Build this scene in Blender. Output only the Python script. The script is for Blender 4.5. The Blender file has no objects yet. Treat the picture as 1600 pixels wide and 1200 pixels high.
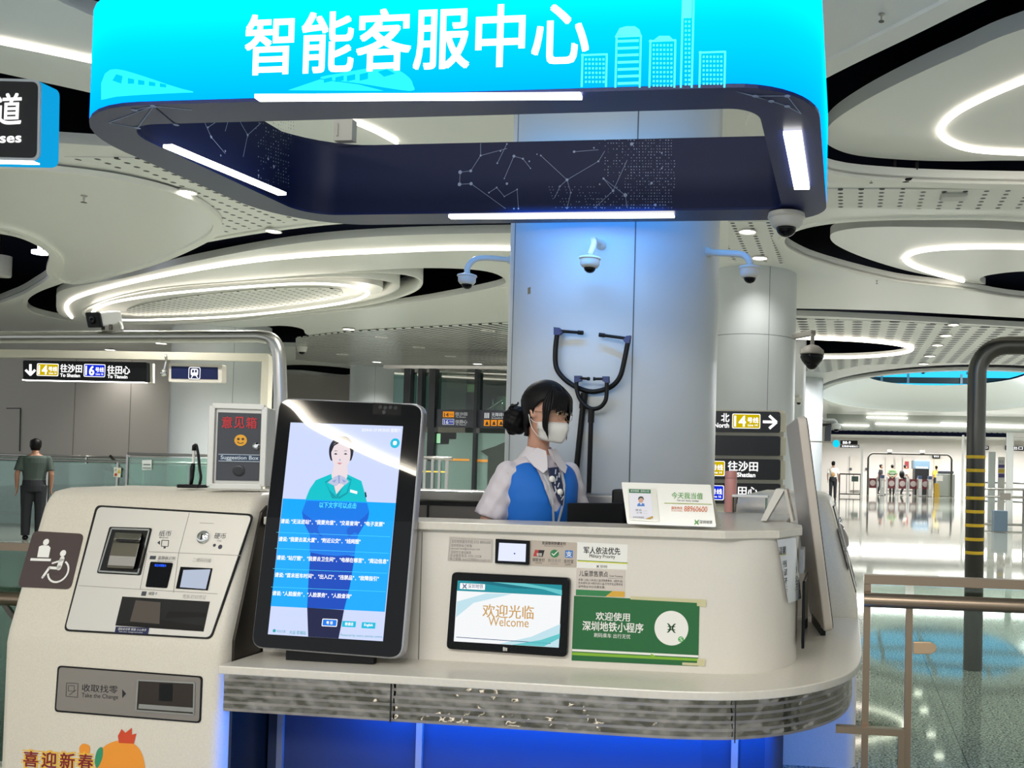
import bpy, bmesh, math, random
from math import sin, cos, pi, radians
from mathutils import Vector, Matrix
from mathutils.geometry import delaunay_2d_cdt

random.seed(7)
SC = bpy.context.scene
COL = SC.collection

# ------------------------------------------------------------------ camera
EYE = Vector((0.0, 0.0, 1.5))
FOC, PPX, PPY = 1400.0, 1150.0, 692.0
ROT = Matrix.Rotation(radians(7), 3, 'Z') @ Matrix.Rotation(radians(91.4), 3, 'X') @ Matrix.Rotation(radians(1.25), 3, 'Z')
cam_data = bpy.data.cameras.new('camera')
cam_data.sensor_width = 36.0
cam_data.sensor_fit = 'HORIZONTAL'
cam_data.lens = FOC / 1600.0 * 36.0
cam_data.shift_x = -(PPX - 800.0) / 1600.0
cam_data.shift_y = (PPY - 600.0) / 1600.0
cam_data.clip_end = 200
cam = bpy.data.objects.new('camera', cam_data)
COL.objects.link(cam)
cam.matrix_world = Matrix.Translation(EYE) @ ROT.to_4x4()
SC.camera = cam

# ------------------------------------------------------------------ world, exposure, big lamps
SC.view_settings.view_transform = 'Standard'
SC.view_settings.look = 'None'
SC.view_settings.exposure = 0.43
SC.view_settings.gamma = 1.0
SC.view_settings.use_curve_mapping = False
SC.cycles.use_denoising = True
SC.cycles.max_bounces = 8
SC.cycles.diffuse_bounces = 4
SC.cycles.glossy_bounces = 4
SC.cycles.transmission_bounces = 6
SC.cycles.transparent_max_bounces = 12
SC.cycles.sample_clamp_indirect = 4.0
SC.cycles.caustics_reflective = False
SC.cycles.caustics_refractive = False
world = bpy.data.worlds.new('hall_ambient')
SC.world = world
world.use_nodes = True
_bg = world.node_tree.nodes['Background']
_bg.inputs[0].default_value = (0.80, 0.84, 0.86, 1)
_bg.inputs[1].default_value = 1.0


def lamp(name, kind, loc, energy, color=(1, 1, 1), size=1.0, size_y=None, aim=(0, 0, -1), spread=180):
    d = bpy.data.lights.new(name, kind)
    d.energy = energy
    d.color = color
    if kind == 'AREA':
        d.shape = 'RECTANGLE' if size_y else 'DISK'
        d.size = size
        if size_y:
            d.size_y = size_y
        d.spread = radians(spread)
    if kind == 'SPOT':
        d.spot_size = radians(spread)
        d.spot_blend = 0.8
        d.shadow_soft_size = size
    o = bpy.data.objects.new(name, d)
    COL.objects.link(o)
    o.location = loc
    o.rotation_euler = Vector(aim).to_track_quat('-Z', 'Y').to_euler()
    return o


# the rows of ceiling lamps of the hall
lamp('hall_lamp_behind_desk', 'AREA', (-1.2, -2.5, 4.1), 330, (1, 0.97, 0.93), 5, 2.0)
lamp('hall_lamp_over_desk', 'AREA', (-1.3, 1.0, 4.1), 15, (0.98, 0.98, 1.0), 2.6, 1.2)
lamp('hall_lamp_security', 'AREA', (6, 36.0, 3.9), 1500, (1, 0.98, 0.96), 14, 3)
lamp('hall_lamp_scanner', 'AREA', (6, 51.0, 3.1), 1600, (1, 0.98, 0.96), 14, 3)
for _x, _y, _e in ((4.6, 5.2, 380), (6.2, 9.4, 480), (8.6, 6.4, 380), (3.0, 13.0, 420), (4.2, 17, 300), (8.5, 17, 300), (4.2, 22, 260), (8.5, 22, 260),
                   (-3.4, 6.6, 380), (-5.6, 9.2, 560), (-8, 8.6, 560), (-9.5, 12, 620), (-6.2, 13, 620), (-12, 14.5, 620), (-8.4, 16.5, 560), (-13.5, 18.5, 420), (-7, 20, 420), (-12.6, 23.3, 300)):
    lamp('hall_downlight', 'SPOT', (_x, _y, 4.15), _e, (1, 0.98, 0.95), 0.08, spread=140)
# spot added to whiten the end column
lamp('column_fill_spot', 'SPOT', (-0.1, 24.2, 4.15), 900, (1, 1, 1), 0.08, aim=(-0.35, 1.0, -0.75), spread=70)
# point lamps added off to one side to brighten the skylight funnel
for _y in (30.0, 34.0):
    lamp('funnel_fill_lamp', 'POINT', (7.0, _y, 4.6), 160, (0.95, 0.98, 1.0))
# blue lamp added under the ring sign to strengthen the wash on the big column
lamp('added_blue_wash', 'AREA', (-1.22, 3.86, 2.63), 2.3, (0.02, 0.36, 1.0), 0.75, 0.03, aim=(0, 0.72, -0.70), spread=140)


# ------------------------------------------------------------------ photograph geometry: sight lines meeting real planes
def ray(px, py):
    return ROT @ Vector(((px - PPX) / FOC, -(py - PPY) / FOC, -1.0))


def on_x(px, py, x):
    d = ray(px, py)
    return EYE + d * (x / d.x)


def on_y(px, py, y):
    d = ray(px, py)
    return EYE + d * (y / d.y)


def on_z(px, py, z):
    d = ray(px, py)
    return EYE + d * ((z - EYE.z) / d.z)


class Face:
    """a flat front in the room: origin, across (u), up (v), outward normal (n)"""

    def __init__(self, o, u, v):
        self.o, self.u = Vector(o), Vector(u).normalized()
        v = Vector(v)
        self.v = (v - self.u * v.dot(self.u)).normalized()
        self.n = self.u.cross(self.v)

    def __call__(self, px, py, off=0.0):
        d = ray(px, py)
        o = self.o + self.n * off
        return EYE + d * ((o - EYE).dot(self.n) / d.dot(self.n))

    def pts(self, pix, off=0.0):
        return [self(x, y, off) for x, y in pix]

    def rect(self, x0, y0, x1, y1, off=0.0):
        """true rectangle on the face whose corners fit the given pixel box"""
        xm, ym = (x0 + x1) / 2, (y0 + y1) / 2
        c = self(xm, ym, off)
        w = abs((self(x1, ym, off) - self(x0, ym, off)).dot(self.u)) / 2
        h = abs((self(xm, y0, off) - self(xm, y1, off)).dot(self.v)) / 2
        return [c - self.u * w + self.v * h, c - self.u * w - self.v * h, c + self.u * w - self.v * h, c + self.u * w + self.v * h]


class LiftedFace(Face):
    """a Face whose drawing is set a few pixels higher than traced, to stand on its support"""
    dy = 0.0

    def __call__(self, px, py, off=0.0):
        return Face.__call__(self, px, py - self.dy, off)


# ------------------------------------------------------------------ small geometry helpers
def curve_pts(pts, closed=False, n=6):
    """Catmull-Rom through the points (any dimension Vectors)"""
    P = [Vector(p) for p in pts]
    k = len(P)
    out = []
    for i in range(k if closed else k - 1):
        if closed:
            a, b, c, d = P[(i - 1) % k], P[i], P[(i + 1) % k], P[(i + 2) % k]
        else:
            a, b, c, d = P[max(i - 1, 0)], P[i], P[i + 1], P[min(i + 2, k - 1)]
        for j in range(n):
            t = j / n
            out.append(0.5 * ((2 * b) + (c - a) * t + (2 * a - 5 * b + 4 * c - d) * t * t + (3 * b - a - 3 * c + d) * t ** 3))
    if not closed:
        out.append(P[-1])
    return out


def rounded(P, r, n=5):
    """round the corners of a planar polygon of 3D points"""
    out = []
    k = len(P)
    for i in range(k):
        a, b, c = P[i - 1], P[i], P[(i + 1) % k]
        ea, ec = (a - b), (c - b)
        rr = min(r, ea.length * 0.48, ec.length * 0.48)
        pa, pc = b + ea.normalized() * rr, b + ec.normalized() * rr
        for j in range(n + 1):
            t = j / n
            out.append(pa * (1 - t) ** 2 + b * 2 * t * (1 - t) + pc * t * t)
    return out


_TEXT = {}


def text_geo(s):
    key = s
    if key not in _TEXT:
        c = bpy.data.curves.new('lettering', 'FONT')
        c.body = s
        c.resolution_u = 3
        c.fill_mode = 'FRONT'
        o = bpy.data.objects.new('lettering', c)
        COL.objects.link(o)
        bpy.context.view_layer.update()
        me = bpy.data.meshes.new_from_object(o.evaluated_get(bpy.context.evaluated_depsgraph_get()))
        V = [v.co.copy() for v in me.vertices]
        Fc = [tuple(p.vertices) for p in me.polygons]
        bpy.data.objects.remove(o)
        bpy.data.curves.remove(c)
        bpy.data.meshes.remove(me)
        x0, x1 = min(v.x for v in V), max(v.x for v in V)
        y0, y1 = min(v.y for v in V), max(v.y for v in V)
        _TEXT[key] = ([((v.x - (x0 + x1) / 2) / (x1 - x0), (v.y - (y0 + y1) / 2) / (y1 - y0)) for v in V], Fc)
    return _TEXT[key]


WLOC = {}


def wloc(o):
    return WLOC.get(o.name, Vector((0, 0, 0)))


class MB:
    def __init__(self):
        self.bm = bmesh.new()
        self.done = 0

    def ink(self, i):
        """give the faces added since the last call material number i"""
        self.bm.faces.ensure_lookup_table()
        for k in range(self.done, len(self.bm.faces)):
            self.bm.faces[k].material_index = i
        self.done = len(self.bm.faces)
        return self

    def face(self, pts):
        vs = [self.bm.verts.new(p) for p in pts]
        try:
            return self.bm.faces.new(vs)
        except ValueError:
            return None

    def prism(self, pts, vec):
        """polygon extruded along vec, closed"""
        vec = Vector(vec)
        a = [self.bm.verts.new(Vector(p)) for p in pts]
        b = [self.bm.verts.new(Vector(p) + vec) for p in pts]
        self.bm.faces.new(a[::-1])
        self.bm.faces.new(b)
        k = len(a)
        for i in range(k):
            self.bm.faces.new([a[i], a[(i + 1) % k], b[(i + 1) % k], b[i]])
        return self

    def box(self, x0, x1, y0, y1, z0, z1):
        return self.prism([(x0, y0, z0), (x1, y0, z0), (x1, y1, z0), (x0, y1, z0)], (0, 0, z1 - z0))

    def obox(self, c, u, v, w):
        """box about centre c with half-extent vectors"""
        c, u, v, w = Vector(c), Vector(u), Vector(v), Vector(w)
        return self.prism([c - u - v - w, c + u - v - w, c + u + v - w, c - u + v - w], w * 2)

    def bar(self, a, b, w, h=None, up=(0, 0, 1)):
        """rectangular bar from a to b"""
        a, b = Vector(a), Vector(b)
        d = (b - a).normalized()
        up = Vector(up)
        if abs(d.dot(up)) > 0.95:
            up = Vector((0, 1, 0))
        s = d.cross(up).normalized()
        t = s.cross(d)
        return self.obox((a + b) / 2, s * w / 2, t * (h or w) / 2, (b - a) / 2)

    def loft(self, rings, cap=True, closed_ring=True):
        R = [[self.bm.verts.new(Vector(p)) for p in r] for r in rings]
        k = len(R[0])
        for i in range(len(R) - 1):
            for j in range(k if closed_ring else k - 1):
                self.bm.faces.new([R[i][j], R[i][(j + 1) % k], R[i + 1][(j + 1) % k], R[i + 1][j]])
        if cap and closed_ring:
            self.bm.faces.new(R[0][::-1])
            self.bm.faces.new(R[-1])
        return self

    def tube(self, path, r, n=10, closed=False, flat=1.0):
        path = [Vector(p) for p in path]
        k = len(path)
        rings = []
        ref = None
        for i, p in enumerate(path):
            if closed:
                d = path[(i + 1) % k] - path[i - 1]
            else:
                d = path[min(i + 1, k - 1)] - path[max(i - 1, 0)]
            d.normalize()
            if ref is None:
                ref = Vector((0, 0, 1)) if abs(d.z) < 0.9 else Vector((1, 0, 0))
            s = d.cross(ref).normalized()
            ref = s.cross(d).normalized()
            rr = r[i] if isinstance(r, (list, tuple)) else r
            rings.append([p + s * cos(2 * pi * j / n) * rr + ref * sin(2 * pi * j / n) * rr * flat for j in range(n)])
        if closed:
            rings.append(rings[0])
            return self.loft(rings, cap=False)
        return self.loft(rings)

    def lathe(self, c, prof, n=24, axis=(0, 0, 1)):
        """profile of (radius, height) about an axis through c"""
        c = Vector(c)
        q = Vector((0, 0, 1)).rotation_difference(Vector(axis)).to_matrix()
        rings = [[c + q @ Vector((max(r, 1e-4) * cos(2 * pi * j / n), max(r, 1e-4) * sin(2 * pi * j / n), h)) for j in range(n)] for r, h in prof]
        return self.loft(rings)

    def ball(self, c, rad, n=16, m=10, rot=None):
        c = Vector(c)
        if not isinstance(rad, (tuple, list, Vector)):
            rad = (rad,) * 3
        rings = []
        for i in range(m + 1):
            t = -pi / 2 + pi * i / m
            ring = []
            for j in range(n):
                p = Vector((rad[0] * max(cos(t), 1e-3) * cos(2 * pi * j / n), rad[1] * max(cos(t), 1e-3) * sin(2 * pi * j / n), rad[2] * sin(t)))
                ring.append(c + (rot @ p if rot else p))
            rings.append(ring)
        return self.loft(rings)

    def text(self, f, s, box, off=0.001, bold=0.0):
        """writing on a Face, fitted to a pixel box (x0, y0, x1, y1)"""
        q = f.rect(*box, off=off)
        return self.text3((q[0] + q[2]) / 2, q[3] - q[0], q[0] - q[1], s, bold)

    def text3(self, c, du, dv, s, bold=0.0):
        """bold: stroke thickening as a share of the letter height, laid as shifted copies of the strokes"""
        V, Fc = text_geo(s)
        c, du, dv = Vector(c), Vector(du), Vector(dv)
        k = bold * dv.length
        sh = [(0, 0)] if not bold else [(-k, 0), (k, 0)] if bold < 0.015 else [(-k, -k), (k, -k), (k, k), (-k, k)]
        du_, dv_ = du.normalized(), dv.normalized()
        nn = du_.cross(dv_)
        for i, (sx, sy) in enumerate(sh):
            c = c + nn * 0.00012
            vs = [self.bm.verts.new(c + du * a + dv * b + du_ * sx + dv_ * sy) for a, b in V]
            for p in Fc:
                try:
                    self.bm.faces.new([vs[i] for i in p])
                except ValueError:
                    pass
        return self

    def rect(self, f, x0, y0, x1, y1, off=0.0, thick=0.0, r=0.0):
        q = f.rect(x0, y0, x1, y1, off)
        return self._plate(f, q, thick, r)

    def quad(self, f, pix, off=0.0, thick=0.0, r=0.0):
        return self._plate(f, f.pts(pix, off), thick, r)

    def _plate(self, f, q, thick, r):
        if r:
            q = rounded(q, r)
        if thick:
            self.prism([p - f.n * thick for p in q], f.n * thick)
        else:
            self.face(q)
        return self

    def disc(self, f, px, py, r, off=0.0, thick=0.0, n=20, ry=None):
        c = f(px, py, off)
        ry = ry or r
        q = [c + f.u * r * cos(2 * pi * i / n) + f.v * ry * sin(2 * pi * i / n) for i in range(n)]
        return self._plate(f, q, thick, 0)

    def sheet(self, outer, holes, z, thick):
        """flat sheet in the plane z with holes, its underside at z, thickness upward"""
        loops = [[Vector((p[0], p[1])) for p in l] for l in [outer] + holes]
        co, ed = [], []
        for l in loops:
            k0, k = len(co), len(l)
            co += l
            ed += [(k0 + i, k0 + (i + 1) % k) for i in range(k)]
        V, _, T, _, _, _ = delaunay_2d_cdt(co, ed, [], 0, 1e-6)

        def inside(x, y, l):
            r = False
            for i in range(len(l)):
                x0, y0, x1, y1 = l[i - 1].x, l[i - 1].y, l[i].x, l[i].y
                if (y0 > y) != (y1 > y) and x < (x1 - x0) * (y - y0) / (y1 - y0) + x0:
                    r = not r
            return r

        keep = []
        for t in T:
            cx, cy = sum(V[i].x for i in t) / 3, sum(V[i].y for i in t) / 3
            if inside(cx, cy, loops[0]) and not any(inside(cx, cy, l) for l in loops[1:]):
                keep.append(t)
        lo = {i: self.bm.verts.new((V[i].x, V[i].y, z)) for t in keep for i in t}
        hi = {i: self.bm.verts.new((V[i].x, V[i].y, z + thick)) for i in lo}
        cnt = {}
        for t in keep:
            self.bm.faces.new([lo[i] for i in t][::-1])
            self.bm.faces.new([hi[i] for i in t])
            for i in range(3):
                e = (t[i], t[(i + 1) % 3])
                cnt[e] = 1
        for a, b in cnt:
            if (b, a) not in cnt:
                self.bm.faces.new([lo[a], lo[b], hi[b], hi[a]])
        return self

    def build(self, name, mat, parent=None, smooth=False, bevel=0.0, sub=0, weld=False, loc=None):
        bm = self.bm
        if weld:
            bmesh.ops.remove_doubles(bm, verts=bm.verts, dist=1e-5)
        me = bpy.data.meshes.new(name)
        if parent is not None:
            base = wloc(parent)
        elif loc is not None:
            base = Vector(loc)
        else:
            xs = [v.co for v in bm.verts]
            base = Vector(((min(v.x for v in xs) + max(v.x for v in xs)) / 2, (min(v.y for v in xs) + max(v.y for v in xs)) / 2, min(v.z for v in xs)))
        for v in bm.verts:
            v.co -= base
        bmesh.ops.recalc_face_normals(bm, faces=bm.faces)
        bm.to_mesh(me)
        bm.free()
        if smooth:
            for p in me.polygons:
                p.use_smooth = True
            if smooth == 'auto':
                me.set_sharp_from_angle(angle=radians(40))
        o = bpy.data.objects.new(name, me)
        COL.objects.link(o)
        if isinstance(mat, (list, tuple)):
            for m in mat:
                me.materials.append(m)
        else:
            me.materials.append(mat)
        if parent is not None:
            o.parent = parent
        else:
            o.location = base
        WLOC[o.name] = base.copy()
        if bevel:
            b = o.modifiers.new('edge', 'BEVEL')
            b.width = bevel
            b.segments = 2
            b.limit_method = 'ANGLE'
            b.angle_limit = radians(40)
        if sub:
            s = o.modifiers.new('smooth', 'SUBSURF')
            s.levels = s.render_levels = sub
        return o


def tag(o, label=None, cat=None, group=None, kind=None):
    if label:
        o['label'] = label
    if cat:
        o['category'] = cat
    if group:
        o['group'] = group
    if kind:
        o['kind'] = kind
    return o


def thing(name, label, cat, loc, group=None):
    o = bpy.data.objects.new(name, None)
    COL.objects.link(o)
    o.empty_display_size = 0.1
    o.location = loc
    WLOC[o.name] = Vector(loc)
    return tag(o, label, cat, group)


def structure(o):
    o['kind'] = 'structure'
    return o


def copy_tree(o, loc=None, rotz=None, parent=None, label=None):
    c = o.copy()
    COL.objects.link(c)
    if parent is not None:
        c.parent = parent
    if loc is not None:
        c.location = loc
    if rotz is not None:
        c.rotation_euler = (0, 0, rotz)
    if label:
        c['label'] = label
    for ch in list(o.children):
        copy_tree(ch, parent=c)
    return c


# ------------------------------------------------------------------ materials
def lin(c):
    if isinstance(c, str):
        c = tuple(int(c[i:i + 2], 16) / 255 for i in (0, 2, 4))
        c = tuple(x / 12.92 if x <= 0.04045 else ((x + 0.055) / 1.055) ** 2.4 for x in c)
    return (*c, 1.0)


def mat(name, color, rough=0.5, metal=0.0, emit=None, strength=0.0, spec=0.5, alpha=1.0, noise=0.0, nscale=30.0, bump=0.0, trans=0.0, coat=0.0):
    m = bpy.data.materials.new(name)
    m.use_nodes = True
    nt = m.node_tree
    b = nt.nodes['Principled BSDF']
    b.inputs['Base Color'].default_value = lin(color)
    b.inputs['Roughness'].default_value = rough
    b.inputs['Metallic'].default_value = metal
    b.inputs['Specular IOR Level'].default_value = spec
    b.inputs['Alpha'].default_value = alpha
    b.inputs['Transmission Weight'].default_value = trans
    b.inputs['Coat Weight'].default_value = coat
    if emit is not None:
        b.inputs['Emission Color'].default_value = lin(emit)
        b.inputs['Emission Strength'].default_value = strength
    if noise or bump:
        tc = nt.nodes.new('ShaderNodeTexCoord')
        nz = nt.nodes.new('ShaderNodeTexNoise')
        nz.inputs['Scale'].default_value = nscale
        nz.inputs['Detail'].default_value = 4
        nt.links.new(tc.outputs['Object'], nz.inputs['Vector'])
        if noise:
            mx = nt.nodes.new('ShaderNodeMix')
            mx.data_type = 'RGBA'
            mx.blend_type = 'MULTIPLY'
            mx.inputs['Factor'].default_value = 1.0
            mx.inputs['A'].default_value = lin(color)
            rp = nt.nodes.new('ShaderNodeValToRGB')
            rp.color_ramp.elements[0].position = 0.3
            rp.color_ramp.elements[0].color = (1 - noise, 1 - noise, 1 - noise, 1)
            rp.color_ramp.elements[1].position = 0.7
            rp.color_ramp.elements[1].color = (1, 1, 1, 1)
            nt.links.new(nz.outputs['Fac'], rp.inputs['Fac'])
            nt.links.new(rp.outputs['Color'], mx.inputs['B'])
            nt.links.new(mx.outputs['Result'], b.inputs['Base Color'])
        if bump:
            bp = nt.nodes.new('ShaderNodeBump')
            bp.inputs['Strength'].default_value = bump
            nt.links.new(nz.outputs['Fac'], bp.inputs['Height'])
            nt.links.new(bp.outputs['Normal'], b.inputs['Normal'])
    return m


def glow(name, color, strength):
    m = bpy.data.materials.new(name)
    m.use_nodes = True
    nt = m.node_tree
    nt.nodes.clear()
    e = nt.nodes.new('ShaderNodeEmission')
    e.inputs[0].default_value = lin(color)
    e.inputs[1].default_value = strength
    o = nt.nodes.new('ShaderNodeOutputMaterial')
    nt.links.new(e.outputs[0], o.inputs[0])
    return m


def glass(name, tint, alpha, rough=0.02):
    """clear pane: mostly transparent with a mirror sheen"""
    m = bpy.data.materials.new(name)
    m.use_nodes = True
    nt = m.node_tree
    nt.nodes.clear()
    t = nt.nodes.new('ShaderNodeBsdfTransparent')
    t.inputs[0].default_value = lin(tint)
    g = nt.nodes.new('ShaderNodeBsdfGlossy')
    g.inputs['Roughness'].default_value = rough
    fr = nt.nodes.new('ShaderNodeFresnel')
    fr.inputs[0].default_value = 1.45
    mu = nt.nodes.new('ShaderNodeMath')
    mu.operation = 'MULTIPLY_ADD'
    mu.inputs[1].default_value = 0.8
    mu.inputs[2].default_value = alpha
    mx = nt.nodes.new('ShaderNodeMixShader')
    o = nt.nodes.new('ShaderNodeOutputMaterial')
    nt.links.new(fr.outputs[0], mu.inputs[0])
    nt.links.new(mu.outputs[0], mx.inputs[0])
    nt.links.new(t.outputs[0], mx.inputs[1])
    nt.links.new(g.outputs[0], mx.inputs[2])
    nt.links.new(mx.outputs[0], o.inputs[0])
    return m


_SCR = {}


def scr(color, strength=1.0):
    """a lit patch of a glass-fronted display"""
    if (color, strength) not in _SCR:
        _SCR[(color, strength)] = mat('display_' + color, '050505', 0.015, emit=color, strength=strength * 0.8, spec=0.25)
    return _SCR[(color, strength)]


_INK = {}


def ink(color, rough=0.55):
    if color not in _INK:
        _INK[color] = mat('print_' + color, color, rough)
    return _INK[color]


def math_node(nt, op, a, b=None):
    n = nt.nodes.new('ShaderNodeMath')
    n.operation = op
    for i, v in enumerate((a, b)):
        if v is None:
            continue
        if isinstance(v, (int, float)):
            n.inputs[i].default_value = v
        else:
            nt.links.new(v, n.inputs[i])
    return n.outputs[0]


def pattern_mat(name, base, dark, kind, sx, sy, size, rough=0.45, rot=0.0, spec=0.5):
    """ceiling boards: round perforations ('holes') or open joints ('slats'), in metres"""
    m = mat(name, base, rough, spec=spec)
    nt = m.node_tree
    b = nt.nodes['Principled BSDF']
    g = nt.nodes.new('ShaderNodeNewGeometry')
    mp = nt.nodes.new('ShaderNodeMapping')
    mp.inputs['Rotation'].default_value = (0, 0, rot)
    nt.links.new(g.outputs['Position'], mp.inputs['Vector'])
    sp = nt.nodes.new('ShaderNodeSeparateXYZ')
    nt.links.new(mp.outputs[0], sp.inputs[0])
    fx = math_node(nt, 'SUBTRACT', math_node(nt, 'FRACT', math_node(nt, 'MULTIPLY', sp.outputs[0], 1 / sx)), 0.5)
    fy = math_node(nt, 'SUBTRACT', math_node(nt, 'FRACT', math_node(nt, 'MULTIPLY', sp.outputs[1], 1 / sy)), 0.5)
    if kind == 'holes':
        dx, dy = math_node(nt, 'MULTIPLY', fx, sx), math_node(nt, 'MULTIPLY', fy, sy)
        d = math_node(nt, 'SQRT', math_node(nt, 'ADD', math_node(nt, 'MULTIPLY', dx, dx), math_node(nt, 'MULTIPLY', dy, dy)))
        f = math_node(nt, 'LESS_THAN', d, size)
    else:
        f = math_node(nt, 'LESS_THAN', math_node(nt, 'ABSOLUTE', fx), size)
    mx = nt.nodes.new('ShaderNodeMix')
    mx.data_type = 'RGBA'
    mx.inputs['A'].default_value = lin(base)
    mx.inputs['B'].default_value = lin(dark)
    nt.links.new(f, mx.inputs['Factor'])
    nt.links.new(mx.outputs['Result'], b.inputs['Base Color'])
    return m


M = {}
M['ceil'] = mat('ceiling_white', 'f0f1ed', 0.28, spec=0.5)
M['ceil_rim'] = mat('ceiling_rim_white', 'f2f2ec', 0.4)
M['plenum'] = mat('plenum_navy', '0a1026', 0.9, spec=0.1)
M['perf'] = pattern_mat('perforated_panel', 'ecedE9', '0c1018', 'holes', 0.20, 0.115, 0.027)
M['perf_fine'] = pattern_mat('fine_perforated_panel', 'ecedE9', '0c1018', 'holes', 0.34, 0.30, 0.10)
M['slat'] = pattern_mat('slat_ceiling', 'e2e4e0', '15181c', 'slats', 0.24, 1, 0.17, rot=0.5, rough=0.2)
M['column'] = mat('column_enamel', 'c6cbcd', 0.36, spec=0.4)
M['column_seam'] = mat('column_seam', '60686c', 0.6)
M['led'] = glow('warm_led_strip', 'fff4e2', 4.6)
M['led_soft'] = glow('white_led_bar', 'fdfbf6', 4.5)
M['down'] = glow('downlight_lens', 'fff6e6', 10.0)
M['white'] = mat('white_panel', 'd9d4cc', 0.35)
M['cream'] = mat('cream_solid_surface', 'd8d2c8', 0.28, noise=0.03, nscale=120)
M['cream_edge'] = mat('cream_top_edge', 'd2ccc0', 0.25, noise=0.06, nscale=60)
M['machine'] = mat('speckled_machine_shell', 'd6cebf', 0.4, noise=0.10, nscale=160)
M['steel'] = mat('brushed_steel', 'b4b2ae', 0.28, metal=1.0, bump=0.03, nscale=40)
M['steel_dark'] = mat('dark_steel', '55524e', 0.35, metal=1.0)
M['bronze'] = mat('brown_steel', '8d7d6c', 0.33, metal=1.0)
M['chrome'] = mat('chrome', 'd8d8d8', 0.08, metal=1.0)
M['black'] = mat('black_plastic', '08090c', 0.45, spec=0.25)
M['blackgloss'] = mat('black_glass', '04050a', 0.015, spec=0.22)
M['navy'] = mat('navy_panel', '101c48', 0.5, spec=0.3)
M['panelgrey'] = mat('silver_panel', 'c9c6c0', 0.33, metal=0.25)
M['midgrey'] = mat('grey_panel', '8a8680', 0.5)
M['darkgrey'] = mat('charcoal_board', '3a3d46', 0.6)
M['wall'] = mat('wall_panel', 'cfc8c0', 0.5)
M['wall_far'] = mat('far_wall_panel', 'd8d2cc', 0.5)
M['ink'] = mat('black_ink', '15161a', 0.6)
M['greyink'] = mat('grey_ink', '77736e', 0.6)
M['paper'] = mat('white_paper', 'e6e4df', 0.5)
M['offwhite'] = mat('off_white_plastic', 'd8d6d0', 0.35)
M['brown'] = mat('brown_sign', '3b2c2b', 0.5)
M['yellow'] = mat('yellow_mark', 'd8b21c', 0.5)
M['green'] = mat('poster_green', '16602f', 0.4)
M['glass'] = glass('clear_glass', 'e9f3ee', 0.02)
M['glass_green'] = glass('green_edge_glass', 'bcd9cc', 0.04)
M['glass_dark'] = glass('dark_glass', '8fa39c', 0.04)
# ================================================================== the hall: floor, ceiling, walls, columns
CZ = 4.2


def floor_material():
    m = mat('polished_granite', '8f9388', 0.05, spec=0.6)
    nt = m.node_tree
    b = nt.nodes['Principled BSDF']
    b.inputs['IOR'].default_value = 1.6
    g = nt.nodes.new('ShaderNodeNewGeometry')
    sp = nt.nodes.new('ShaderNodeSeparateXYZ')
    nt.links.new(g.outputs['Position'], sp.inputs[0])
    fx = math_node(nt, 'FRACT', math_node(nt, 'MULTIPLY', math_node(nt, 'SUBTRACT', sp.outputs[0], 0.6425), 1.25))
    fy = math_node(nt, 'FRACT', math_node(nt, 'MULTIPLY', sp.outputs[1], 1.25))
    jx = math_node(nt, 'LESS_THAN', fx, 0.006)
    jy = math_node(nt, 'LESS_THAN', fy, 0.006)
    j = math_node(nt, 'MAXIMUM', jx, jy)
    nz = nt.nodes.new('ShaderNodeTexNoise')
    nz.inputs['Scale'].default_value = 75
    nz.inputs['Detail'].default_value = 3
    nt.links.new(g.outputs['Position'], nz.inputs['Vector'])
    rp = nt.nodes.new('ShaderNodeValToRGB')
    rp.color_ramp.elements[0].position = 0.38
    rp.color_ramp.elements[0].color = lin('42463d')
    rp.color_ramp.elements[1].position = 0.62
    rp.color_ramp.elements[1].color = lin('b2b6aa')
    nt.links.new(nz.outputs['Fac'], rp.inputs['Fac'])
    mx = nt.nodes.new('ShaderNodeMix')
    mx.data_type = 'RGBA'
    mx.inputs['B'].default_value = lin('23261f')
    nt.links.new(j, mx.inputs['Factor'])
    nt.links.new(rp.outputs['Color'], mx.inputs['A'])
    nt.links.new(mx.outputs['Result'], b.inputs['Base Color'])
    return m


M['floor'] = floor_material()
mb = MB()
mb.box(-34, 28, -10, 58, -0.1, 0)
structure(mb.build('floor', M['floor']))


def C(pix, closed=True, z=CZ, n=5):
    return curve_pts([on_z(x, y, z) for x, y in pix], closed, n)


# ---- openings in the ceiling, traced where they stand in the ceiling plane
hole_a = C([(1200, 205), (1225, 160), (1285, 120), (1420, 53), (1600, -32), (1900, -140), (2250, -60), (2300, 180), (1900, 285), (1600, 284), (1400, 278), (1285, 262)])
hole_b = C([(1226, 375), (1240, 361), (1280, 350), (1350, 343), (1450, 341), (1600, 344), (1900, 370), (2000, 440), (1800, 476), (1600, 465), (1500, 449), (1400, 437), (1290, 410), (1240, 390)])
hole_c = C([(1120, 528), (1235, 527), (1330, 531), (1395, 537), (1424, 545), (1400, 553), (1330, 558), (1235, 558), (1120, 556)])
hole_s = [on_z(x, y, CZ) for x, y in [(1180, 481), (1300, 483), (1400, 486), (1600, 497), (1850, 516), (1850, 532), (1600, 511), (1400, 500), (1300, 495), (1180, 491)]]
hole_l = C([(-150, 82), (0, 114), (150, 147), (250, 172), (340, 205), (400, 232), (330, 238), (245, 233), (150, 227), (60, 221), (-150, 205)])
hole_t = C([(60, -40), (85, -4), (120, 14), (170, 32), (260, 40), (300, 0), (200, -60)])
hole_n = C([(-80, 348), (0, 356), (40, 366), (72, 384), (84, 403), (78, 425), (55, 442), (15, 462), (-80, 490)])
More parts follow.
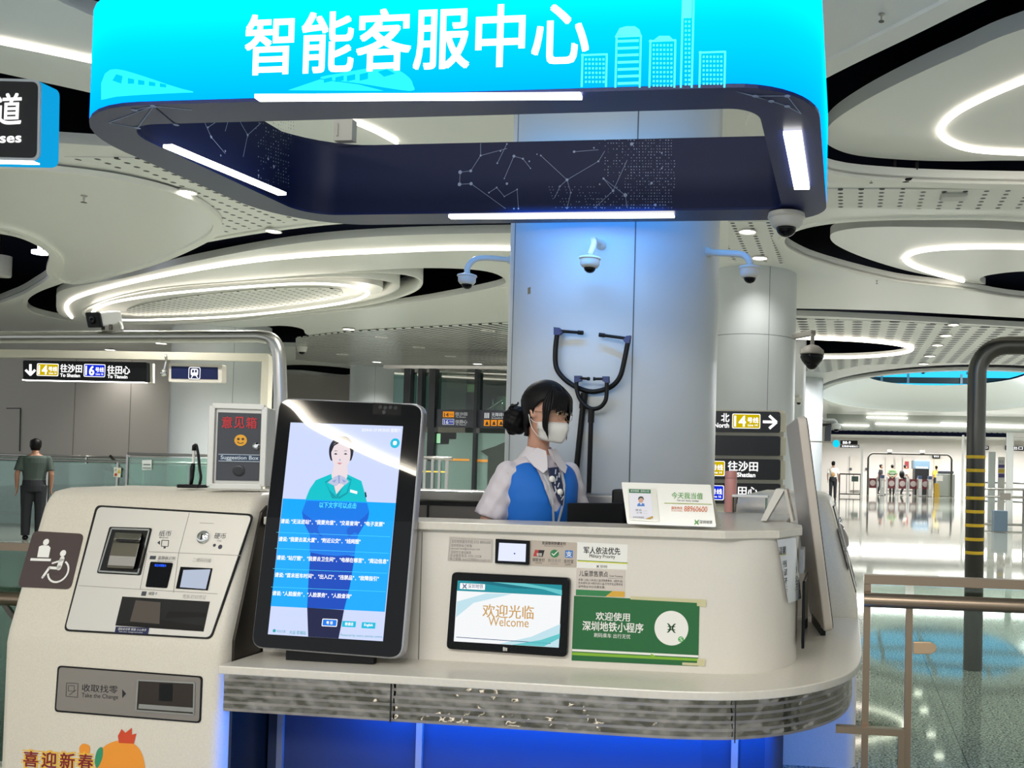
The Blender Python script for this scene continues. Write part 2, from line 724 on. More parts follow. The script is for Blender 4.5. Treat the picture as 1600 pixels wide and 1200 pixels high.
hole_e = C([(1060, 340), (930, 337), (800, 338), (600, 343), (450, 356), (300, 381), (200, 407), (100, 440), (58, 456), (43, 470), (52, 487), (110, 500), (180, 506), (280, 507), (400, 500), (500, 491), (580, 482), (640, 474), (690, 466), (775, 449), (900, 420), (1060, 385)])
hole_f = C([(380, 512), (440, 509), (472, 514), (480, 523), (515, 531), (522, 537), (490, 541), (440, 541), (380, 538)])
hole_g = C([(420, 574), (470, 570), (540, 575), (560, 582), (540, 590), (470, 583), (420, 582)])
sky_c = Vector((3.55, 33.5, CZ))
hole_k = [sky_c + Vector((4.5 * cos(2 * pi * i / 48), 9.0 * sin(2 * pi * i / 48), 0)) for i in range(48)]
hole_kk = [sky_c + Vector((4.75 * cos(2 * pi * i / 48), 10.1 * sin(2 * pi * i / 48), 0)) for i in range(48)]

mb = MB()
outer = [(-34, -10), (28, -10), (28, 58), (-34, 58)]
mb.sheet(outer, [hole_a, hole_b, hole_c, hole_s, hole_l, hole_t, hole_n, hole_e, hole_f, hole_g, hole_kk], CZ, 0.10)
structure(mb.build('ceiling', M['ceil'], smooth='auto'))
mb = MB()
sk2 = [sky_c + Vector((3.6 * cos(2 * pi * i / 48), 7.0 * sin(2 * pi * i / 48), 0)) for i in range(48)]
mb.sheet(outer, [[sky_c + (p - sky_c) * 0.66 for p in hole_k]], 5.06, 0.05)
structure(mb.build('ceiling_plenum', M['plenum']))

# perforated boards set into the ceiling
for nm, pix, m, holes in [
    ('left', [(100, 246), (330, 250), (480, 262), (600, 290), (560, 338), (500, 343), (450, 347), (352, 364), (338, 340), (300, 298), (200, 266)], 'perf', []),
    ('desk', [(1138, 347), (1222, 347), (1205, 372), (1225, 412), (1138, 407)], 'perf', []),
    ('sign', [(1288, 296), (1650, 296), (1650, 329), (1288, 325)], 'perf', []),
    ('gate', [(1236, 498), (1400, 503), (1700, 520), (1700, 573), (1500, 567), (1350, 570), (1290, 582), (1236, 578)], 'perf_fine', [hole_c]),
]:
    mb = MB()
    mb.sheet([on_z(x, y, CZ - 0.012) for x, y in pix], holes, CZ - 0.012, 0.01)
    structure(mb.build('ceiling_board_' + nm, M[m]))
mb = MB()
mb.sheet([on_z(x, y, CZ - 0.03) for x, y in [(462, 528), (540, 519), (640, 513), (900, 500), (900, 588), (700, 580), (560, 571), (462, 562)]], [], CZ - 0.03, 0.02)
structure(mb.build('ceiling_slat_field', M['slat']))


# ---- ceiling discs hung in the openings and their light lines
def ceiling_disc(label, pix, z, thick, matname='ceil', hole=None, rim=None):
    mb = MB()
    mb.sheet(C(pix, True, z), [C(hole, True, z)] if hole else [], z, thick)
    o = mb.build('ceiling_panel', M[matname], smooth='auto')
    structure(o)
    return o


def light_line(label, pix, z, r, closed=False, group=None, pts=None):
    mb = MB()
    p = pts or C(pix, closed, z)
    mb.tube(p, r, 8, closed, flat=0.6)
    return tag(mb.build('light_line', M['led']), label, 'ceiling light', group)


ceiling_disc('a', [(1287, 214), (1302, 190), (1350, 158), (1420, 122), (1500, 86), (1600, 45), (1900, -40), (2200, 120), (1900, 255), (1600, 251), (1500, 252), (1420, 250), (1340, 243), (1300, 230)], CZ + 0.16, 0.12)
light_line('light line bent like a hairpin on the big leaf panel beside the cyan sign', [(1900, 20), (1700, 88), (1600, 128), (1535, 156), (1490, 181), (1469, 206), (1482, 223), (1522, 236), (1600, 241), (1700, 243), (1900, 240)], CZ + 0.14, 0.02)
ceiling_disc('b', [(1297, 371), (1310, 361), (1360, 355), (1450, 355), (1600, 360), (1850, 385), (1950, 440), (1800, 470), (1600, 450), (1520, 442), (1430, 426), (1360, 406), (1312, 386)], CZ + 0.08, 0.1,
             hole=[(1531, 438), (1550, 429), (1620, 424), (1720, 435), (1760, 455), (1700, 468), (1600, 462), (1556, 451)])
light_line('thin curved light line on the pale leaf panel above the brown beam', [(1850, 412), (1700, 393), (1600, 388), (1500, 388), (1440, 393), (1414, 404), (1426, 416), (1460, 428), (1505, 440)], CZ + 0.06, 0.028)
light_line('light line edging the dark lens opening behind the dome camera', [(1225, 527), (1330, 531), (1395, 537), (1424, 545), (1400, 553), (1330, 558), (1225, 558)], CZ - 0.05, 0.06)

ceiling_disc('e', [(88, 467), (98, 453), (150, 442), (200, 433), (300, 409), (450, 382), (600, 369), (800, 364), (1000, 364), (1100, 390), (1000, 440), (800, 478), (640, 493), (450, 508), (300, 514), (180, 511), (100, 496)], CZ - 0.03, 0.10,
             hole=[(127, 487), (150, 474), (220, 458), (300, 446), (400, 436), (500, 428), (600, 421), (690, 419), (760, 424), (789, 437), (775, 448), (690, 465), (640, 473), (580, 481), (500, 490), (400, 499), (280, 506), (180, 506), (140, 500)])
light_line('long light line sweeping round the rim of the large oval ceiling feature', [(112, 497), (104, 486), (107, 474), (130, 462), (200, 443), (300, 423), (400, 408), (500, 399), (600, 394), (700, 390), (800, 390), (960, 393)], CZ - 0.05, 0.024)
ov = [(132, 487), (160, 472), (220, 460), (300, 450), (400, 442), (480, 438), (545, 439), (590, 446), (597, 455), (575, 468), (520, 478), (440, 489), (350, 498), (260, 502), (180, 503), (142, 498)]
ceiling_disc('e1', ov, CZ + 0.02, 0.2)
light_line('closed oval light line around the perforated ceiling oval', [(146, 487), (170, 474), (230, 463), (300, 455), (400, 447), (480, 443), (540, 446), (568, 453), (574, 460), (550, 470), (500, 479), (430, 488), (350, 495), (260, 499), (190, 500), (155, 495)], CZ - 0.1, 0.03, closed=True)
mb = MB()
mb.sheet(C([(200, 484), (260, 469), (330, 460), (420, 452), (500, 450), (535, 456), (520, 467), (450, 477), (370, 487), (280, 494), (215, 494)], True, CZ + 0.0), [], CZ + 0.0, 0.01)
structure(mb.build('ceiling_board_oval', M['perf']))
for loop, zz, dz in [([(128, 486), (220, 455), (400, 438), (540, 432), (610, 440), (624, 450), (600, 463), (540, 476), (450, 488), (300, 505), (170, 506)], CZ - 0.04, 0.3),
                     ([(124, 486), (220, 450), (400, 433), (560, 425), (640, 430), (661, 442), (640, 460), (570, 478), (450, 492), (300, 509), (160, 509)], CZ - 0.02, 0.3)]:
    P = C(loop, True, zz)
    mb = MB()
    k = len(P)
    a = [mb.bm.verts.new(p) for p in P]
    b = [mb.bm.verts.new(p + Vector((0, 0, dz))) for p in P]
    for i in range(k):
        mb.bm.faces.new([a[i], a[(i + 1) % k], b[(i + 1) % k], b[i]])
    o = structure(mb.build('ceiling_fin', M['ceil_rim'], smooth='auto'))
    s = o.modifiers.new('thick', 'SOLIDIFY')
    s.thickness = 0.05
# dropped smooth leaf and the disc over the passage sign
ceiling_disc('m', [(-120, 255), (0, 262), (100, 269), (200, 283), (280, 305), (322, 330), (333, 350), (316, 370), (250, 402), (180, 424), (110, 440), (85, 425), (90, 400), (75, 380), (40, 362), (0, 352), (-120, 343)], CZ - 0.05, 0.06)
light_line('long straight light line crossing the ceiling above the passage sign and behind the cyan sign', [(-150, 38), (0, 67), (80, 83), (150, 98), (280, 126), (410, 155), (470, 168), (530, 184), (580, 203), (620, 224)], CZ - 0.02, 0.017)

# raised white rims round the openings
def rim(loop, w, z, t_, name='ceiling_edge_rim'):
    k = len(loop)
    cx = sum((p.x for p in loop)) / k
    cy = sum((p.y for p in loop)) / k
    area = sum(loop[i - 1].x * loop[i].y - loop[i].x * loop[i - 1].y for i in range(k))
    sg = 1 if area > 0 else -1
    big = []
    for i, p in enumerate(loop):
        d = loop[(i + 1) % k] - loop[i - 1]
        d = Vector((d.x, d.y, 0)).normalized()
        big.append(p + Vector((d.y, -d.x, 0)) * w * sg)
    mb = MB()
    lo1, lo2 = [Vector((p.x, p.y, z)) for p in loop], [Vector((p.x, p.y, z)) for p in big]
    hi1, hi2 = [p + Vector((0, 0, t_)) for p in lo1], [p + Vector((0, 0, t_)) for p in lo2]
    mb.loft([lo1, lo2, hi2, hi1, lo1], cap=False)
    return structure(mb.build(name, M['ceil_rim'], smooth='auto'))


rim(hole_a, .16, CZ - .025, .05)
rim(hole_b, .07, CZ - .02, .05)
rim(hole_e, .07, CZ - .02, .05)
rim(hole_n, .12, CZ - .075, .06)
rim(C([(-120, 255), (0, 262), (100, 269), (200, 283), (280, 305), (322, 330), (333, 350), (316, 370), (250, 402), (180, 424), (110, 440), (85, 425), (90, 400), (75, 380), (40, 362), (0, 352), (-120, 343)], True, CZ - .05), .09, CZ - .08, .06)
rim(hole_k, .25, CZ - .05, .08)

# ---- skylight funnel at the far end
mb = MB()
rings = [hole_k, [p + (sky_c - p) * 0.04 + Vector((0, 0, 0.25)) for p in hole_k], [sky_c + Vector((2.9 * cos(2 * pi * i / 48), 4.6 * sin(2 * pi * i / 48), 0.80)) for i in range(48)]]
mb.loft(rings, cap=False)
o = structure(mb.build('ceiling_skylight_funnel', mat('funnel_white', 'eceeee', 0.5), smooth=True))
mb = MB()
mb.box(sky_c.x - 8, sky_c.x + 8, sky_c.y - 6.5, sky_c.y + 20, 6.0, 6.05)
structure(mb.build('window_1', glow('sky_blue_glass', '2fb4ea', 1.3)))
sk = thing('roof_truss', 'dark roof truss seen through the oval skylight', 'truss', (sky_c.x, sky_c.y, 5.45))
mb = MB()
mb.box(sky_c.x - 4, sky_c.x + 4, sky_c.y + 4.9, sky_c.y + 5.1, 5.12, 5.36)
mb.build('beam', M['steel_dark'], sk)
for xx in (-2.1, -1.0, 1.2):
    mb = MB()
    mb.box(sky_c.x + xx - .05, sky_c.x + xx + .05, sky_c.y + 4.8, sky_c.y + 4.88, 5.1, 5.5)
    mb.build('strut', M['steel'], sk)
for yy in (-3.2, -0.5, 2.2):
    mb = MB()
    mb.box(sky_c.x - 4, sky_c.x + 4, sky_c.y + yy - 0.08, sky_c.y + yy + 0.08, 5.45, 5.6)
    mb.build('beam', M['steel_dark'], sk)
for xx in (-2, -0.3, 1.6):
    mb = MB()
    mb.box(sky_c.x + xx - 0.06, sky_c.x + xx + 0.06, sky_c.y - 6, sky_c.y + 6, 5.62, 5.7)
    mb.build('purlin', M['steel_dark'], sk)

# ---- columns
def column(cx, cy, r, seams, ring_z=(), z1=CZ + 0.1):
    mb = MB()
    n = 72
    mb.loft([[(cx + r * cos(2 * pi * i / n), cy + r * sin(2 * pi * i / n), z) for i in range(n)] for z in (0, z1)])
    o = structure(mb.build('column_round', M['column'], smooth='auto'))
    mb = MB()
    for a in seams:
        c, s = cos(radians(a)), sin(radians(a))
        mb.obox((cx + r * c, cy + r * s, z1 / 2), (-s * 0.003, c * 0.003, 0), (c * 0.0015, s * 0.0015, 0), (0, 0, z1 / 2))
    for z in ring_z:
        mb.lathe((cx, cy, z), [(r - 0.01, -0.004), (r + 0.0015, -0.004), (r + 0.0015, 0.004), (r - 0.01, 0.004)], 64)
    if seams or ring_z:
        structure(mb.build('trim_column_joint', M['column_seam']))
    return o


COLX, COLY, COLR = -1.285, 4.83, 0.572
column(COLX, COLY, COLR, [-142, -66])
column(-1.36, 12.6, 0.63, [-62], [3.27])
column(-1.42, 19.6, 0.52, [])
column(-1.35, 27.6, 0.62, [])
column(-13.55, 18.0, 0.95, [-40], [])
column(-14.2, 25.6, 0.72, [-62], [2.7], z1=CZ)

# ---- walls and the lowered far ceiling
mb = MB()
mb.box(-1, 28, 46, 56, 3.30, 3.5)
structure(mb.build('ceiling_lower', M['slat']))
mb = MB()
mb.box(-1, 28, 45.9, 46, 3.38, CZ)
structure(mb.build('trim_bulkhead', mat('bulkhead_grey', '9a9e96', 0.4)))
mb = MB()
mb.box(-1, 28, 45.85, 45.9, 3.16, 3.36)
structure(mb.build('trim_bulkhead_edge', M['plenum']))

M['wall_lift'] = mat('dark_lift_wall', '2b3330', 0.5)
for nm, x0, x1, y0, y1, z1, m in [
    ('wall_left', -34, -17.3, 22.0, 22.2, CZ, 'wall'),
    ('wall_back', -4, 26, 56.0, 56.2, CZ, 'wall_far'),
    ('wall_middle', -20.5, -11.5, 28.2, 28.4, CZ, 'wall'),
]:
    mb = MB()
    mb.box(x0, x1, y0, y1, 0, z1)
    structure(mb.build(nm, M[m]))
mb = MB()
for px in (118, 205):
    p = on_y(px, 600, 22.0)
    mb.box(p.x - 0.003, p.x + 0.003, 21.99, 22.0, 0, CZ)
structure(mb.build('trim_wall_joint', M['midgrey']))
mb = MB()
for a, b2 in (((10, 638), (32, 638)), ((32, 638), (30.5, 705))):
    mb.bar(on_y(*a, 21.985), on_y(*b2, 21.985), .025, .01, up=(0, 1, 0))
structure(mb.build('door_6', M['darkgrey']))
mb = MB()
mb.box(-30, -13.6, 20.6, 20.7, 0, 1.05)
structure(mb.build('wall_parapet', mat('parapet_green', '41574e', 0.3)))
# ================================================================== service desk
LEDGE = 0.75
def desk_outline(inset, y_back):
    """plan of the desk front, inset from the ledge edge"""
    P = [(-2.19, 2.945), (-1.4, 2.936), (-0.95, 2.93), (-0.72, 2.927), (-0.52, 2.931), (-0.33, 2.965), (-0.17, 3.05), (-0.04, 3.19), (0.04, 3.36), (0.075, 3.6), (0.08, (3.6 + y_back) / 2), (0.08, y_back)]
    P = curve_pts([Vector((x, y)) for x, y in P], False, 6)
    out = []
    for i, p in enumerate(P):
        d = P[min(i + 1, len(P) - 1)] - P[max(i - 1, 0)]
        d.normalize()
        nrm = Vector((-d.y, d.x))
        q = p + nrm * inset
        out.append(Vector((q.x, q.y, 0)))
    out[0].x = -2.19
    out[0].y = out[1].y
    return out


desk = thing('service_desk', 'long cream service counter with a lower shelf, striped skirt and blue lit base', 'counter', (-1.1, 3.5, 0))
# lower recessed base
mb = MB()
P = [Vector((x, y, 0)) for x, y in [(-2.19, 3.24), (-0.50, 3.24), (-0.36, 3.275), (-0.28, 3.37), (-0.27, 3.6), (-0.27, 4.30), (-0.70, 4.30), (-0.70, 3.44), (-2.19, 3.44)]]
mb.prism(P, (0, 0, 0.72))
mb.build('base', mat('desk_base_white', '262f48', 0.7, spec=0.2), desk)
# its joints
for px in (440, 657, 1200):
    a = on_y(px, 1150, 3.24)
    mb = MB()
    if px == 1200:
        a = Vector((-0.38, 3.262, 0))
    mb.box(a.x - 0.012, a.x + 0.012, a.y - 0.012, a.y + 0.02, 0.0, 0.60)
    mb.build('base_joint', mat('base_joint_steel', '9aa0b0', 0.3, metal=0.7), desk)
# skirt with stripes
m = mat('striped_skirt', 'a6a39f', 0.05, metal=1.0)
nt = m.node_tree
g = nt.nodes.new('ShaderNodeNewGeometry')
sp = nt.nodes.new('ShaderNodeSeparateXYZ')
nt.links.new(g.outputs['Position'], sp.inputs[0])
fz = math_node(nt, 'FRACT', math_node(nt, 'MULTIPLY', math_node(nt, 'SUBTRACT', sp.outputs[2], 0.582), 1 / 0.0265))
st = math_node(nt, 'LESS_THAN', fz, 0.36)
b = nt.nodes['Principled BSDF']
mx = nt.nodes.new('ShaderNodeMix')
mx.inputs['A'].default_value = 0.07
mx.inputs['B'].default_value = 0.55
nt.links.new(st, mx.inputs['Factor'])
nt.links.new(mx.outputs[0], b.inputs['Roughness'])
mc = nt.nodes.new('ShaderNodeMix')
mc.data_type = 'RGBA'
mc.inputs['A'].default_value = lin('8f8b86')
mc.inputs['B'].default_value = lin('a09b96')
nt.links.new(st, mc.inputs['Factor'])
nt.links.new(mc.outputs['Result'], b.inputs['Base Color'])
nz = nt.nodes.new('ShaderNodeTexNoise')
nz.inputs['Scale'].default_value = 9
bp = nt.nodes.new('ShaderNodeBump')
bp.inputs['Strength'].default_value = 0.18
bp.inputs['Distance'].default_value = 0.1
nt.links.new(g.outputs['Position'], nz.inputs['Vector'])
nt.links.new(nz.outputs['Fac'], bp.inputs['Height'])
nt.links.new(bp.outputs['Normal'], b.inputs['Normal'])
mb = MB()
Po, Pi = desk_outline(0.035, 4.5), desk_outline(0.05, 4.5)
mb.prism(Po + Pi[::-1], (0, 0, 0.14))
for v in mb.bm.verts:
    v.co.z += 0.582
skirt = mb.build('skirt', m, desk)
for px in (613, 1150):
    mb = MB()
    a = on_y(px, 1100, 2.972)
    mb.box(a.x - 0.002, a.x + 0.002, 2.958, 2.963, 0.582, 0.72)
    mb.build('skirt_joint', M['ink'], desk)
# shelf
mb = MB()
P = desk_outline(0.0, 4.53)
mb.prism(P + [Vector((-0.3, 4.53, 0)), Vector((-0.70, 4.53, 0)), Vector((-0.70, 3.40, 0)), Vector((-2.19, 3.40, 0))], (0, 0, 0.03))
for v in mb.bm.verts:
    v.co.z += 0.72
mb.build('ledge', M['cream_edge'], desk, bevel=0.004)
# upper body
body = [(-2.19, 3.19), (-0.50, 3.19), (-0.36, 3.215), (-0.26, 3.275), (-0.205, 3.36), (-0.178, 3.48), (-0.19, 3.64), (-0.25, 3.78), (-0.27, 3.95), (-0.27, 4.42)]
Q = [Vector((-2.19, 3.19, 0))] + [Vector((p.x, p.y, 0)) for p in curve_pts([Vector(p) for p in body[1:]], False, 5)]
inner = [Vector((-0.66, 4.42, 0)), Vector((-0.66, 3.38, 0)), Vector((-2.19, 3.38, 0))]
mb = MB()
mb.prism(Q + inner, (0, 0, 0.484))
for v in mb.bm.verts:
    v.co.z += LEDGE
mb.build('front_panel', M['cream'], desk, smooth='auto')
# top slab
def grow(P, d):
    out = []
    for i, p in enumerate(P):
        t = P[min(i + 1, len(P) - 1)] - P[max(i - 1, 0)]
        t.normalize()
        out.append(p + Vector((t.y, -t.x, 0)) * d)
    return out


top = [Vector((-2.19, 3.165, 0)), Vector((-0.42, 3.165, 0)), Vector((-0.235, 3.27, 0)), Vector((-0.16, 3.45, 0)), Vector((-0.17, 3.62, 0)), Vector((-0.245, 3.80, 0)), Vector((-0.255, 4.42, 0))]
mb = MB()
mb.prism(top + [Vector((-0.68, 4.42, 0)), Vector((-0.68, 3.395, 0)), Vector((-2.19, 3.395, 0))], (0, 0, 0.03))
for v in mb.bm.verts:
    v.co.z += 1.234
mb.build('counter_top', M['cream_edge'], desk, bevel=0.004)
mb = MB()
p = on_y(657, 930, 3.19)
mb.box(p.x - 0.0015, p.x + 0.0015, 3.188, 3.19, LEDGE, 1.225)
mb.build('panel_joint', M['greyink'], desk)
# work surface behind the counter
mb = MB()
mb.box(-0.98, -0.66, 3.38, 3.86, 0.93, 0.96)
mb.build('work_surface', M['offwhite'], desk)
# blue light line under the shelf
mb = MB()
mb.tube(curve_pts([Vector((x, y, 0.695)) for x, y in [(-1.8, 3.15), (-0.55, 3.15), (-0.33, 3.19), (-0.18, 3.32), (-0.14, 3.5), (-0.13, 3.7)]], False, 5), 0.012, 6)
mb.build('light_strip', glow('blue_led_strip', '0074ff', 300.0), desk)

# steel cabinets behind the attendant
back = thing('steel_back_cabinet', 'low brushed steel cabinet row standing behind the attendant', 'cabinet', (-1.6, 4.1, 0))
mb = MB()
mb.box(-2.75, -0.72, 3.985, 4.13, 0, 1.28)
mb.build('body', mat('cabinet_steel', '86827f', 0.4, metal=0.55), back)
mb = MB()
mb.box(-2.75, -0.72, 3.97, 4.15, 1.295, 1.352)
mb.build('top_rail', M['steel'], back, bevel=0.012)
mb = MB()
for px in (668,):
    p = on_y(px, 800, 3.98)
    mb.box(p.x - 0.004, p.x + 0.004, 3.979, 3.985, 0.3, 1.28)
mb.box(-2.75, -0.72, 3.979, 3.985, 1.28, 1.295)
mb.build('joint', M['ink'], back)

CF = Face((0, 3.19, 0), (1, 0, 0), (0, 0, 1))       # front of the desk


def emblem(mb, f, px, py, s, off):
    """two facing arcs crossed by bars"""
    c = f(px, py, off)
    for sg in (-1, 1):
        pts = []
        for i in range(9):
            t = -1 + 2 * i / 8
            pts.append((sg * (0.12 + 0.30 * t * t), 0.5 * t))
        for i in range(8):
            a, b2 = pts[i], pts[i + 1]
            w = 0.1
            mb.face([c + f.u * (a[0] - w) * s + f.v * a[1] * s, c + f.u * (a[0] + w) * s + f.v * a[1] * s, c + f.u * (b2[0] + w) * s + f.v * b2[1] * s, c + f.u * (b2[0] - w) * s + f.v * b2[1] * s])
    for yy in (0.17, -0.17):
        mb.face([c + f.u * x * s + f.v * y * s for x, y in [(-0.42, yy - 0.05), (0.42, yy - 0.05), (0.42, yy + 0.05), (-0.42, yy + 0.05)]])


# ---- welcome monitor
t = thing('welcome_monitor', 'black framed monitor showing a golden Welcome greeting, set in the desk front', 'monitor', CF(793, 1020))
mb = MB()
mb.quad(CF, [(706, 894), (890, 903), (885, 1027), (697, 1014)], 0.022, 0.021, r=0.018)
mb.build('bezel', M['blackgloss'], t, bevel=0.003)
mb = MB()
cl = ['f2f4f6', '1f8f9c', '62c4c8', 'bfe0ea', 'ffffff', '2a4d7a', 'c89a52', '0e6f80']
mb.quad(CF, [(715, 907), (878, 914), (873, 1012), (709, 1002)], 0.0225).ink(0)
mb.quad(CF, [(715, 907), (878, 914), (877.5, 931), (714, 923)], 0.0228).ink(1)
mb.face(CF.pts([(770, 909.5), (820, 911.5), (878, 922), (878, 930), (850, 921)], 0.0231))
mb.ink(2)
mb.face(CF.pts([(730, 908), (770, 909.5), (850, 921), (800, 919)], 0.0231))
mb.ink(7)
mb.face(CF.pts([(714, 940), (760, 927), (800, 928), (740, 942), (712, 965)], 0.0228))
mb.face(CF.pts([(780, 1006), (830, 995), (875.5, 975), (873, 1012)], 0.0228))
mb.ink(3)
mb.face(CF.pts([(800, 1007.5), (845, 1000), (875, 990), (874.5, 997), (850, 1010)], 0.0231))
mb.ink(2)
mb.quad(CF, [(719, 911), (758, 913), (757.5, 922), (718.5, 920)], 0.0234, r=0.002).ink(4)
emblem(mb, CF, 726, 916, 0.019, 0.0237)
mb.text(CF, '深圳地铁', (731, 912.5, 755, 919.5), 0.0237, 0.01)
mb.ink(5)
mb.text(CF, '欢迎光临', (754, 945, 834, 966), 0.0234, 0.012)
mb.text(CF, 'Welcome', (763, 965, 826, 979), 0.0234, 0.006)
mb.ink(6)
mb.face(CF.pts([(713, 995), (860, 1005), (860, 1006), (713, 996)], 0.0231))
mb.ink(5)
mb.build('screen', [scr(c, 0.95) for c in cl], t)
mb = MB()
for k in (0, 1, 2):
    mb.rect(CF, 786 + k * 2.4, 1011 + k * 0.6, 787.5 + k * 2.4, 1017, 0.0226)
mb.build('logo_mark', M['offwhite'], t)

# ---- small customer screen
t = thing('payment_screen', 'small black framed screen with a blank lit display, above the welcome monitor', 'screen', CF(800, 882))
mb = MB()
mb.quad(CF, [(774, 842), (827, 845), (826, 883), (773, 880)], 0.012, 0.0115)
mb.build('bezel', M['blackgloss'], t, bevel=0.002)
mb = MB()
mb.quad(CF, [(780, 848), (822, 850), (821, 878), (778, 876)], 0.0125).ink(0)
mb.disc(CF, 804, 865, 0.003, 0.013).ink(1)
mb.build('display', [scr('dfe4fb', 1.0), scr('2b3c86', 1.0)], t)


# ---- stickers on the desk front
def sticker(label, pix, off, m, cat='sticker', thick=0.001, r=0.004):
    c = sum((CF(*p) for p in pix), Vector()) / len(pix)
    t = thing('sticker', label, cat, c)
    mb = MB()
    mb.quad(CF, pix, off, thick, r=r)
    mb.build('sheet', m, t)
    return t


t = sticker('grey notice with service hotline lines, left of the small blank screen'.replace('left of', 'beside'), [(702, 838), (771, 842), (770, 880), (699, 877)], 0.001, mat('notice_greige', 'c3bbb3', 0.45))
mb = MB()
q = CF.pts([(704, 840.5), (769, 844), (768, 878), (701, 875)], 0.0013)
for i in range(4):
    a, b2 = q[i], q[(i + 1) % 4]
    mb.bar(a, b2, 0.001, 0.0004, up=CF.n)
for s, bx in [('深圳地铁服务热线 0755 88960600', (705, 843.5, 767, 849.5)), ('深圳地铁电子邮箱:', (704.5, 850, 738, 855)), ('szmcservice@szmcsz.com', (704, 855.5, 750, 860)),
              ('深圳市交通运输局', (704, 860.5, 736, 865.5)), ('投诉服务电话: 0755-12328', (703.5, 866, 752, 871)), ('电子邮箱: jtyst2328@jtys.sz.gov.cn', (703, 871.5, 766, 877))]:
    mb.text(CF, s, bx, 0.0013)
mb.build('lettering', M['greyink'], t)

t = sticker('grey payment notice with three coloured pay marks, right beside the small blank screen'.replace('right beside', 'touching'), [(828, 844), (902, 848), (901, 887), (827, 884)], 0.001, mat('pay_greige', 'b6a99c', 0.45), r=0.006)
mb = MB()
mb.text(CF, '欢迎使用快捷支付', (847, 846.5, 884, 851.5), 0.0013, 0.015)
mb.text(CF, 'Welcome to use quick pay', (850, 852.5, 880, 854.5), 0.0013)
mb.text(CF, '银联支付', (832, 872, 851, 877.5), 0.0013, 0.01)
mb.text(CF, 'UnionPay', (836, 878.5, 847, 881), 0.0013)
mb.text(CF, '支付宝', (881, 874, 896, 880), 0.0013, 0.01)
mb.text(CF, 'ALIPAY', (883, 881, 893, 883.5), 0.0013)
mb.ink(0)
mb.text(CF, '微信支付', (856, 873, 876, 878.5), 0.0013)
mb.text(CF, 'WeChatPay', (860, 880, 872, 882.5), 0.0013)
mb.ink(4)
mb.quad(CF, [(836, 859), (842, 859.3), (839.5, 869.5), (833, 869)], 0.0014)
mb.ink(1)
mb.quad(CF, [(842, 859.3), (851, 859.7), (848, 870), (839.5, 869.5)], 0.0014)
mb.ink(0)
mb.text(CF, '银联', (838.5, 864, 847, 869), 0.0017, 0.01)
mb.ink(5)
mb.disc(CF, 866.5, 865, 0.0165, 0.0014, ry=0.0145).ink(2)
mb.face(CF.pts([(861.5, 865), (865, 868.5), (872, 861.5), (871, 860.8), (865, 866.5), (862.3, 864)], 0.0017))
mb.ink(5)
mb.rect(CF, 883, 860, 895, 871.5, 0.0014, r=0.003).ink(3)
mb.text(CF, '支', (884.5, 861.5, 893.5, 870), 0.0017, 0.02)
mb.ink(5)
mb.build('lettering', [M['ink'], ink('b03a35'), ink('2b7b4a'), ink('2f74c0'), M['greyink'], M['paper']], t)

t = sticker('white card reading Military Priority, above the ticket note', [(902, 847), (981, 851), (980, 890), (901, 887)], 0.001, M['paper'], r=0.001)
mb = MB()
mb.text(CF, '军人依法优先', (912, 855, 969, 866), 0.0013, 0.016)
mb.text(CF, 'Military Priority', (921, 866.5, 961, 873.5), 0.0013, 0.012)
emblem(mb, CF, 934, 885, 0.010, 0.0013)
mb.text(CF, '深圳地铁', (938, 883, 949, 887.5), 0.0013)
mb.ink(0)
mb.quad(CF, [(902, 875), (980.5, 879), (980.5, 880), (902, 876)], 0.0013).ink(1)
mb.quad(CF, [(902, 876), (980.5, 880), (980.5, 881.5), (902, 877.5)], 0.0013).ink(2)
mb.build('lettering', [M['ink'], ink('3c7a3a'), ink('d8d23c')], t)

t = sticker('beige child ticket note with green and yellow foot, directly above the green poster', [(901, 888), (977, 891.5), (976, 933), (899.5, 930)], 0.0012, mat('note_beige', 'c9bfb6', 0.5), r=0.001)
mb = MB()
mb.text(CF, '儿童票售票点', (905, 892, 950, 901), 0.0016, 0.01)
mb.text(CF, 'Child Ticketing', (952, 899, 973, 902.5), 0.0016)
mb.text(CF, '未满 1.2米(1.2米含)儿童须购票乘车 · 6周岁(含)', (903.5, 905, 973, 909.5), 0.0016)
mb.text(CF, '至未成年(含14周岁)的儿童可凭学生证等有效', (903.5, 910, 973, 914.5), 0.0016)
mb.text(CF, '证件购买半价优惠车票。', (903.5, 915, 946, 919), 0.0016)
mb.bar(CF(950, 903.3, 0.0016), CF(973.5, 904, 0.0016), 0.0006, 0.0003, up=CF.n)
mb.ink(0)
mb.face(CF.pts([(900, 921), (957, 923.5), (946, 932), (899.7, 930)], 0.0016))
mb.ink(1)
mb.face(CF.pts([(957, 923.5), (976.3, 924.3), (976, 933), (946, 932)], 0.0016))
mb.ink(2)
mb.build('lettering', [M['ink'], ink('2c7b46'), ink('d2a23a')], t)

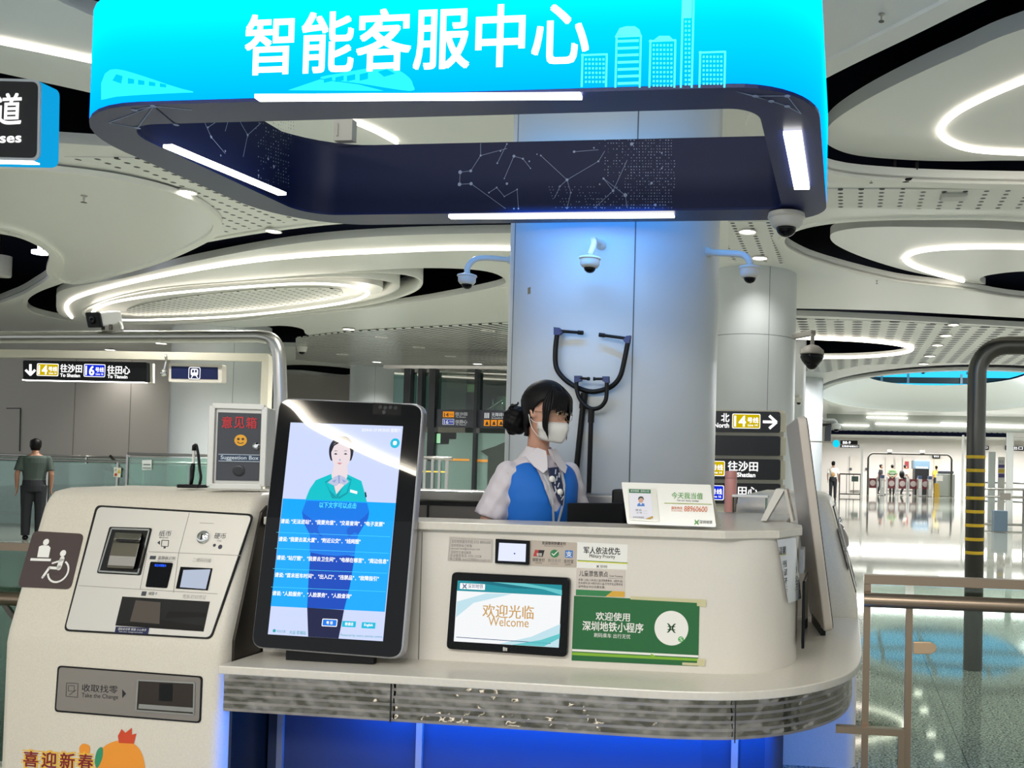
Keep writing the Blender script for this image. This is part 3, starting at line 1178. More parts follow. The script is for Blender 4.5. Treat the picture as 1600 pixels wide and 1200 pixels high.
t = thing('green_poster', 'green poster with white lettering and a white disc, taped to the desk front', 'poster', CF(993, 985))
mb = MB()
mb.quad(CF, [(897, 931), (1093, 940), (1091, 1041), (893, 1032)], 0.002, 0.0015)
mb.build('sheet', M['green'], t)
mb = MB()
mb.text(CF, '欢迎使用', (931, 957, 984, 970), 0.0024, 0.016)
mb.text(CF, '深圳地铁小程序', (910, 972, 1005, 987), 0.0024, 0.016)
mb.text(CF, '刷码乘车 出行无忧', (928, 990, 985, 997), 0.0024, 0.0)
mb.disc(CF, 1049, 981.5, 0.062, 0.0023, n=40)
mb.ink(0)
mb.quad(CF, [(894, 1014), (1091.3, 1024), (1091.3, 1027.5), (894, 1017.5)], 0.0024)
mb.ink(0)
mb.quad(CF, [(894, 1019), (1091.3, 1029), (1091.2, 1033), (893.7, 1023.5)], 0.0024)
mb.face(CF.pts([(1017, 1021), (1024, 1024.8), (1017, 1028)], 0.0026))
mb.ink(1)
emblem(mb, CF, 1049, 981.5, 0.033, 0.0026)
mb.ink(2)
mb.disc(CF, 1064, 999, 0.0105, 0.0026).ink(3)
mb.text(CF, 'S', (1061.5, 996, 1066.5, 1002), 0.003, 0.01)
mb.ink(0)
mb.build('lettering', [M['paper'], ink('7fae2c'), ink('124a27'), ink('3aa648')], t)
mt = mat('clear_tape', 'd9d2a8', 0.3, alpha=0.75)
for q in ([(985, 931.5), (1103, 937), (1103, 948), (1089, 947), (1089, 942), (985, 936.5)], [(1066, 1039), (1101, 1041), (1102, 1030), (1090, 1029), (1089, 1036), (1066, 1035)]):
    mb = MB()
    mb.prism(CF.pts(q, 0.0028), CF.n * 0.0002)
    mb.build('tape', mt, t)

# ---- clear pocket with a paper notice wrapped on the rounded end of the desk
def end_pt(px, py):
    """point on the rounded desk end along a sight line"""
    d = ray(px, py)
    best = None
    P = grow(Q, 0.010)
    for i in range(len(P) - 1):
        a, b2 = P[i], P[i + 1]
        e = b2 - a
        den = d.x * e.y - d.y * e.x
        if abs(den) < 1e-9:
            continue
        s = ((a.x - EYE.x) * e.y - (a.y - EYE.y) * e.x) / den
        w = ((a.x - EYE.x) * d.y - (a.y - EYE.y) * d.x) / den
        if -1e-6 <= w <= 1 + 1e-6 and s > 0 and (best is None or s < best):
            best = s
    return EYE + d * (best or 3.5)


t = thing('notice_pocket', 'clear pocket holding a printed paper notice on the rounded desk end', 'notice', end_pt(1235, 890))
mb = MB()
L = [(1214, 843), (1232, 943)]
Rr = [(1243, 840), (1252, 935)]
rows = []
for j in range(9):
    v = j / 8
    row = []
    for i in range(7):
        u = i / 6
        a = Vector((L[0][0] + (L[1][0] - L[0][0]) * v, L[0][1] + (L[1][1] - L[0][1]) * v))
        b2 = Vector((Rr[0][0] + (Rr[1][0] - Rr[0][0]) * v, Rr[0][1] + (Rr[1][1] - Rr[0][1]) * v))
        p = a.lerp(b2, u)
        row.append(end_pt(p.x, p.y) + Vector((0, -0.002, 0)))
    rows.append(row)
mb.loft(rows, cap=False, closed_ring=False)
o = mb.build('pocket', mat('pocket_paper', 'c9ccd0', 0.15, coat=1.0), t, smooth=True)
NF = Face(end_pt(1233, 890) + Vector((-0.012, -0.03, 0)), rows[4][6] - rows[4][0], rows[0][3] - rows[8][3])
mb = MB()
for s, bx in [('温馨提示', (1217, 853, 1240, 865)), ('残疾人', (1224, 874, 1244, 885)), ('请使用', (1225, 887, 1245, 898)), ('不便之处', (1226, 900, 1248, 911)), ('For your convenience', (1229, 913, 1247, 916)), ('please contact the staff', (1229, 917, 1248, 920)), ('Thank you for your', (1230, 921, 1248, 924))]:
    mb.text(NF, s, bx, 0.0, 0.01)
mb.ink(0)
mb.bar(NF(1219, 867), NF(1242, 864), 0.003, 0.0004, up=NF.n)
mb.ink(1)
mb.build('lettering', [M['ink'], ink('a9a83c')], t)
# ================================================================== ticket machine for wheelchair users
MX0, MX1 = -3.10, -2.205
prof = [(2.98, 0.0), (2.98, 0.785), (2.988, 0.83), (3.116, 1.28), (3.135, 1.322), (3.165, 1.345), (3.21, 1.353), (3.52, 1.3545), (3.60, 1.335), (3.62, 0.0)]
tm = thing('ticket_machine', 'cream speckled low ticket machine with sloping front and wheelchair sign', 'machine', ((MX0 + MX1) / 2, 3.3, 0))
mb = MB()
pr_ = [Vector((0, y, z)) for y, z in prof]
mid = Vector((0, 3.3, 0.7))
rings = []
for x, k in ((MX0, 0.055), (MX0 + 0.010, 0.028), (MX0 + 0.028, 0.008), (MX0 + 0.055, 0), (MX1 - 0.04, 0), (MX1 - 0.018, 0.006), (MX1 - 0.006, 0.018), (MX1, 0.038)):
    ring = []
    for p in pr_:
        q = p.copy()
        q.x = x
        if p.y < 3.15:
            q.y += k
        if p.z > 1.3:
            q.z -= k
        ring.append(q)
    rings.append(ring)
mb.loft(rings)
mb.build('shell', M['machine'], tm, smooth='auto')
mb = MB()
mb.prism([Vector((MX1 - 0.002, y, z)) for y, z in ((3.035, 0), (3.035, .82), (3.165, 1.28), (3.20, 1.305), (3.58, 1.31), (3.58, 0))], (0.012, 0, 0))
mb.build('side_panel', M['steel_dark'], tm)
TF = Face((MX1, 2.988, 0.83), (1, 0, 0), (0, 0.13, 0.46))     # sloping front
LF = Face((MX1, 2.98, 0), (1, 0, 0), (0, 0, 1))               # upright front
mb = MB()
mb.quad(TF, [(150, 789), (396, 803), (330, 999), (99, 986)], 0.004, 0.006, r=0.022)
mb.build('panel_gasket', M['black'], tm)
mb = MB()
mb.quad(TF, [(153, 792), (393, 806), (328, 996), (102, 983)], 0.006, 0.004, r=0.02)
fp = mb.build('front_plate', M['panelgrey'], tm)
mb = MB()
for a, b2 in [((296, 801), (279, 865)), ((279, 865), (271, 926)), ((232, 862), (378, 868)), ((230, 864), (219, 920)), ((123, 915), (340, 928))]:
    mb.bar(TF(*a, 0.0062), TF(*b2, 0.0062), 0.002, 0.0008, up=TF.n)
mb.bar(TF(312, 817, 0.0062), TF(334, 818, 0.0062), 0.002, 0.0008, up=TF.n)
mb.build('plate_joint', M['midgrey'], fp)
mb = MB()
for s, bx, bo in [('纸币', (248.5, 829, 267.5, 838), 0.004), ('Banknote', (249, 838.5, 263, 841), 0), ('硬币', (335, 833, 353, 842), 0.004), ('Coin', (339, 843.5, 346, 846), 0),
                  ('富静脉识别', (247, 869, 274, 875), 0), ('Face Vein Recognition', (246, 876, 271, 878.5), 0), ('储值卡', (232, 924.5, 246, 930), 0.0)]:
    mb.text(TF, s, bx, 0.0064, bo)
mb.quad(TF, [(250, 844.5), (250, 851.5), (245.5, 848)], 0.0064)
for q in ([(253, 844), (263.5, 844.5), (262.5, 854), (252, 853.5)],):
    for i in range(4):
        mb.bar(TF(*q[i], 0.0064), TF(*q[(i + 1) % 4], 0.0064), 0.0025, 0.0004, up=TF.n)
mb.rect(TF, 255.5, 853.5, 259, 857, 0.0064)
mb.disc(TF, 344, 854.5, 0.0085, 0.0064)
mb.disc(TF, 335, 852, 0.006, 0.0064)
mb.rect(TF, 234, 868.5, 243.5, 874, 0.0064)
mb.rect(TF, 221, 924, 228.5, 931, 0.0064)
mb.ink(0)
mb.text(TF, '二维码扫描', (301, 872, 330, 878.5), 0.0064)
mb.text(TF, '凭条/打印凭证', (285, 929.5, 322, 936), 0.0064)
mb.ink(1)
mb.build('lettering', [M['darkgrey'], M['midgrey']], fp)
# banknote slot
mb = MB()
mb.quad(TF, [(171, 823), (237, 825), (219, 899), (151, 895.5)], 0.009, 0.004, r=0.008)
bz = mb.build('banknote_slot', M['black'], tm)
mb = MB()
for q, m_ in ((((175, 826), (233.5, 828), (216, 896), (155, 892.5)), 0),):
    P = TF.pts(q, 0.0095)
    for i in range(4):
        mb.bar(P[i], P[(i + 1) % 4], 0.006, 0.004, up=TF.n)
mb.build('frame', M['chrome'], bz)
mb = MB()
prof2 = [(831, 0.012), (838, 0.024), (842, 0.026), (845, 0.018), (847, 0.026), (868, 0.034), (884, 0.028), (889, 0.010)]
rings = []
for y, h in prof2:
    sl = (y - 831) * -0.235
    rings.append([TF(180 + sl, y, 0.006), TF(180 + sl, y, h), TF(222 + sl, y + 2, h), TF(222 + sl, y + 2, 0.006)])
mb.loft(rings)
mb.build('cover', mat('slot_cover_steel', '9b958c', 0.22, metal=1.0), bz, bevel=0.003)
mb = MB()
mb.quad(TF, [(182, 841.5), (214, 843), (213, 847.5), (181, 846)], 0.0285)
mb.build('slot_mouth', M['black'], bz)
# coin slot
c = TF(318, 839.5, 0.006)
cs = MB()
cs.lathe(c, [(0.024, 0), (0.024, 0.006), (0.020, 0.010), (0.012, 0.011), (0.0, 0.011)], 28, TF.n)
cs = cs.build('coin_slot', M['chrome'], tm, smooth='auto')
mb = MB()
mb.obox(c + TF.n * 0.0115, TF.u * 0.0025, TF.v * 0.011, TF.n * 0.001)
mb.build('slit', M['black'], cs)
# face reader
mb = MB()
mb.quad(TF, [(235, 877.5), (270, 879.5), (260.5, 919), (227, 917)], 0.0085, 0.003, r=0.006)
fr_ = mb.build('face_reader', M['blackgloss'], tm)
mb = MB()
mb.text(TF, '请正对摄像头', (241.5, 881.5, 260, 885.5), 0.0088, 0.01)
mb.build('lettering', scr('1f58ff', 2.2), fr_)
# code scanner
mb = MB()
mb.quad(TF, [(282, 885.5), (331.5, 888), (324, 922.5), (274.5, 919.5)], 0.0085, 0.003)
cs = mb.build('code_scanner', M['blackgloss'], tm)
mb = MB()
mb.quad(TF, [(286.5, 890.5), (329, 889.5), (321.5, 920.5), (281, 917.5)], 0.0088)
mb.build('window', scr('c9d4ea', 0.75), cs)
# output tray: open box set in the front
P = TF.pts([(191, 932), (328, 940), (318, 987), (180, 977.5)], 0.0066)
mb = MB()
D = -TF.n * 0.0
mb.prism([p - TF.n * 0.001 for p in P], TF.n * 0.0008)
tr = mb.build('output_tray', M['black'], tm)
mb = MB()
mb.quad(TF, [(212, 938), (251, 941), (249, 975), (203, 971)], 0.0072)
mb.ink(0)
mb.face(TF.pts([(182, 975), (250, 968), (317, 978), (318, 985.5), (300, 985), (182, 977)], 0.0070))
mb.face(TF.pts([(262, 955), (322, 957), (320, 964), (258, 966)], 0.0070))
mb.ink(1)
mb.build('tray_floor', [mat('tray_steel', '453d35', 0.6), mat('tray_dark', '0d0b0a', 0.5, spec=0.2)], tr)
mb = MB()
mb.quad(TF, [(181, 979), (233, 981), (231, 991), (179, 988.5)], 0.0076, 0.0008)
tag_ = mb.build('caution_label', M['navy'], tm)
mb = MB()
mb.text(TF, '请取走找零 票据 小心夹手', (184, 981.5, 229, 985.5), 0.008)
mb.text(TF, 'Take your change and ticket', (185, 986.5, 223, 989), 0.008)
mb.build('lettering', M['offwhite'], tag_)
# wheelchair sign
mb = MB()
mb.quad(TF, [(52, 829.5), (131, 834), (110, 921), (27, 917)], 0.002, 0.0012, r=0.022)
sg = mb.build('access_sign', M['brown'], tm)
mb = MB()
SK = -0.24


def wp(x, y, off=0.0024):
    return TF(x, y, off)


def stroke(mb, pts, w, n=10, off=0.0026):
    """broad stroke with round ends on the sloping front"""
    for i in range(len(pts) - 1):
        a, b2 = wp(*pts[i], off), wp(*pts[i + 1], off)
        d = (b2 - a).normalized()
        s = d.cross(TF.n) * w / 2
        mb.face([a - s, b2 - s, b2 + s, a + s])
    for p in pts:
        c = wp(*p, off)
        mb.face([c + TF.u * w / 2 * cos(2 * pi * k / n) + TF.v * w / 2 * sin(2 * pi * k / n) for k in range(n)])


mb.disc(TF, 72, 847, 0.0125, 0.0026)
mb.face([wp(*p, 0.0026) for p in [(61, 854), (66, 852), (76, 852.5), (79, 856), (76, 871), (58, 870.5)]])
mb.face([wp(*p, 0.0026) for p in [(48, 872), (80, 873), (79, 877), (47, 876)]])
mb.disc(TF, 98.5, 864.5, 0.0125, 0.0026)
stroke(mb, [(97, 873), (92, 887)], 0.020)
stroke(mb, [(95, 876), (82, 880)], 0.007)
stroke(mb, [(92, 888), (77, 887), (66.5, 902)], 0.010)
c = wp(91, 892.5, 0.0028)
arc = [(c + TF.u * 0.041 * cos(a) + TF.v * 0.041 * sin(a)) for a in [radians(x) for x in range(-165, 75, 12)]]
for i in range(len(arc) - 1):
    mb.bar(arc[i], arc[i + 1], 0.007, 0.0004, up=TF.n)
mb.build('pictogram', M['paper'], sg)
# change tray
mb = MB()
mb.quad(LF, [(90, 1040), (316, 1057), (313, 1130), (85, 1112)], 0.004, 0.004, r=0.014)
ch = mb.build('change_plate', M['black'], tm)
mb = MB()
mb.quad(LF, [(92.5, 1042.5), (313.5, 1059), (311, 1127.5), (87.5, 1109.5)], 0.005, 0.003, r=0.012)
mb.build('plate', mat('change_plate_grey', '8a837c', 0.4, metal=0.3), ch)
mb = MB()
P = LF.pts([(216, 1062.5), (304, 1067), (303, 1116.5), (213, 1110)], 0.0055)
for i in range(4):
    mb.bar(P[i], P[(i + 1) % 4], 0.006, 0.004, up=LF.n)
mb.build('recess_frame', M['steel'], ch)
mb = MB()
mb.quad(LF, [(217, 1063.5), (303, 1068), (302, 1115.5), (214.5, 1109.5)], 0.0054).ink(0)
mb.quad(LF, [(249, 1068), (270, 1069), (269, 1096), (248, 1095)], 0.0058).ink(1)
mb.quad(LF, [(217, 1100), (302.5, 1106), (302, 1113), (216, 1107)], 0.0058).ink(2)
mb.build('recess', [mat('recess_brown', '3a322c', 0.25, metal=0.5), M['black'], M['steel']], ch)
mb = MB()
mb.text(LF, '收取找零', (128, 1070, 184, 1082), 0.0054, 0.006)
mb.text(LF, 'Take the Change', (127.5, 1084, 184.5, 1093), 0.0054, 0.0)
mb.face(LF.pts([(191, 1077), (197, 1084), (191, 1091)], 0.0054))
P = LF.pts([(104, 1067), (122, 1068), (121, 1089.5), (103, 1088)], 0.0054)
for i in range(4):
    mb.bar(P[i], P[(i + 1) % 4], 0.0016, 0.0004, up=LF.n)
P = LF.pts([(107, 1071), (116, 1071.5), (116, 1080), (106.5, 1079.5)], 0.0054)
for i in range(4):
    mb.bar(P[i], P[(i + 1) % 4], 0.0014, 0.0004, up=LF.n)
mb.bar(LF(108, 1086, 0.0054), LF(119, 1078, 0.0054), 0.0016, 0.0004, up=LF.n)
mb.build('lettering', M['ink'], ch)
# festive sticker: outlined characters and a plain flame-topped orange patch
t = thing('festive_sticker', 'new year sticker with dark red characters on a yellow outline, low on the machine', 'sticker', LF(140, 1195))
mb = MB()
for i in range(4):
    mb.text(LF, '喜迎新春'[i], (35 + i * 28.5, 1172 + i * 1.5, 61 + i * 28.5, 1200 + i * 1.5), 0.0008, 0.07)
mb.build('outline', ink('e6b53a'), t)
mb = MB()
for i in range(4):
    mb.text(LF, '喜迎新春'[i], (37 + i * 28.5, 1174 + i * 1.5, 59.5 + i * 28.5, 1198 + i * 1.5), 0.0014, 0.02)
mb.build('lettering', ink('7a1420'), t)
mb = MB()
mb.face(curve_pts(LF.pts([(150, 1205), (158, 1172), (180, 1158), (205, 1160), (222, 1178), (224, 1212), (190, 1225)], 0.001), True, 5))
mb.ink(0)
mb.face(LF.pts([(186, 1161), (184, 1150), (190, 1139), (196, 1145), (206, 1137), (206, 1148), (213, 1146), (209, 1162)], 0.0014))
mb.ink(1)
mb.face(curve_pts(LF.pts([(148, 1190), (152, 1172), (160, 1168), (160, 1184), (152, 1200)], 0.0014), True, 4))
mb.ink(2)
mb.face(curve_pts(LF.pts([(124, 1168), (130, 1162), (140, 1166), (138, 1180), (126, 1180)], 0.0012), True, 4))
mb.ink(0)
mb.build('patch', [ink('e8922a'), ink('c9431f'), ink('2f8a63')], t)
# ================================================================== hanging LED ring sign over the desk
def ring_loop(x0, x1, y0, y1, r, z, n=10):
    out = []
    k_ = r
    for cx, cy, a0, r in ((x1 - k_ * .62, y0 + k_ * .62, -90, k_ * .62), (x1 - k_ * .5, y1 - k_ * .5, 0, k_ * .5), (x0 + k_, y1 - k_, 90, k_), (x0 + k_, y0 + k_, 180, k_)):
        for i in range(n + 1):
            a = radians(a0 + 90 * i / n)
            out.append(Vector((cx + r * cos(a), cy + r * sin(a), z)))
    return out


RB, RT = 2.655, 3.035
RX0, RX1, RY0, RY1 = -2.755, -0.105, 2.665, 4.135
ring = thing('led_ring_sign', 'huge hanging rounded ring sign with glowing cyan display and white Chinese title', 'sign', ((RX0 + RX1) / 2, (RY0 + RY1) / 2, RB))
# glowing outer band
m = bpy.data.materials.new('cyan_display')
m.use_nodes = True
nt = m.node_tree
nt.nodes.clear()
g = nt.nodes.new('ShaderNodeNewGeometry')
sp = nt.nodes.new('ShaderNodeSeparateXYZ')
nt.links.new(g.outputs['Position'], sp.inputs[0])
f = math_node(nt, 'DIVIDE', math_node(nt, 'SUBTRACT', sp.outputs[2], RB), RT - RB)
rp = nt.nodes.new('ShaderNodeValToRGB')
rp.color_ramp.elements[0].color = (0.0, 0.18, 0.85, 1)
rp.color_ramp.elements[1].color = (0.0, 0.42, 0.9, 1)
e2 = rp.color_ramp.elements.new(0.5)
e2.color = (0.0, 0.26, 0.85, 1)
nt.links.new(f, rp.inputs['Fac'])
em = nt.nodes.new('ShaderNodeEmission')
em.inputs[1].default_value = 2.3
nt.links.new(rp.outputs[0], em.inputs[0])
out_ = nt.nodes.new('ShaderNodeOutputMaterial')
nt.links.new(em.outputs[0], out_.inputs[0])
M['cyan'] = m
O0, O1 = ring_loop(RX0, RX1, RY0, RY1, 0.42, RB), ring_loop(RX0, RX1, RY0, RY1, 0.42, RT)
I0, I1 = ring_loop(RX0 + 0.185, RX1 - 0.195, RY0 + 0.16, RY1 - 0.175, 0.16, RB), ring_loop(RX0 + 0.185, RX1 - 0.195, RY0 + 0.16, RY1 - 0.175, 0.16, 2.965)
mb = MB()
mb.loft([O0, O1], cap=False)
mb.build('display', m, ring, smooth='auto')
mb = MB()
K0, K1 = [ring_loop(RX0 + .012, RX1 - .012, RY0 + .012, RY1 - .012, 0.41, z) for z in (RB + .002, RT)]
mb.loft([K0, K1], cap=False)
mb.build('display_back', M['navy'], ring, smooth='auto')
mb = MB()
k = len(O0)
under = MB()
under.sheet(O0, [I0], RB - 0.012, 0.011)
under.build('underside', mat('ring_underside', '16255c', 0.35, spec=0.3), ring)
mb = MB()
mb.loft([I0, I1], cap=False)
J0 = [p + (p - Vector(((RX0 + RX1) / 2, (RY0 + RY1) / 2, p.z))).normalized() * 0.012 for p in I0]
J1 = [p + Vector((0, 0, 0.31)) for p in J0]
mb.loft([J0, J1], cap=False)
inn = mb.build('inner_panel', M['navy'], ring, smooth='auto')
mb = MB()
mb.sheet(ring_loop(RX0 + 0.02, RX1 - 0.02, RY0 + 0.02, RY1 - 0.02, 0.40, 0), [J0], 2.965, 0.01)
mb.build('top_plate', M['navy'], ring)
# white light bars on the underside
zb = RB - 0.020
for a, b2, w in [(on_z(402, 153, zb), on_z(908, 150, zb), 0.03), (on_z(262, 228, zb), on_z(441, 303, zb), 0.04),
                 (on_z(703, 339, zb), on_z(1053, 337, zb), 0.035), (on_z(1238, 207, zb), on_z(1253, 294, zb), 0.062)]:
    mb = MB()
    mb.bar(a, b2, w, 0.012)
    mb.build('light_bar', M['led_soft'], ring)
# title, towers and trains on the front
RF = Face((0, RY0, 0), (1, 0, 0), (0, 0, 1))
mb = MB()
mb.text(RF, '智能客服中心', (378, 13, 912, 108), 0.003, 0.0155)
mb.build('title_lettering', glow('title_white', 'ffffff', 1.6), ring)
lt = glow('pale_cyan_picture', '55f3ff', 1.25)
mb = MB()


def tower(x0, x1, y0, y1, step=True, dome=False):
    mb.rect(RF, x0, y0, x0 + 3, y1, 0.002)
    mb.rect(RF, x1 - 3, y0, x1, y1, 0.002)
    mb.rect(RF, x0, y0, x1, y0 + 3, 0.002)
    y = y0 + 7
    while y < y1 - 3:
        if step:
            x = x0 + 6
            while x < x1 - 7:
                mb.rect(RF, x, y, x + 3, y + 3.4, 0.002)
                x += 5.5
            y += 7
        else:
            mb.rect(RF, x0 + 4, y, x1 - 4, y + 4, 0.002)
            y += 11


tower(908, 949, 84, 136)
tower(961, 1002, 55, 137, step=False)
mb.face(RF.pts([(962, 55), (968, 44), (978, 41), (992, 41), (999, 46), (1002, 55)], 0.002))
tower(1014, 1056, 62, 137)
mb.face(RF.pts([(1022, 62), (1030, 56), (1046, 56), (1052, 62)], 0.002))
tower(1064, 1084, -10, 137)
mb.rect(RF, 1067, -10, 1081, 28, 0.0022)
tower(1092, 1134, 80, 137)
mb.build('skyline_picture', lt, ring)
mb = MB()
for q in ([(640, 142), (560, 130), (500, 122), (540, 113), (590, 105), (618, 108), (638, 120), (645, 132)],):
    P = curve_pts(RF.pts(q, 0.002), True, 4)
    mb.face(P)
mb.face(RF.pts([(450, 141), (500, 124), (560, 132), (600, 142)], 0.002))
mb.ink(0)
for x in (506, 524, 542, 562):
    mb.face(RF.pts([(x, 124 - (x - 500) * 0.13), (x + 13, 121 - (x - 500) * 0.13), (x + 13, 127 - (x - 500) * 0.06), (x, 130 - (x - 500) * 0.06)], 0.0026))
mb.face(RF.pts([(590, 112), (604, 108), (618, 115), (600, 120)], 0.0026))
mb.ink(1)
mb.build('train_picture', [glow('train_light', '28dcff', 1.2), glow('train_window', '00b4f2', 1.1)], ring)
# second train, wrapping the rounded corner
mb = MB()


def wrap(px, py, off=0.003):
    d = ray(px, py)
    best = None
    for i in range(k):
        a, b3 = O0[i], O0[(i + 1) % k]
        e = b3 - a
        den = d.x * e.y - d.y * e.x
        if abs(den) < 1e-9:
            continue
        s = ((a.x - EYE.x) * e.y - (a.y - EYE.y) * e.x) / den
        w_ = ((a.x - EYE.x) * d.y - (a.y - EYE.y) * d.x) / den
        if -1e-6 <= w_ <= 1 + 1e-6 and s > 0 and (best is None or s < best):
            best = s
    return EYE + d * ((best or 2.9) - 0.004)


xs = [158, 164, 172, 182, 194, 208, 224, 242, 262, 285, 302]
topy = [130, 115, 109, 108, 110, 114, 119, 125, 132, 139, 143]
boty = [156, 155, 153, 151, 150, 149, 148, 147, 146, 145, 144.5]
mb.loft([[wrap(x, a), wrap(x, (a + b3) / 2), wrap(x, b3)] for x, a, b3 in zip(xs, topy, boty)], cap=False, closed_ring=False)
mb.ink(0)
for x in (200, 216, 233, 250):
    mb.face([wrap(x, 122 + (x - 200) * 0.16), wrap(x + 10, 124 + (x - 200) * 0.16), wrap(x + 10, 131 + (x - 200) * 0.12), wrap(x, 131 + (x - 200) * 0.10)])
    for v in mb.bm.verts[-4:]:
        v.co -= Vector((0, 0.001, 0))
mb.face([wrap(176, 126), wrap(182, 116), wrap(192, 119), wrap(190, 131)])
for v in mb.bm.verts[-4:]:
    v.co -= Vector((0, 0.001, 0))
mb.ink(1)
mb.build('train_picture', [glow('train_light_b', '28dcff', 1.2), glow('train_window_b', '00b4f2', 1.1)], ring)
# drawn constellation and dotted globe on the inner panels
star = mat('pale_print', '9fb0d6', 0.6)
IF_ = Face((0, RY1 - 0.175, 0), (1, 0, 0), (0, 0, 1))


def constellation(fc, nodes, links, dots, part_of):
    mb = MB()
    for x, y, r in nodes:
        mb.disc(fc, x, y, r, 0.0015, n=10)
    for (x0, y0), (x1, y1) in links:
        mb.bar(fc(x0, y0, 0.0012), fc(x1, y1, 0.0012), 0.0018, 0.0004, up=fc.n)
    for x, y, r in dots:
        c = fc(x, y, 0.0013)
        mb.face([c - fc.u * r - fc.v * r, c + fc.u * r - fc.v * r, c + fc.u * r + fc.v * r, c - fc.u * r + fc.v * r])
    return mb.build('star_pattern', star, part_of)


N = [(751, 243, .005), (719, 269, .009), (735.5, 267, .007), (718, 288, .009), (736, 287, .008), (792, 225, .004), (782, 236, .004), (777, 255, .004), (803, 244, .007), (817, 248, .005), (827, 252, .004), (829, 263, .003),
     (839, 241, .003), (845, 243, .004), (788, 279, .003), (792, 287, .006), (776, 293, .004), (764, 301, .004), (788, 307, .003), (808, 296, .004), (810, 326, .004), (803, 326, .004), (886, 281, .007), (897, 237, .006), (875, 291, .004),
     (892, 301, .004), (886, 325, .004), (935, 252, .005), (943, 279, .005), (937, 288, .004), (958, 298, .006), (977, 305, .009), (987, 225, .008), (928, 231, .004), (1018, 286, .006), (1034, 263, .004), (1034, 239, .004), (1024, 320, .006)]
LK = [((719, 269), (735.5, 267)), ((719, 269), (718, 288)), ((718, 288), (736, 287)), ((735.5, 267), (751, 243)), ((751, 243), (792, 232)), ((736, 287), (790, 326)), ((792, 225), (777, 255)), ((803, 244), (788, 279)), ((803, 244), (817, 248)),
      ((817, 248), (829, 263)), ((845, 243), (886, 281)), ((886, 281), (935, 252)), ((886, 281), (875, 291)), ((886, 281), (892, 301)), ((892, 301), (886, 325)), ((875, 291), (866, 310)), ((764, 301), (776, 293)), ((776, 293), (788, 307)),
      ((788, 307), (808, 296)), ((808, 296), (810, 326)), ((943, 279), (958, 298)), ((958, 298), (930, 324)), ((943, 279), (977, 305)), ((897, 237), (935, 234)), ((977, 305), (980, 325)), ((945, 236), (935, 252)), ((958, 298), (980, 250)), ((751, 243), (751, 224))]
random.seed(3)
DT = []
for i in range(34):
    for j in range(24):
        x, y = 905 + i * 4.5, 219 + j * 4.6
        if y > 325 or x > 1056 - abs(y - 272) * 0.1:
            continue
        p_ = min(1, (x - 895) / 110) * (1.0 if y < 262 or x > 985 or y > 300 else 0.55)
        if x < 930 + abs(y - 225) * 0.35 and y < 290:
            continue
        if random.random() < p_ * 0.75:
            DT.append((x + random.uniform(-.7, .7), y, random.choice((.0012, .0018, .0022))))
for i in range(16):
    for j in range(8):
        if random.random() < 0.45:
            DT.append((858 + i * 5 + j * 1.5, 292 + j * 4.6, .0016))
constellation(IF_, N, LK, DT, inn)
LFc = Face((RX0 + 0.185, 0, 0), (0, 1, 0), (0, 0, 1))


def lf_(x, y):
    return x, y


N2 = [(299, 170, .006), (311, 172, .007), (340, 189, .006), (325, 199, .004), (360, 176, .004), (330, 214, .006), (387, 211, .006), (405, 192, .003), (345, 243, .004), (352, 236, .004), (419, 248, .006), (428, 260, .007), (404, 274, .005)]
L2 = [((311, 172), (330, 214)), ((330, 214), (352, 240)), ((340, 189), (325, 199)), ((387, 211), (375, 190)), ((387, 211), (380, 245)), ((360, 176), (352, 205)), ((387, 211), (408, 192))]
D2 = []
for i in range(16):
    for j in range(22):
        x, y = 400 + i * 3.9, 168 + i * 1.2 + j * 5.4
        if x < 462 and y < 292 and random.random() < 0.22 + i * 0.045:
            D2.append((x, y, random.choice((.0014, .002, .0026))))
constellation(LFc, N2, L2, D2, inn)
# thin drawn lines on the underside corners
ZU = RB - 0.0135
for P_ in ([(1180, 150), (1150, 143), (1205, 158), (1180, 150), (1230, 166), (1252, 178), (1230, 150), (1180, 150)], [(210, 172), (240, 166), (275, 195), (240, 166), (215, 200), (170, 192), (240, 166), (300, 172)]):
    mb = MB()
    Q_ = [on_z(x, y, ZU) for x, y in P_]
    for a, b2 in zip(Q_, Q_[1:]):
        mb.bar(a, b2, .003, .001)
    for q_ in Q_[::2]:
        mb.lathe(q_, [(.010, -.001), (.010, .0), (0, .0)], 8)
    mb.build('corner_pattern', star, ring)
# bracket on the ring, with its rod
mb = MB()
p = on_y(540, 195, RY1 - 0.21)
mb.box(p.x - 0.045, p.x + 0.045, p.y - 0.02, p.y + 0.02, 2.98, 3.08)
mb.box(p.x - 0.03, p.x - 0.022, p.y - 0.03, p.y - 0.02, 3.0, 3.06)
mb.tube([(p.x, p.y, 3.05), (p.x, p.y, CZ)], 0.014, 10)
mb.build('bracket', M['offwhite'], ring)
for px, yy in ((-2.45, 3.0), (-0.35, 3.0), (-0.35, 4.0)):
    mb = MB()
    mb.tube([(px, yy, 2.98), (px, yy, CZ)], 0.012, 10)
    mb.build('hanger_rod', M['offwhite'], ring)


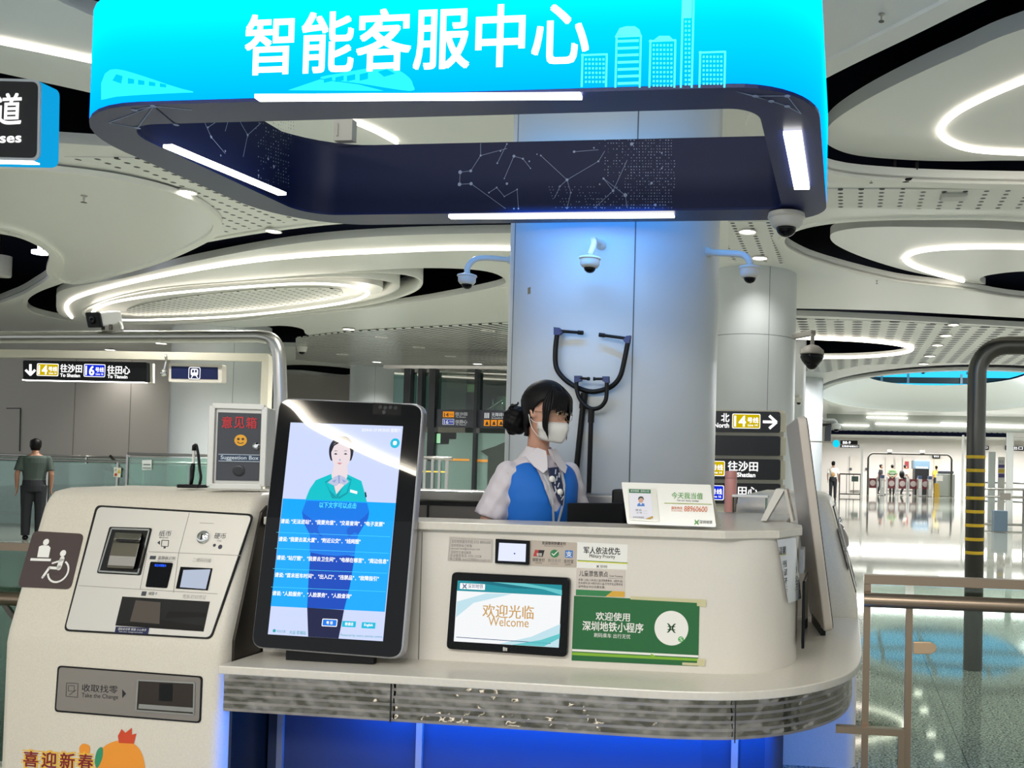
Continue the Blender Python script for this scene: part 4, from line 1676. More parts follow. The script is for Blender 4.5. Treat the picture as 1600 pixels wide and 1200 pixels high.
# ---- dome camera builder
def dome_camera(name, label, top, r, arm=None, mount_n=None, dark='blackgloss', tall=1.0):
    """camera hung at top (world); arm: path from the wall to the camera"""
    t = thing(name, label, 'security camera', top)
    if arm:
        mb = MB()
        mb.tube(curve_pts(arm, False, 5), r * 0.30, 12)
        mb.build('arm', M['offwhite'], t, smooth=True)
        mb = MB()
        d = (Vector(arm[1]) - Vector(arm[0])).normalized()
        mb.lathe(arm[0], [(r * 0.5, 0), (r * 0.5, 0.012), (r * 0.3, 0.03)], 16, d)
        mb.build('mount', M['offwhite'], t, smooth='auto')
    mb = MB()
    mb.lathe(top, [(r * 0.4, 0.0), (r * 1.0, -0.01), (r * 1.04, -r * 0.35), (r * 0.92, -r * 0.42), (r * 0.9, -r * 0.9 * tall), (r * 0.72, -r * 1.15 * tall), (r * 0.55, -r * 1.2 * tall)], 28)
    mb.build('housing', M['offwhite'], t, smooth='auto')
    mb = MB()
    pr = [(r * 0.56 * cos(a), -r * 1.18 * tall - r * 0.5 * sin(a)) for a in [radians(x) for x in range(0, 91, 10)]]
    mb.lathe(top, pr, 24)
    mb.build('dome', M[dark], t, smooth=True)
    return t


c = on_z(1229, 331, RB - 0.013)
dome_camera('dome_camera', 'white dome camera hanging under the corner of the cyan ring sign', c, 0.082, tall=0.75)
# ================================================================== talking screen kiosk on the shelf
KO = on_y(510, 1022, 3.05)
KF = Face(KO, (1, 0, 0), (0, 0.147, 0.989))
ki = thing('service_kiosk', 'tall black framed touch kiosk showing a uniformed woman and blue text lines', 'kiosk', (KO.x, KO.y + 0.07, LEDGE))
KQ = [(436, 621), (662, 631), (628, 1031), (391, 1012)]
mb = MB()
P = rounded(KF.pts(KQ, 0.0), 0.045, 6)
mb.prism([p - KF.n * 0.040 for p in P], KF.n * 0.038)
mb.build('back_shell', mat('kiosk_silver', 'a9a9ad', 0.3, metal=0.7), ki, smooth='auto', bevel=0.006)
mb = MB()
mb.prism([p - KF.n * 0.003 for p in rounded(KF.pts([(438, 623.5), (659.5, 633.5), (625.5, 1028), (394, 1010)], 0.0), 0.043, 6)], KF.n * 0.004)
mb.build('glass_front', M['blackgloss'], ki, smooth='auto')
mb = MB()
mb.box(KO.x - 0.17, KO.x + 0.17, KO.y + 0.020, KO.y + 0.042, LEDGE + 0.002, KO.z + 0.02)
mb.build('foot', M['black'], ki)


def k4(x, y):
    return 380 + x / 5.333, 610 + y / 5.333


def k5(x, y):
    return 380 + x / 4.8, 800 + y / 4.8


def kp(fn, pts):
    return [fn(*p) for p in pts]


cols = ['c9d4f6', '00a6ff', '1a1c30', 'e6d8dc', '00bfc8', 'b9c0dc', '0a78e6', '0046b8', '0d1440', '4fe0ff', 'ffffff', '00b8d8', '1fa0a8', '8fa0d0', '0a5fd2', 'd08a92', '3a3d52', '009aa8']
mb = MB()
Z = [0.0012]


def lay(i, *polys, dz=0.0002, spl=False):
    Z[0] += dz
    for p in polys:
        P = KF.pts(p, Z[0])
        mb.face(curve_pts(P, True, 4) if spl else P)
    mb.ink(i)


SCRN = [(454, 660), (629.8, 666), (598.3, 1002), (418.5, 991)]
lay(0, SCRN)
# figure above the band
lay(2, kp(k4, [(722, 560), (716, 490), (738, 430), (795, 384), (862, 388), (906, 430), (920, 490), (908, 560), (880, 590), (750, 590)]), spl=True)
lay(3, kp(k4, [(762, 600), (866, 600), (872, 715), (800, 800), (735, 715)]))
lay(3, kp(k4, [(735, 500), (752, 452), (800, 428), (862, 440), (890, 490), (893, 550), (878, 610), (838, 652), (800, 654), (758, 622), (738, 560)]), spl=True)
lay(2, kp(k4, [(732, 520), (740, 462), (796, 420), (868, 424), (906, 500), (884, 470), (858, 440), (806, 434), (758, 462)]))
for x in (771, 853):
    lay(16, kp(k4, [(x - 16, 530), (x, 521), (x + 16, 530), (x, 537)]))
    lay(16, kp(k4, [(x - 20, 507), (x, 500), (x + 20, 506), (x, 505)]))
lay(15, kp(k4, [(780, 605), (803, 601), (826, 606), (803, 618)]))
lay(13, kp(k4, [(798, 582), (806, 570), (814, 582), (806, 586)]))
lay(4, kp(k4, [(605, 748), (735, 695), (770, 800), (865, 800), (868, 700), (985, 755), (1012, 850), (1032, 935), (1036, 965), (505, 950), (530, 880), (555, 820)]))
lay(3, kp(k4, [(735, 700), (866, 700), (840, 790), (775, 865), (750, 790)]))
lay(17, kp(k4, [(680, 760), (740, 730), (775, 865), (800, 900), (740, 900), (712, 830)]), kp(k4, [(905, 740), (868, 720), (835, 800), (780, 870), (800, 905), (870, 860)]))
lay(4, kp(k4, [(690, 770), (735, 740), (780, 890), (720, 830)]), kp(k4, [(895, 750), (868, 735), (790, 890), (860, 850)]))
lay(5, kp(k4, [(705, 768), (760, 720), (800, 705), (840, 720), (882, 760), (850, 788), (800, 775), (770, 800)]))
lay(13, kp(k4, [(790, 708), (806, 708), (804, 775), (794, 775)]), kp(k4, [(740, 755), (780, 740), (760, 770)]), kp(k4, [(860, 755), (820, 740), (840, 770)]))
lay(10, kp(k4, [(893, 825), (952, 842), (948, 864), (890, 848)]))
lay(2, kp(k4, [(1012, 850), (1022, 845), (1030, 885), (1018, 895)]))
# translucent band and the figure through it
lay(1, [(442, 778.8), (618.5, 786), (601.3, 956), (423, 947)])
lay(6, kp(k4, [(525, 918), (1032, 938), (1050, 1010), (1040, 1060), (980, 1120), (950, 1240), (560, 1220), (505, 1100), (490, 1010)]))
lay(14, kp(k4, [(490, 1010), (520, 1080), (600, 1180), (560, 1200), (505, 1110)]), kp(k4, [(1050, 1010), (1000, 1060), (930, 1180), (960, 1200), (1040, 1070)]))
lay(14, kp(k5, [(440, 0), (520, 60), (600, 130), (590, 190), (520, 140), (450, 40)]), kp(k5, [(940, 10), (850, 80), (770, 130), (790, 190), (850, 140), (935, 50)]))
lay(6, kp(k5, [(560, 120), (600, 95), (750, 100), (780, 130), (740, 190), (640, 200), (580, 165)]), spl=True)
lay(7, kp(k5, [(505, 300), (600, 322), (700, 318), (836, 330), (800, 560), (756, 733), (480, 717), (490, 500)]))
lay(6, kp(k5, [(500, 180), (850, 190), (835, 322), (700, 330), (600, 322), (498, 302)]))
lay(8, kp(k5, [(480, 717), (756, 735), (735, 850), (715, 949), (487, 935)]))
Z[0] += 0.0002
# band rules
for y0, y1 in [(152, 186), (272, 310), (424, 460), (562, 598)]:
    mb.bar(KF(*k5(265 - y0 * 0.1, y0), Z[0]), KF(*k5(1115 - y0 * 0.08, y1), Z[0]), 0.0012, 0.0002, up=KF.n)
mb.ink(9)
for s, bx in [('请说: "无法进站" ,  "我要充值" ,  "交易查询" ,  "电子发票"', (438, 813, 600, 820.5)),
              ('请说: "我要去某大厦" ,  "附近公交" ,  "线网图"', (435, 840.5, 563, 848)),
              ('请说: "站厅图" ,  "我要去卫生间" ,  "电梯在哪里" ,  "周边信息"', (431.5, 870.5, 606, 878)),
              ('请说: "首末班车时间" ,  "出入口" ,  "违禁品" ,  "故障指引"', (428.5, 897.5, 591.5, 905)),
              ('请说: "人脸服务" ,  "人脸票务" ,  "人脸查询"', (425, 925.5, 549, 933))]:
    mb.text(KF, s, bx, Z[0] + 0.0002, 0.02)
mb.ink(10)
mb.text(KF, '以下文字可以点击', (499, 785, 557, 794), Z[0] + 0.0002, 0.02)
mb.ink(9)
mb.rect(KF, 503, 967, 527, 979, Z[0] + 0.0002, r=0.004)
mb.ink(10)
mb.rect(KF, 504.2, 968.2, 525.8, 977.8, Z[0] + 0.0004, r=0.003)
mb.ink(6)
mb.rect(KF, 534.5, 970.5, 556, 979.8, Z[0] + 0.0002, r=0.002)
mb.rect(KF, 565, 972.5, 586.5, 982, Z[0] + 0.0002, r=0.002)
mb.disc(KF, 617.2, 692.5, 0.0185, Z[0] + 0.0002)
mb.ink(11)
mb.text(KF, '粤 语', (510, 970.5, 520, 975.5), Z[0] + 0.0006, 0.02)
mb.text(KF, '普通话', (539, 972.5, 552, 977.5), Z[0] + 0.0006, 0.02)
mb.text(KF, 'English', (569, 974.5, 582.5, 979.5), Z[0] + 0.0006, 0.02)
mb.rect(KF, 614, 689, 620, 695.5, Z[0] + 0.0006, r=0.006)
mb.text(KF, '2024-01-27 09:35:03 星期六', (565, 669, 626, 675), Z[0] + 0.0002)
mb.ink(10)
mb.disc(KF, 428.5, 985.5, 0.006, Z[0] + 0.0002)
mb.text(KF, '所在位置', (432.5, 984.5, 446, 988.5), Z[0] + 0.0002)
mb.text(KF, '大运·草埔站', (452, 985.5, 478, 991.5), Z[0] + 0.0002, 0.01)
mb.text(KF, 'Powered by metro service centre', (532, 991.5, 597, 996.5), Z[0] + 0.0002)
mb.ink(12)
mb.build('screen', [scr(c, 1.0) for c in cols], ki)
mb = MB()
mb.quad(KF, [(583, 629.5), (627, 631.5), (626, 649), (582, 647)], 0.0013)
mb.ink(0)
for x, y in ((594, 636), (602, 637), (610, 636.5), (618, 637), (600, 644)):
    mb.disc(KF, x, y, 0.0075, 0.0016)
mb.ink(1)
mb.build('camera_cluster', [mat('cluster_black', '07080c', 0.1, spec=0.25), mat('lens_dark', '1c2028', 0.1)], ki)
kr = copy_tree(ki, label='second tall kiosk seen edge on, leaning back on the shelf at the rounded desk end')
p = on_z(1286, 993, 0.782)
kr.rotation_euler = (0, 0, pi / 2 + radians(9))
kr.location = (-0.15, 4.175, LEDGE)
for ch_ in kr.children:
    if ch_.name.startswith('back_shell'):
        ch_.material_slots[0].link = 'OBJECT'
        ch_.material_slots[0].material = mat('kiosk_shell_cream', 'cdc3b8', 0.35)
tr2 = copy_tree(tm, loc=(-0.245, 4.985, 0), rotz=pi / 2, label='second sloping cream ticket machine, behind the kiosk standing edge on')

# ---- suggestion box on the machine
SB = on_y(370, 766, 3.215)
SB.z = 1.377
su = Vector((0.94, 0.34, 0)).normalized()
SF = LiftedFace(SB, su, (0, 0, 1))
SF.dy = 6.0
sb = thing('suggestion_box', 'aluminium framed suggestion box with red characters and a yellow smiley', 'box', SB + Vector((0.05, 0.08, 0)))
mb = MB()
q = SF.rect(331, 641, 413, 766, 0.0)
mb.prism(q, -SF.n * 0.15)
mb.build('body', mat('aluminium', 'c4c2bc', 0.35, metal=0.6), sb, bevel=0.006)
mb = MB()
for i in range(4):
    mb.bar(q[i] + SF.n * 0.006, q[(i + 1) % 4] + SF.n * 0.006, 0.022, 0.012, up=SF.n)
mb.build('frame', mat('aluminium_frame', 'd2d0ca', 0.3, metal=0.5), sb, bevel=0.003)
mb = MB()
mb.rect(SF, 339, 651, 406, 757, 0.004)
pn = mb.build('front_panel', M['darkgrey'], sb)
mb = MB()
for i, ch_ in enumerate('意见箱'):
    mb.text(SF, ch_, (347 + i * 19, 657 + i * 0.5, 363 + i * 19, 674.5 + i * 0.5), 0.006, 0.02)
mb.ink(0)
mb.rect(SF, 341.5, 716, 406, 716.8, 0.006)
mb.rect(SF, 341.5, 726.3, 406, 727.2, 0.006)
mb.text(SF, 'Suggestion Box', (345, 718, 404, 725.8), 0.007, 0.015)
mb.ink(1)
mb.rect(SF, 342, 717, 406, 726.3, 0.0055)
mb.ink(2)
mb.build('lettering', [ink('b8232e'), ink('c8d4e0'), ink('1c3350')], pn)
mb = MB()
mb.disc(SF, 376, 694, 0.0225, 0.006).ink(0)
for x in (372.5, 379.5):
    mb.disc(SF, x, 692, 0.0048, 0.0065)
mb.ink(1)
c = SF(376, 694, 0.0065)
arc = [c + SF.u * 0.012 * cos(a) + SF.v * 0.012 * sin(a) for a in [radians(x) for x in range(205, 336, 15)]]
for i in range(len(arc) - 1):
    mb.bar(arc[i], arc[i + 1], 0.003, 0.0004, up=SF.n)
mb.ink(1)
mb.build('smiley', [ink('e2a125'), ink('4a3210')], pn)
mb = MB()
mb.lathe(SF(401, 703, 0.004), [(0.013, 0), (0.013, 0.008), (0.007, 0.012), (0, 0.012)], 16, SF.n)
mb.build('lock', M['chrome'], sb)
mb = MB()
mb.lathe(SF(373, 741.5, 0.004), [(0.021, 0), (0.021, 0.004), (0.015, 0.005), (0.0, 0.005)], 24, SF.n)
mb.build('slot_hole', mat('hole_black', '14151a', 0.3), sb)

# ---- desk microphone on the machine
c = on_y(300, 762, 3.30)
c.z = 1.36
mi = thing('desk_microphone', 'black desk microphone with upright stem and curved cable on the ticket machine', 'microphone', c)
mb = MB()
mb.prism([c + Vector(p) for p in [(-0.045, -0.03, 0), (0.045, -0.03, 0), (0.04, 0.04, 0), (-0.03, 0.04, 0)]], (0, 0, 0.014))
mb.build('base', M['black'], mi, bevel=0.004)
s0 = c + Vector((-0.005, 0.0, 0.012))
h = lambda px, py: on_y(px, py, c.y)
mb = MB()
mb.tube([s0, h(300, 748), h(301, 732), h(302, 724)], [0.006, 0.007, 0.009, 0.007], 10)
mb.build('stem', M['black'], mi, smooth=True)
mb = MB()
mb.tube([h(302, 726), h(303, 702)], 0.0055, 8)
mb.build('tag', M['offwhite'], mi)
mb = MB()
mb.tube([h(303, 704), h(303.5, 697), h(307, 695)], 0.008, 10)
mb.build('head', M['black'], mi, smooth=True)
mb = MB()
mb.tube(curve_pts([h(307, 696), h(310, 712), h(312, 733), h(314, 745), h(312, 757), c + Vector((0.03, 0.01, 0.012))], False, 5), 0.005, 8)
mb.build('cable', M['black'], mi, smooth=True)

# ---- duty sign on the counter
CT = 1.269
p0 = on_z(1050, 829, CT)
DF = LiftedFace((p0.x, 3.185, CT), (1, 0, 0), (0, 0.30, 0.954))
DF.dy = 8.5
ds = thing('duty_sign', 'white folded duty sign with an identity card and orange phone number', 'sign', (p0.x, 3.23, CT))
q = [DF(971, 762), DF(1110, 766), DF(1119, 832), DF(980, 827)]
zf = lambda p: Vector((p.x, p.y, max(p.z, CT + 0.002)))
mb = MB()
q = [zf(p) for p in q]
mb.prism(rounded(q, 0.006, 3), Vector((0, 0.003, 0)))
mb.build('front_sheet', mat('sign_acrylic', 'e4e2dc', 0.15), ds)
mb = MB()
b_ = [q[0] + Vector((0, 0.003, 0)), q[1] + Vector((0, 0.003, 0)), Vector((q[2].x, 3.32, CT + 0.001)), Vector((q[3].x - 0.02, 3.32, CT + 0.001))]
mb.prism(b_, Vector((0, 0.003, 0)))
mb.build('back_sheet', mat('sign_acrylic_back', 'dcd8cc', 0.2), ds)
mb = MB()
mb.text(DF, '今天我当值', (1049, 778, 1098, 788), 0.002, 0.008).ink(0)
mb.text(DF, "I'm on duty today", (1058, 789, 1092, 793), 0.002)
mb.ink(3)
mb.bar(DF(1038, 794.5, 0.002), DF(1112, 796.5, 0.002), 0.0025, 0.0004, up=DF.n)
mb.ink(1)
mb.text(DF, '88960600', (1069, 799.5, 1105, 808), 0.002, 0.008)
mb.text(DF, '服务热线', (1049, 800, 1066, 804.5), 0.002, 0.008)
mb.text(DF, 'Service Hotline', (1049, 805.3, 1066, 807.5), 0.002)
mb.ink(2)
emblem(mb, DF, 1088.5, 824.5, 0.019, 0.002)
mb.ink(0)
mb.text(DF, '深圳地铁', (1093, 821.5, 1113, 827), 0.002, 0.008)
mb.ink(3)
mb.build('lettering', [ink('4f9a3a'), ink('9aa83a'), ink('cf6a35'), ink('3a4248')], ds)
mb = MB()
mb.quad(DF, [(981, 771), (1025, 772), (1031, 824), (983, 821)], 0.003, 0.001, r=0.004)
cd = mb.build('card_pocket', mat('pocket_clear', 'dcdad2', 0.1, coat=1.0), ds)
mb = MB()
mb.quad(DF, [(983, 779), (1017, 780), (1021, 820), (986, 818)], 0.0034).ink(0)
mb.quad(DF, [(982.5, 772.5), (1016.5, 773.5), (1017, 779.5), (983, 778.5)], 0.0034).ink(1)
mb.text(DF, '深圳地铁  龙岗公司', (985, 774, 1014, 777.5), 0.0037).ink(0)
mb.disc(DF, 1001.5, 790, 0.009, 0.0037, ry=0.011).ink(2)
mb.face(curve_pts(DF.pts([(997, 790), (998, 785.5), (1001.5, 784), (1005, 785.5), (1006, 790), (1003.5, 787), (1000, 787)], 0.004), True, 3))
mb.ink(3)
mb.face(DF.pts([(995.5, 799.5), (996.5, 795.5), (1001.5, 793.5), (1006.5, 795.5), (1007.5, 799.5)], 0.0037))
mb.ink(4)
mb.face(DF.pts([(999.5, 794.5), (1001.5, 793.5), (1003.5, 794.5), (1001.5, 798)], 0.004))
mb.ink(0)
for s, bx in [('姓名 ......', (993, 804, 1011, 807)), ('工号 ......', (994, 808.5, 1011, 811)), ('深圳市地铁集团', (989, 815.5, 1006, 818))]:
    mb.text(DF, s, bx, 0.0037)
mb.ink(3)
mb.face(DF.pts([(1008, 819.5), (1020, 814.5), (1020.5, 818), (1016, 820)], 0.0037))
mb.ink(5)
mb.build('identity_card', [ink('dcdae4'), ink('1f6a3c'), ink('c69a86'), ink('26282c'), ink('3b74c0'), ink('b08d3a')], cd)

# ---- black monitor and card reader behind the counter
t = thing('staff_monitor', 'black staff monitor turned away, showing its back above the counter', 'monitor', (-1.06, 3.55, 0.96))
a, b2 = on_y(886, 786, 3.52), on_y(972, 786, 3.64)
mb = MB()
mb.prism([Vector((a.x, a.y, 1.06)), Vector((b2.x, b2.y, 1.06)), b2, a], Vector((0.006, 0.028, 0)))
mb.build('screen_back', M['black'], t, bevel=0.004)
mb = MB()
mc_ = (a + b2) / 2
mb.tube([(-0.90, 3.66, 0.965), (-0.92, 3.655, 1.10), (-0.94, 3.645, 1.16)], 0.02, 10)
mb.lathe((-0.90, 3.66, 0.961), [(0.075, 0), (0.075, 0.008), (0.02, 0.014)], 20)
mb.build('stand', M['black'], t)
t = thing('handset', 'black desk telephone peeking out behind the white duty sign', 'telephone', on_y(990, 790, 3.9))
a, b2 = on_y(961, 764, 3.80), on_y(1016, 766, 3.80)
mb = MB()
mb.box(a.x, b2.x, 3.74, 3.84, 0.961, a.z)
mb.build('body', M['black'], t, bevel=0.01)

# ---- pink bottle
c = on_y(1141, 799, 4.36)
c.z = CT
t = thing('pink_bottle', 'pink vacuum flask standing on the counter end', 'bottle', c)
rb = 9.6 * c.y / FOC
mb = MB()
hh = on_y(1141, 748, c.y).z - CT
mb.lathe(c, [(rb * 0.94, 0), (rb, 0.006), (rb, hh - 0.006), (rb * 0.97, hh)], 28)
mb.build('body', mat('pink_enamel', 'd6968c', 0.35), t, smooth='auto')
mb = MB()
mb.lathe(c, [(rb * 0.97, hh + 0.001), (rb * 0.99, hh + 0.004), (rb * 0.97, hh + 0.034), (rb * 0.9, hh + 0.038)], 28)
mb.build('lid', mat('pink_lid', 'd08f86', 0.4), t, smooth='auto')

# ---- small glass riser at the counter end
c = on_y(1182, 796, 4.33)
c.z = CT
t = thing('glass_riser', 'low riser shelf with white top and glass sides on the counter end', 'shelf', (c.x, c.y, CT))
zt = on_y(1175, 773, c.y).z
mb = MB()
mb.box(c.x - 0.115, c.x + 0.06, c.y - 0.06, c.y + 0.03, zt - 0.012, zt)
mb.build('top', M['paper'], t, bevel=0.003)
for dx in (-0.107, 0.05):
    mb = MB()
    mb.box(c.x + dx - 0.003, c.x + dx + 0.003, c.y - 0.055, c.y + 0.028, CT, zt - 0.012)
    mb.build('side', M['glass_green'], t)

# ---- second folded sign at the rounded end, seen from its side
y0 = 3.72
A = on_y(1212, 764, y0)
Bp = on_y(1226, 765, y0)
Lb, Rb2 = on_y(1193, 813, y0), on_y(1240, 816, y0)
t = thing('folded_card', 'small white folded card with a red seal, standing at the rounded counter end', 'sign', (A.x, y0 + 0.05, CT))
mb = MB()
mb.prism([Vector((Lb.x - 0.012, y0, CT + 0.001)), Vector((Lb.x + 0.012, y0, CT + 0.001)), Vector((Bp.x - 0.006, y0, A.z - 0.012)), Vector((Bp.x, y0, A.z)), Vector((A.x, y0, A.z))], (0, 0.14, 0))
mb.build('front_sheet', mat('folded_white', 'd6d2ca', 0.3), t)
mb = MB()
mb.prism([Vector((Rb2.x - 0.012, y0, CT + 0.001)), Vector((Rb2.x, y0, CT + 0.001)), Vector((Bp.x + 0.008, y0, A.z)), Vector((Bp.x - 0.004, y0, A.z))], (0, 0.14, 0))
mb.build('back_sheet', mat('folded_grey', 'c2bcb2', 0.3), t)
f2 = Face((Rb2.x, y0, CT), (0, 1, 0), (Bp.x + 0.008 - Rb2.x, 0, A.z - CT))
mb = MB()
cc = f2.o + f2.v * 0.115 + f2.u * 0.055 + f2.n * 0.001
mb.text3(cc, f2.u * 0.05, f2.v * 0.045, '印')
mb.ink(0)
cc = f2.o + f2.v * 0.055 + f2.u * 0.075 + f2.n * 0.001
mb.text3(cc, f2.u * 0.05, f2.v * 0.03, '温馨')
mb.ink(1)
mb.build('lettering', [ink('c0504a'), M['greyink']], t)

# ---- black monitor and stickers on the side of the desk, seen edge on
t = thing('side_monitor', 'thin black monitor edge on the side of the rounded desk end', 'monitor', (-0.15, 3.62, 0.8))
mb = MB()
mb.box(-0.156, -0.144, 3.46, 3.76, 0.80, 1.06)
mb.build('bezel', M['blackgloss'], t, bevel=0.004)
t = thing('side_screen', 'small grey framed reader on the desk side, above the edge of the black monitor', 'screen', (-0.16, 3.52, 1.09))
mb = MB()
mb.box(-0.168, -0.154, 3.45, 3.60, 1.09, 1.18)
mb.build('bezel', mat('reader_grey', '7d8288', 0.3), t)
# ================================================================== things on the big column
def on_col(px, py, out=0.0):
    """where a sight line meets the big column"""
    d = ray(px, py)
    r = COLR + out
    ox, oy = EYE.x - COLX, EYE.y - COLY
    A, B, Cc = d.x ** 2 + d.y ** 2, 2 * (ox * d.x + oy * d.y), ox ** 2 + oy ** 2 - r * r
    disc = B * B - 4 * A * Cc
    if disc < 0:
        return None
    return EYE + d * ((-B - math.sqrt(disc)) / (2 * A))


m0 = on_col(940, 383)
tp = on_y(922, 399, 4.08)
dome_camera('dome_camera', 'white dome camera on a short bent arm in the middle of the big column', tp, 0.050, arm=[m0, m0 + Vector((-0.01, -0.10, 0.0)), Vector((tp.x + 0.01, tp.y + 0.03, tp.z + 0.06)), tp])
m0 = Vector((COLX - 0.565, 4.74, on_y(801, 404, 4.7).z))
tp = on_y(730, 427, 4.62)
dome_camera('dome_camera', 'white dome camera hanging beside the big column, before the oval light lines', tp, 0.051, arm=[m0, on_y(760, 403, 4.66), on_y(741, 406, 4.63), on_y(731, 417, 4.62), tp])
m0 = on_col(1106, 394)
tp = on_y(1172, 414, 4.42)
dome_camera('dome_camera', 'white dome camera in front of the narrower column, on an arm from the big column', tp, 0.055, arm=[m0, on_y(1140, 396, 4.46), on_y(1160, 398, 4.43), on_y(1170, 406, 4.42), tp])
# brown paper scrap on the column
c = on_col(827, 454, 0.001)
nrm = Vector((c.x - COLX, c.y - COLY, 0)).normalized()
tx = Vector((-nrm.y, nrm.x, 0))
mb = MB()
mb.prism([c - tx * 0.011 - Vector((0, 0, 0.018)), c + tx * 0.011 - Vector((0, 0, 0.017)), c + tx * 0.010 + Vector((0, 0, 0.017)), c - tx * 0.012 + Vector((0, 0, 0.015))], nrm * 0.001)
tag(mb.build('tape_scrap', ink('8a7450')), 'small brown tape scrap stuck on the big column seam', 'tape')

# ---- two security forks leaning on the column
YF = COLY - COLR - 0.022


def fork(name, label, hoop, tips, handle, yy, r, blocks):
    t = thing(name, label, 'security fork', on_y(handle[-1][0], handle[-1][1], yy) * 1.0)
    f = lambda p, dy=0.0: on_y(p[0], p[1], yy + dy)
    mb = MB()
    mb.tube(curve_pts([f(p) for p in hoop], False, 6), r, 12)
    mb.build('hoop', M['black'], t, smooth=True)
    for a, b2 in tips:
        mb = MB()
        A, B = f(a, -0.005), f(b2, -0.012)
        mb.tube([A, B], r * 0.62, 10)
        mb.tube([A.lerp(B, 0.8), B], r * 0.85, 10)
        mb.build('tip_arm', M['black'], t, smooth='auto')
    for q in blocks:
        mb = MB()
        P = [f(p, -r * 1.05) for p in q]
        mb.prism(P, (0, r * 2.1, 0))
        mb.build('corner_block', mat('fork_block_blue', '1d3468', 0.45), t)
    mb = MB()
    a = f(handle[0])
    b2 = f(handle[1])
    g_ = a + (b2 - a) * ((a.z - 0.0) / (a.z - b2.z))
    mb.tube([a, b2, g_], r * 1.15, 12)
    mb.tube([a, a.lerp(b2, 0.16)], r * 1.5, 12)
    mb.build('handle', M['black'], t, smooth='auto')
    return t


fork('security_fork', 'large black restraint fork with blue corners leaning on the big column',
     [(871, 518), (868, 545), (868, 567), (872, 580), (884, 594), (903, 606), (924, 612), (943, 609), (958, 602), (969, 588), (975, 566), (982, 530)],
     [((872, 517), (911, 520)), ((981, 529), (936, 523))], [(913, 614), (897, 768)], YF, 0.0125,
     [[(865, 511), (874, 512), (880, 518), (873, 523), (865, 523)], [(985, 524), (978, 525), (973, 531), (977, 536), (983, 536)]])
fork('security_fork', 'small black restraint fork with blue corners, hung inside the larger one',
     [(901, 590), (901, 606), (905, 621), (915, 634), (926, 639), (938, 636), (946, 626), (948, 612), (948, 590)],
     [((906, 591), (921, 592)), ((943, 592), (927, 592))], [(924, 640), (920, 768)], YF - 0.035, 0.0105,
     [[(897, 587), (908, 587), (908, 595), (901, 597), (897, 597)], [(951, 588), (941, 588), (941, 595), (946, 598), (951, 598)]])
# ================================================================== people
def fuse(mb, voxel, it=4):
    """weld overlapping closed shapes into one continuous surface"""
    me = bpy.data.meshes.new('fuse')
    bmesh.ops.recalc_face_normals(mb.bm, faces=mb.bm.faces)
    mb.bm.to_mesh(me)
    mb.bm.free()
    o = bpy.data.objects.new('fuse', me)
    COL.objects.link(o)
    r = o.modifiers.new('r', 'REMESH')
    r.mode = 'VOXEL'
    r.voxel_size = voxel
    s = o.modifiers.new('s', 'SMOOTH')
    s.factor = 0.5
    s.iterations = it
    bpy.context.view_layer.update()
    m2 = bpy.data.meshes.new_from_object(o.evaluated_get(bpy.context.evaluated_depsgraph_get()))
    out = MB()
    out.bm.from_mesh(m2)
    bpy.data.objects.remove(o)
    bpy.data.meshes.remove(me)
    bpy.data.meshes.remove(m2)
    return out


class Frame:
    """body frame: x to the person's left, y backwards, z up; facing turned by th from the camera side (-Y)"""

    def __init__(self, o, th):
        self.o = Vector(o)
        self.m = Matrix.Rotation(th, 3, 'Z')

    def __call__(self, x, y, z):
        return self.o + self.m @ Vector((x, y, z))


def ring(fr, z, w, f, b, n=24, cx=0.0):
    """ellipse-like section: half-width w, front reach f, back reach b"""
    out = []
    for i in range(n):
        a = 2 * pi * i / n
        y = -cos(a) * (f if cos(a) > 0 else b)
        out.append(fr(cx + w * sin(a), y, z))
    return out


def hand(mb, wrist, fwd, side, up, s=1.0, curl=0.5):
    """palm, four unequal bent fingers and a thumb from the side of the palm"""
    fwd, side, up = Vector(fwd).normalized(), Vector(side).normalized(), Vector(up).normalized()
    pw, pl, pt = 0.040 * s, 0.085 * s, 0.013 * s
    sec = []
    for t, k in ((0, 0.65), (0.35, 0.95), (0.8, 1.05), (1.0, 0.98)):
        c = wrist + fwd * pl * t
        sec.append([c + side * pw * k * cos(a) + up * pt * sin(a) for a in [2 * pi * i / 10 for i in range(10)]])
    mb.loft(sec)
    for i, ln in enumerate((0.062, 0.074, 0.069, 0.054)):
        p = wrist + fwd * pl * 0.95 + side * pw * (0.75 - 0.5 * i)
        d = fwd.copy()
        path = [p - fwd * 0.015]
        for j in range(4):
            path.append(p.copy())
            d = (d * cos(curl * 0.55) - up * sin(curl * 0.55)).normalized()
            p = p + d * ln * s / 3
        mb.tube(path, [0.0085 * s, 0.0085 * s, 0.008 * s, 0.0075 * s, 0.006 * s], 8)
    p = wrist + fwd * pl * 0.25 + side * pw * 0.85
    mb.tube([p - side * 0.01, p + (fwd * 0.6 + side * 0.8) * 0.03 * s, p + (fwd * 1.0 + side * 0.75 - up * 0.2) * 0.052 * s, p + (fwd * 1.5 + side * 0.7 - up * 0.4) * 0.06 * s], [0.011 * s, 0.010 * s, 0.0085 * s, 0.006 * s], 8)


SKIN = mat('skin_warm', 'c49580', 0.5)
SKIN_D = mat('skin_tan', '9a6f58', 0.55)
HAIR = mat('hair_black', '080608', 0.55, spec=0.22, noise=0.3, nscale=90)
HEAD = [(-.118, .018, .080, -.045), (-.105, .036, .089, -.015), (-.080, .051, .092, .020), (-.050, .061, .092, .055), (-.015, .067, .090, .082), (.02, .071, .089, .094),
        (.05, .072, .087, .098), (.08, .066, .076, .092), (.10, .052, .058, .076), (.113, .032, .034, .05), (.118, .010, .010, .02)]


